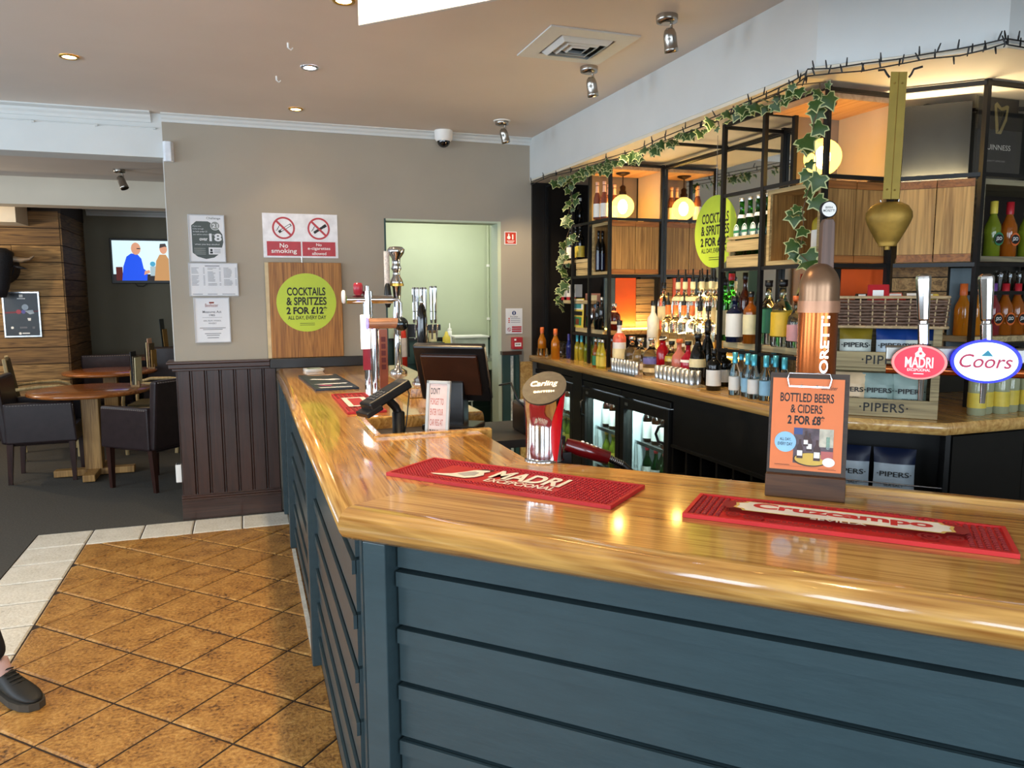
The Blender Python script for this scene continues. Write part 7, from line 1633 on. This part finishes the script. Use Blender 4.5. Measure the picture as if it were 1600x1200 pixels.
# bull's-head wall ornament, mostly outside the picture
p_ = aty(-8, 418, 8.75); t = thing('bull_head', 'dark speckled wall ornament with a curved horn at the picture edge', 'ornament', (p_.x, 8.9, p_.z-.25))
M_BULL = mat('speckled_hide', '#1b1d24', .6, vary=.7, scale=90)
B().lathe([(0, -.30), (.07, -.29), (.10, -.2), (.13, -.05), (.165, .08), (.16, .15), (.10, .19), (0, .20)], (p_.x, 8.78, p_.z), n=24, sy=.9).build('head', M_BULL, t)
B().cyl((p_.x, 8.84, p_.z), (p_.x, 8.992, p_.z), .14, .16, n=24).build('neck', M_BULL, t)
for sx in (-1, 1): B().tube([(p_.x+sx*.13, 8.78, p_.z+.09), (p_.x+sx*.22, 8.77, p_.z+.075), (p_.x+sx*.30, 8.76, p_.z+.085), (p_.x+sx*.34, 8.75, p_.z+.115)], .02, n=10, taper=[.034, .026, .016, .006]).build('horn', mat('horn', '#7c6a55', .4, vary=.3), t); B().lathe([(0, 0), (.03, .02), (.04, .07), (.0, .14)], (p_.x+sx*.14, 8.78, p_.z+.02), axis=(sx, 0, -.25), n=12, sy=.4).build('ear', M_BULL, t)
lamp('rear_room_light', 'POINT', (-3.1, 7.95, 1.95), 34, (1.0, .76, .46), shadow_soft_size=.05)

# ================================================================ PASSER-BY
def skinned(name, joints, edges, m, parent, sub=2, root=0):
    """joints: {key: (x, y, z, radius or (rx, ry))}"""
    keys = list(joints); ix = {k: i for i, k in enumerate(keys)}; off = WL[parent.name]
    me = bpy.data.meshes.new(name); me.from_pydata([tuple(Vector(joints[k][:3])-off) for k in keys], [(ix[a], ix[b]) for a, b in edges], [])
    o = link(name, me, parent); me.materials.append(m)
    o.modifiers.new('skin', 'SKIN').use_smooth_shade = True
    for i, k in enumerate(keys):
        r = joints[k][3]; sv = me.skin_vertices[0].data[i]; sv.radius = r if isinstance(r, tuple) else (r, r); sv.use_root = (i == root)
    sd = o.modifiers.new('smooth', 'SUBSURF'); sd.levels = sub; sd.render_levels = sub
    return o
pe = thing('person', 'person in black trousers and black trainers striding in past the border tiles', 'person', (-1.12, 3.25, 0))
M_TRS = mat('black_trousers', '#0e0e10', .8, vary=.2, scale=40); M_JKT = mat('charcoal_jacket', '#1b1c20', .8, vary=.2, scale=40); M_SKIN = mat('skin', '#c79a82', .5, vary=.05); M_HAIR = mat('brown_hair', '#2b1c12', .6, vary=.3, scale=80); M_SHOE = mat('black_trainer', '#15130f', .6, vary=.2); M_SOLE = mat('trainer_sole', '#3d362c', .7)
FT = Vector((-.905, 3.175, .085)); BK = Vector((-1.52, 3.36, .17))
skinned('trousers', {'pelvis': (-1.13, 3.28, .94, (.145, .11)), 'waist': (-1.125, 3.28, 1.06, (.14, .10)), 'hipf': (-1.11, 3.20, .86, .088), 'kneef': (-.995, 3.175, .50, .062), 'shinf': (-.955, 3.175, .30, .055), 'ankf': (FT.x-.006, 3.175, .135, .046),
    'hipb': (-1.15, 3.37, .86, .088), 'kneeb': (-1.19, 3.37, .49, .062), 'ankb': (BK.x+.03, 3.365, .235, .046)},
    [('pelvis', 'waist'), ('pelvis', 'hipf'), ('hipf', 'kneef'), ('kneef', 'shinf'), ('shinf', 'ankf'), ('pelvis', 'hipb'), ('hipb', 'kneeb'), ('kneeb', 'ankb')], M_TRS, pe)
skinned('jacket', {'belly': (-1.12, 3.28, 1.08, (.145, .105)), 'chest': (-1.105, 3.28, 1.30, (.165, .115)), 'collar': (-1.095, 3.28, 1.44, (.085, .07)), 'shf': (-1.105, 3.10, 1.40, .062), 'elf': (-1.20, 3.05, 1.14, .046), 'wrf': (-1.10, 3.05, .92, .034), 'shb': (-1.105, 3.46, 1.40, .062), 'elb': (-1.20, 3.52, 1.13, .046), 'wrb': (-1.16, 3.52, .90, .034)},
    [('belly', 'chest'), ('chest', 'collar'), ('chest', 'shf'), ('shf', 'elf'), ('elf', 'wrf'), ('chest', 'shb'), ('shb', 'elb'), ('elb', 'wrb')], M_JKT, pe)
skinned('head', {'neck0': (-1.095, 3.28, 1.43, .052), 'neck1': (-1.085, 3.28, 1.52, .05), 'jaw': (-1.06, 3.28, 1.575, (.062, .058)), 'skull': (-1.072, 3.28, 1.655, (.088, .075)), 'crown': (-1.078, 3.28, 1.715, (.066, .058))}, [('neck0', 'neck1'), ('neck1', 'jaw'), ('jaw', 'skull'), ('skull', 'crown')], M_SKIN, pe)
b = B(); b.ball((-1.092, 3.28, 1.678), .098, 18, sx=.98, sy=.86, sz=.98); o = b.build('hair', M_HAIR, pe)
B().ball((-.975, 3.28, 1.60), .013, 10, sx=1.3).build('nose', M_SKIN, pe); B().ball((-.985, 3.28, 1.565), .016, 10, sx=.5, sz=.35, sy=1.4).build('mouth', mat('lips', '#9a5a50', .5), pe)
for sy in (-1, 1): B().ball((-.992, 3.28+sy*.03, 1.632), .010, 10).build('eye', INK, pe); B().ball((-1.075, 3.28+sy*.078, 1.615), .022, 10, sx=.8, sy=.35, sz=1.2).build('ear', M_SKIN, pe)
for nm, wx, wy, wz, dx in (('f', -1.10, 3.05, .92, .25), ('b', -1.16, 3.52, .90, .25)):
    J = {'wrist': (wx, wy, wz+.01, .026), 'palm': (wx+.025*dx, wy, wz-.05, (.022, .034)), 'knuck': (wx+.05*dx, wy, wz-.085, (.016, .036))}; E_ = [('wrist', 'palm'), ('palm', 'knuck')]
    for i, (fy, ln) in enumerate(((-.027, .058), (-.009, .070), (.009, .066), (.027, .052))):
        J['a%d' % i] = (wx+.05*dx+.008, wy+fy, wz-.095-ln*.5, .0085); J['b%d' % i] = (wx+.05*dx+.026, wy+fy, wz-.09-ln*.95, .0075); E_ += [('knuck', 'a%d' % i), ('a%d' % i, 'b%d' % i)]
    J['t0'] = (wx+.04*dx+.022, wy-.030, wz-.055, .010); J['t1'] = (wx+.05*dx+.036, wy-.030, wz-.09, .0085); E_ += [('palm', 't0'), ('t0', 't1')]
    skinned('hand', J, E_, M_SKIN, pe, sub=1)
def shoe(heel, pitch, yaw=0.0):
    """trainer along +x from its heel"""
    rot = Matrix.Rotation(yaw, 3, 'Z') @ Matrix.Rotation(pitch, 3, 'Y')
    def ring(x, hw, z0, z1, n=12): return [(x, hw*math.cos(2*math.pi*k/n), z0+(z1-z0)*(.5+.5*math.sin(2*math.pi*k/n))) for k in range(n)]
    S = [(-.005, .018, .02, .075), (.01, .032, .018, .105), (.05, .037, .018, .118), (.09, .037, .018, .108), (.14, .042, .018, .088), (.19, .048, .018, .072), (.24, .045, .018, .060), (.275, .032, .02, .048), (.29, .012, .024, .038)]
    P = []; F = []; n = 12
    for s_ in S: P += ring(*s_)
    for j in range(len(S)-1): F += [(j*n+k, (j+1)*n+k, (j+1)*n+(k+1) % n, j*n+(k+1) % n) for k in range(n)]
    F += [tuple(range(n)), tuple(range(len(S)*n-1, (len(S)-1)*n-1, -1))]
    b = B().add([heel+rot @ Vector(p) for p in P], F, True); sh = b.build('shoe', M_SHOE, pe); sh.modifiers.new('smooth', 'SUBSURF').render_levels = 1
    out = [(-.01, 0), (0, .028), (.04, .036), (.1, .036), (.19, .050), (.25, .046), (.285, .03), (.298, 0), (.285, -.03), (.25, -.046), (.19, -.050), (.1, -.036), (.04, -.036), (0, -.028)]
    b = B().prism(out[::-1], 0.0, .026); b.v = [heel+rot @ v for v in b.v]; b.build('sole', M_SOLE, sh)
    b = B()
    for k in range(5): b.tube([heel+rot @ Vector((.10+.018*k, -.022, .104-.008*k)), heel+rot @ Vector((.108+.018*k, 0, .110-.008*k)), heel+rot @ Vector((.10+.018*k, .022, .104-.008*k))], .003, n=5)
    b.build('laces', M_SHOE, sh)
shoe(Vector((-.945, 3.235, .002)), 0.0, R(-48)); shoe(Vector((-1.60, 3.365, .15)), R(38))
B().tube([(FT.x-.006, 3.175, .14), (FT.x, 3.175, .112), (FT.x+.004, 3.175, .09)], .036, n=14).build('sock', mat('pale_pink_sock', '#cfa9a0', .8), pe); B().tube([(BK.x+.03, 3.365, .25), (BK.x+.01, 3.365, .20)], .036, n=14).build('sock', MATS['pale_pink_sock'], pe)

pe.location.x -= .02
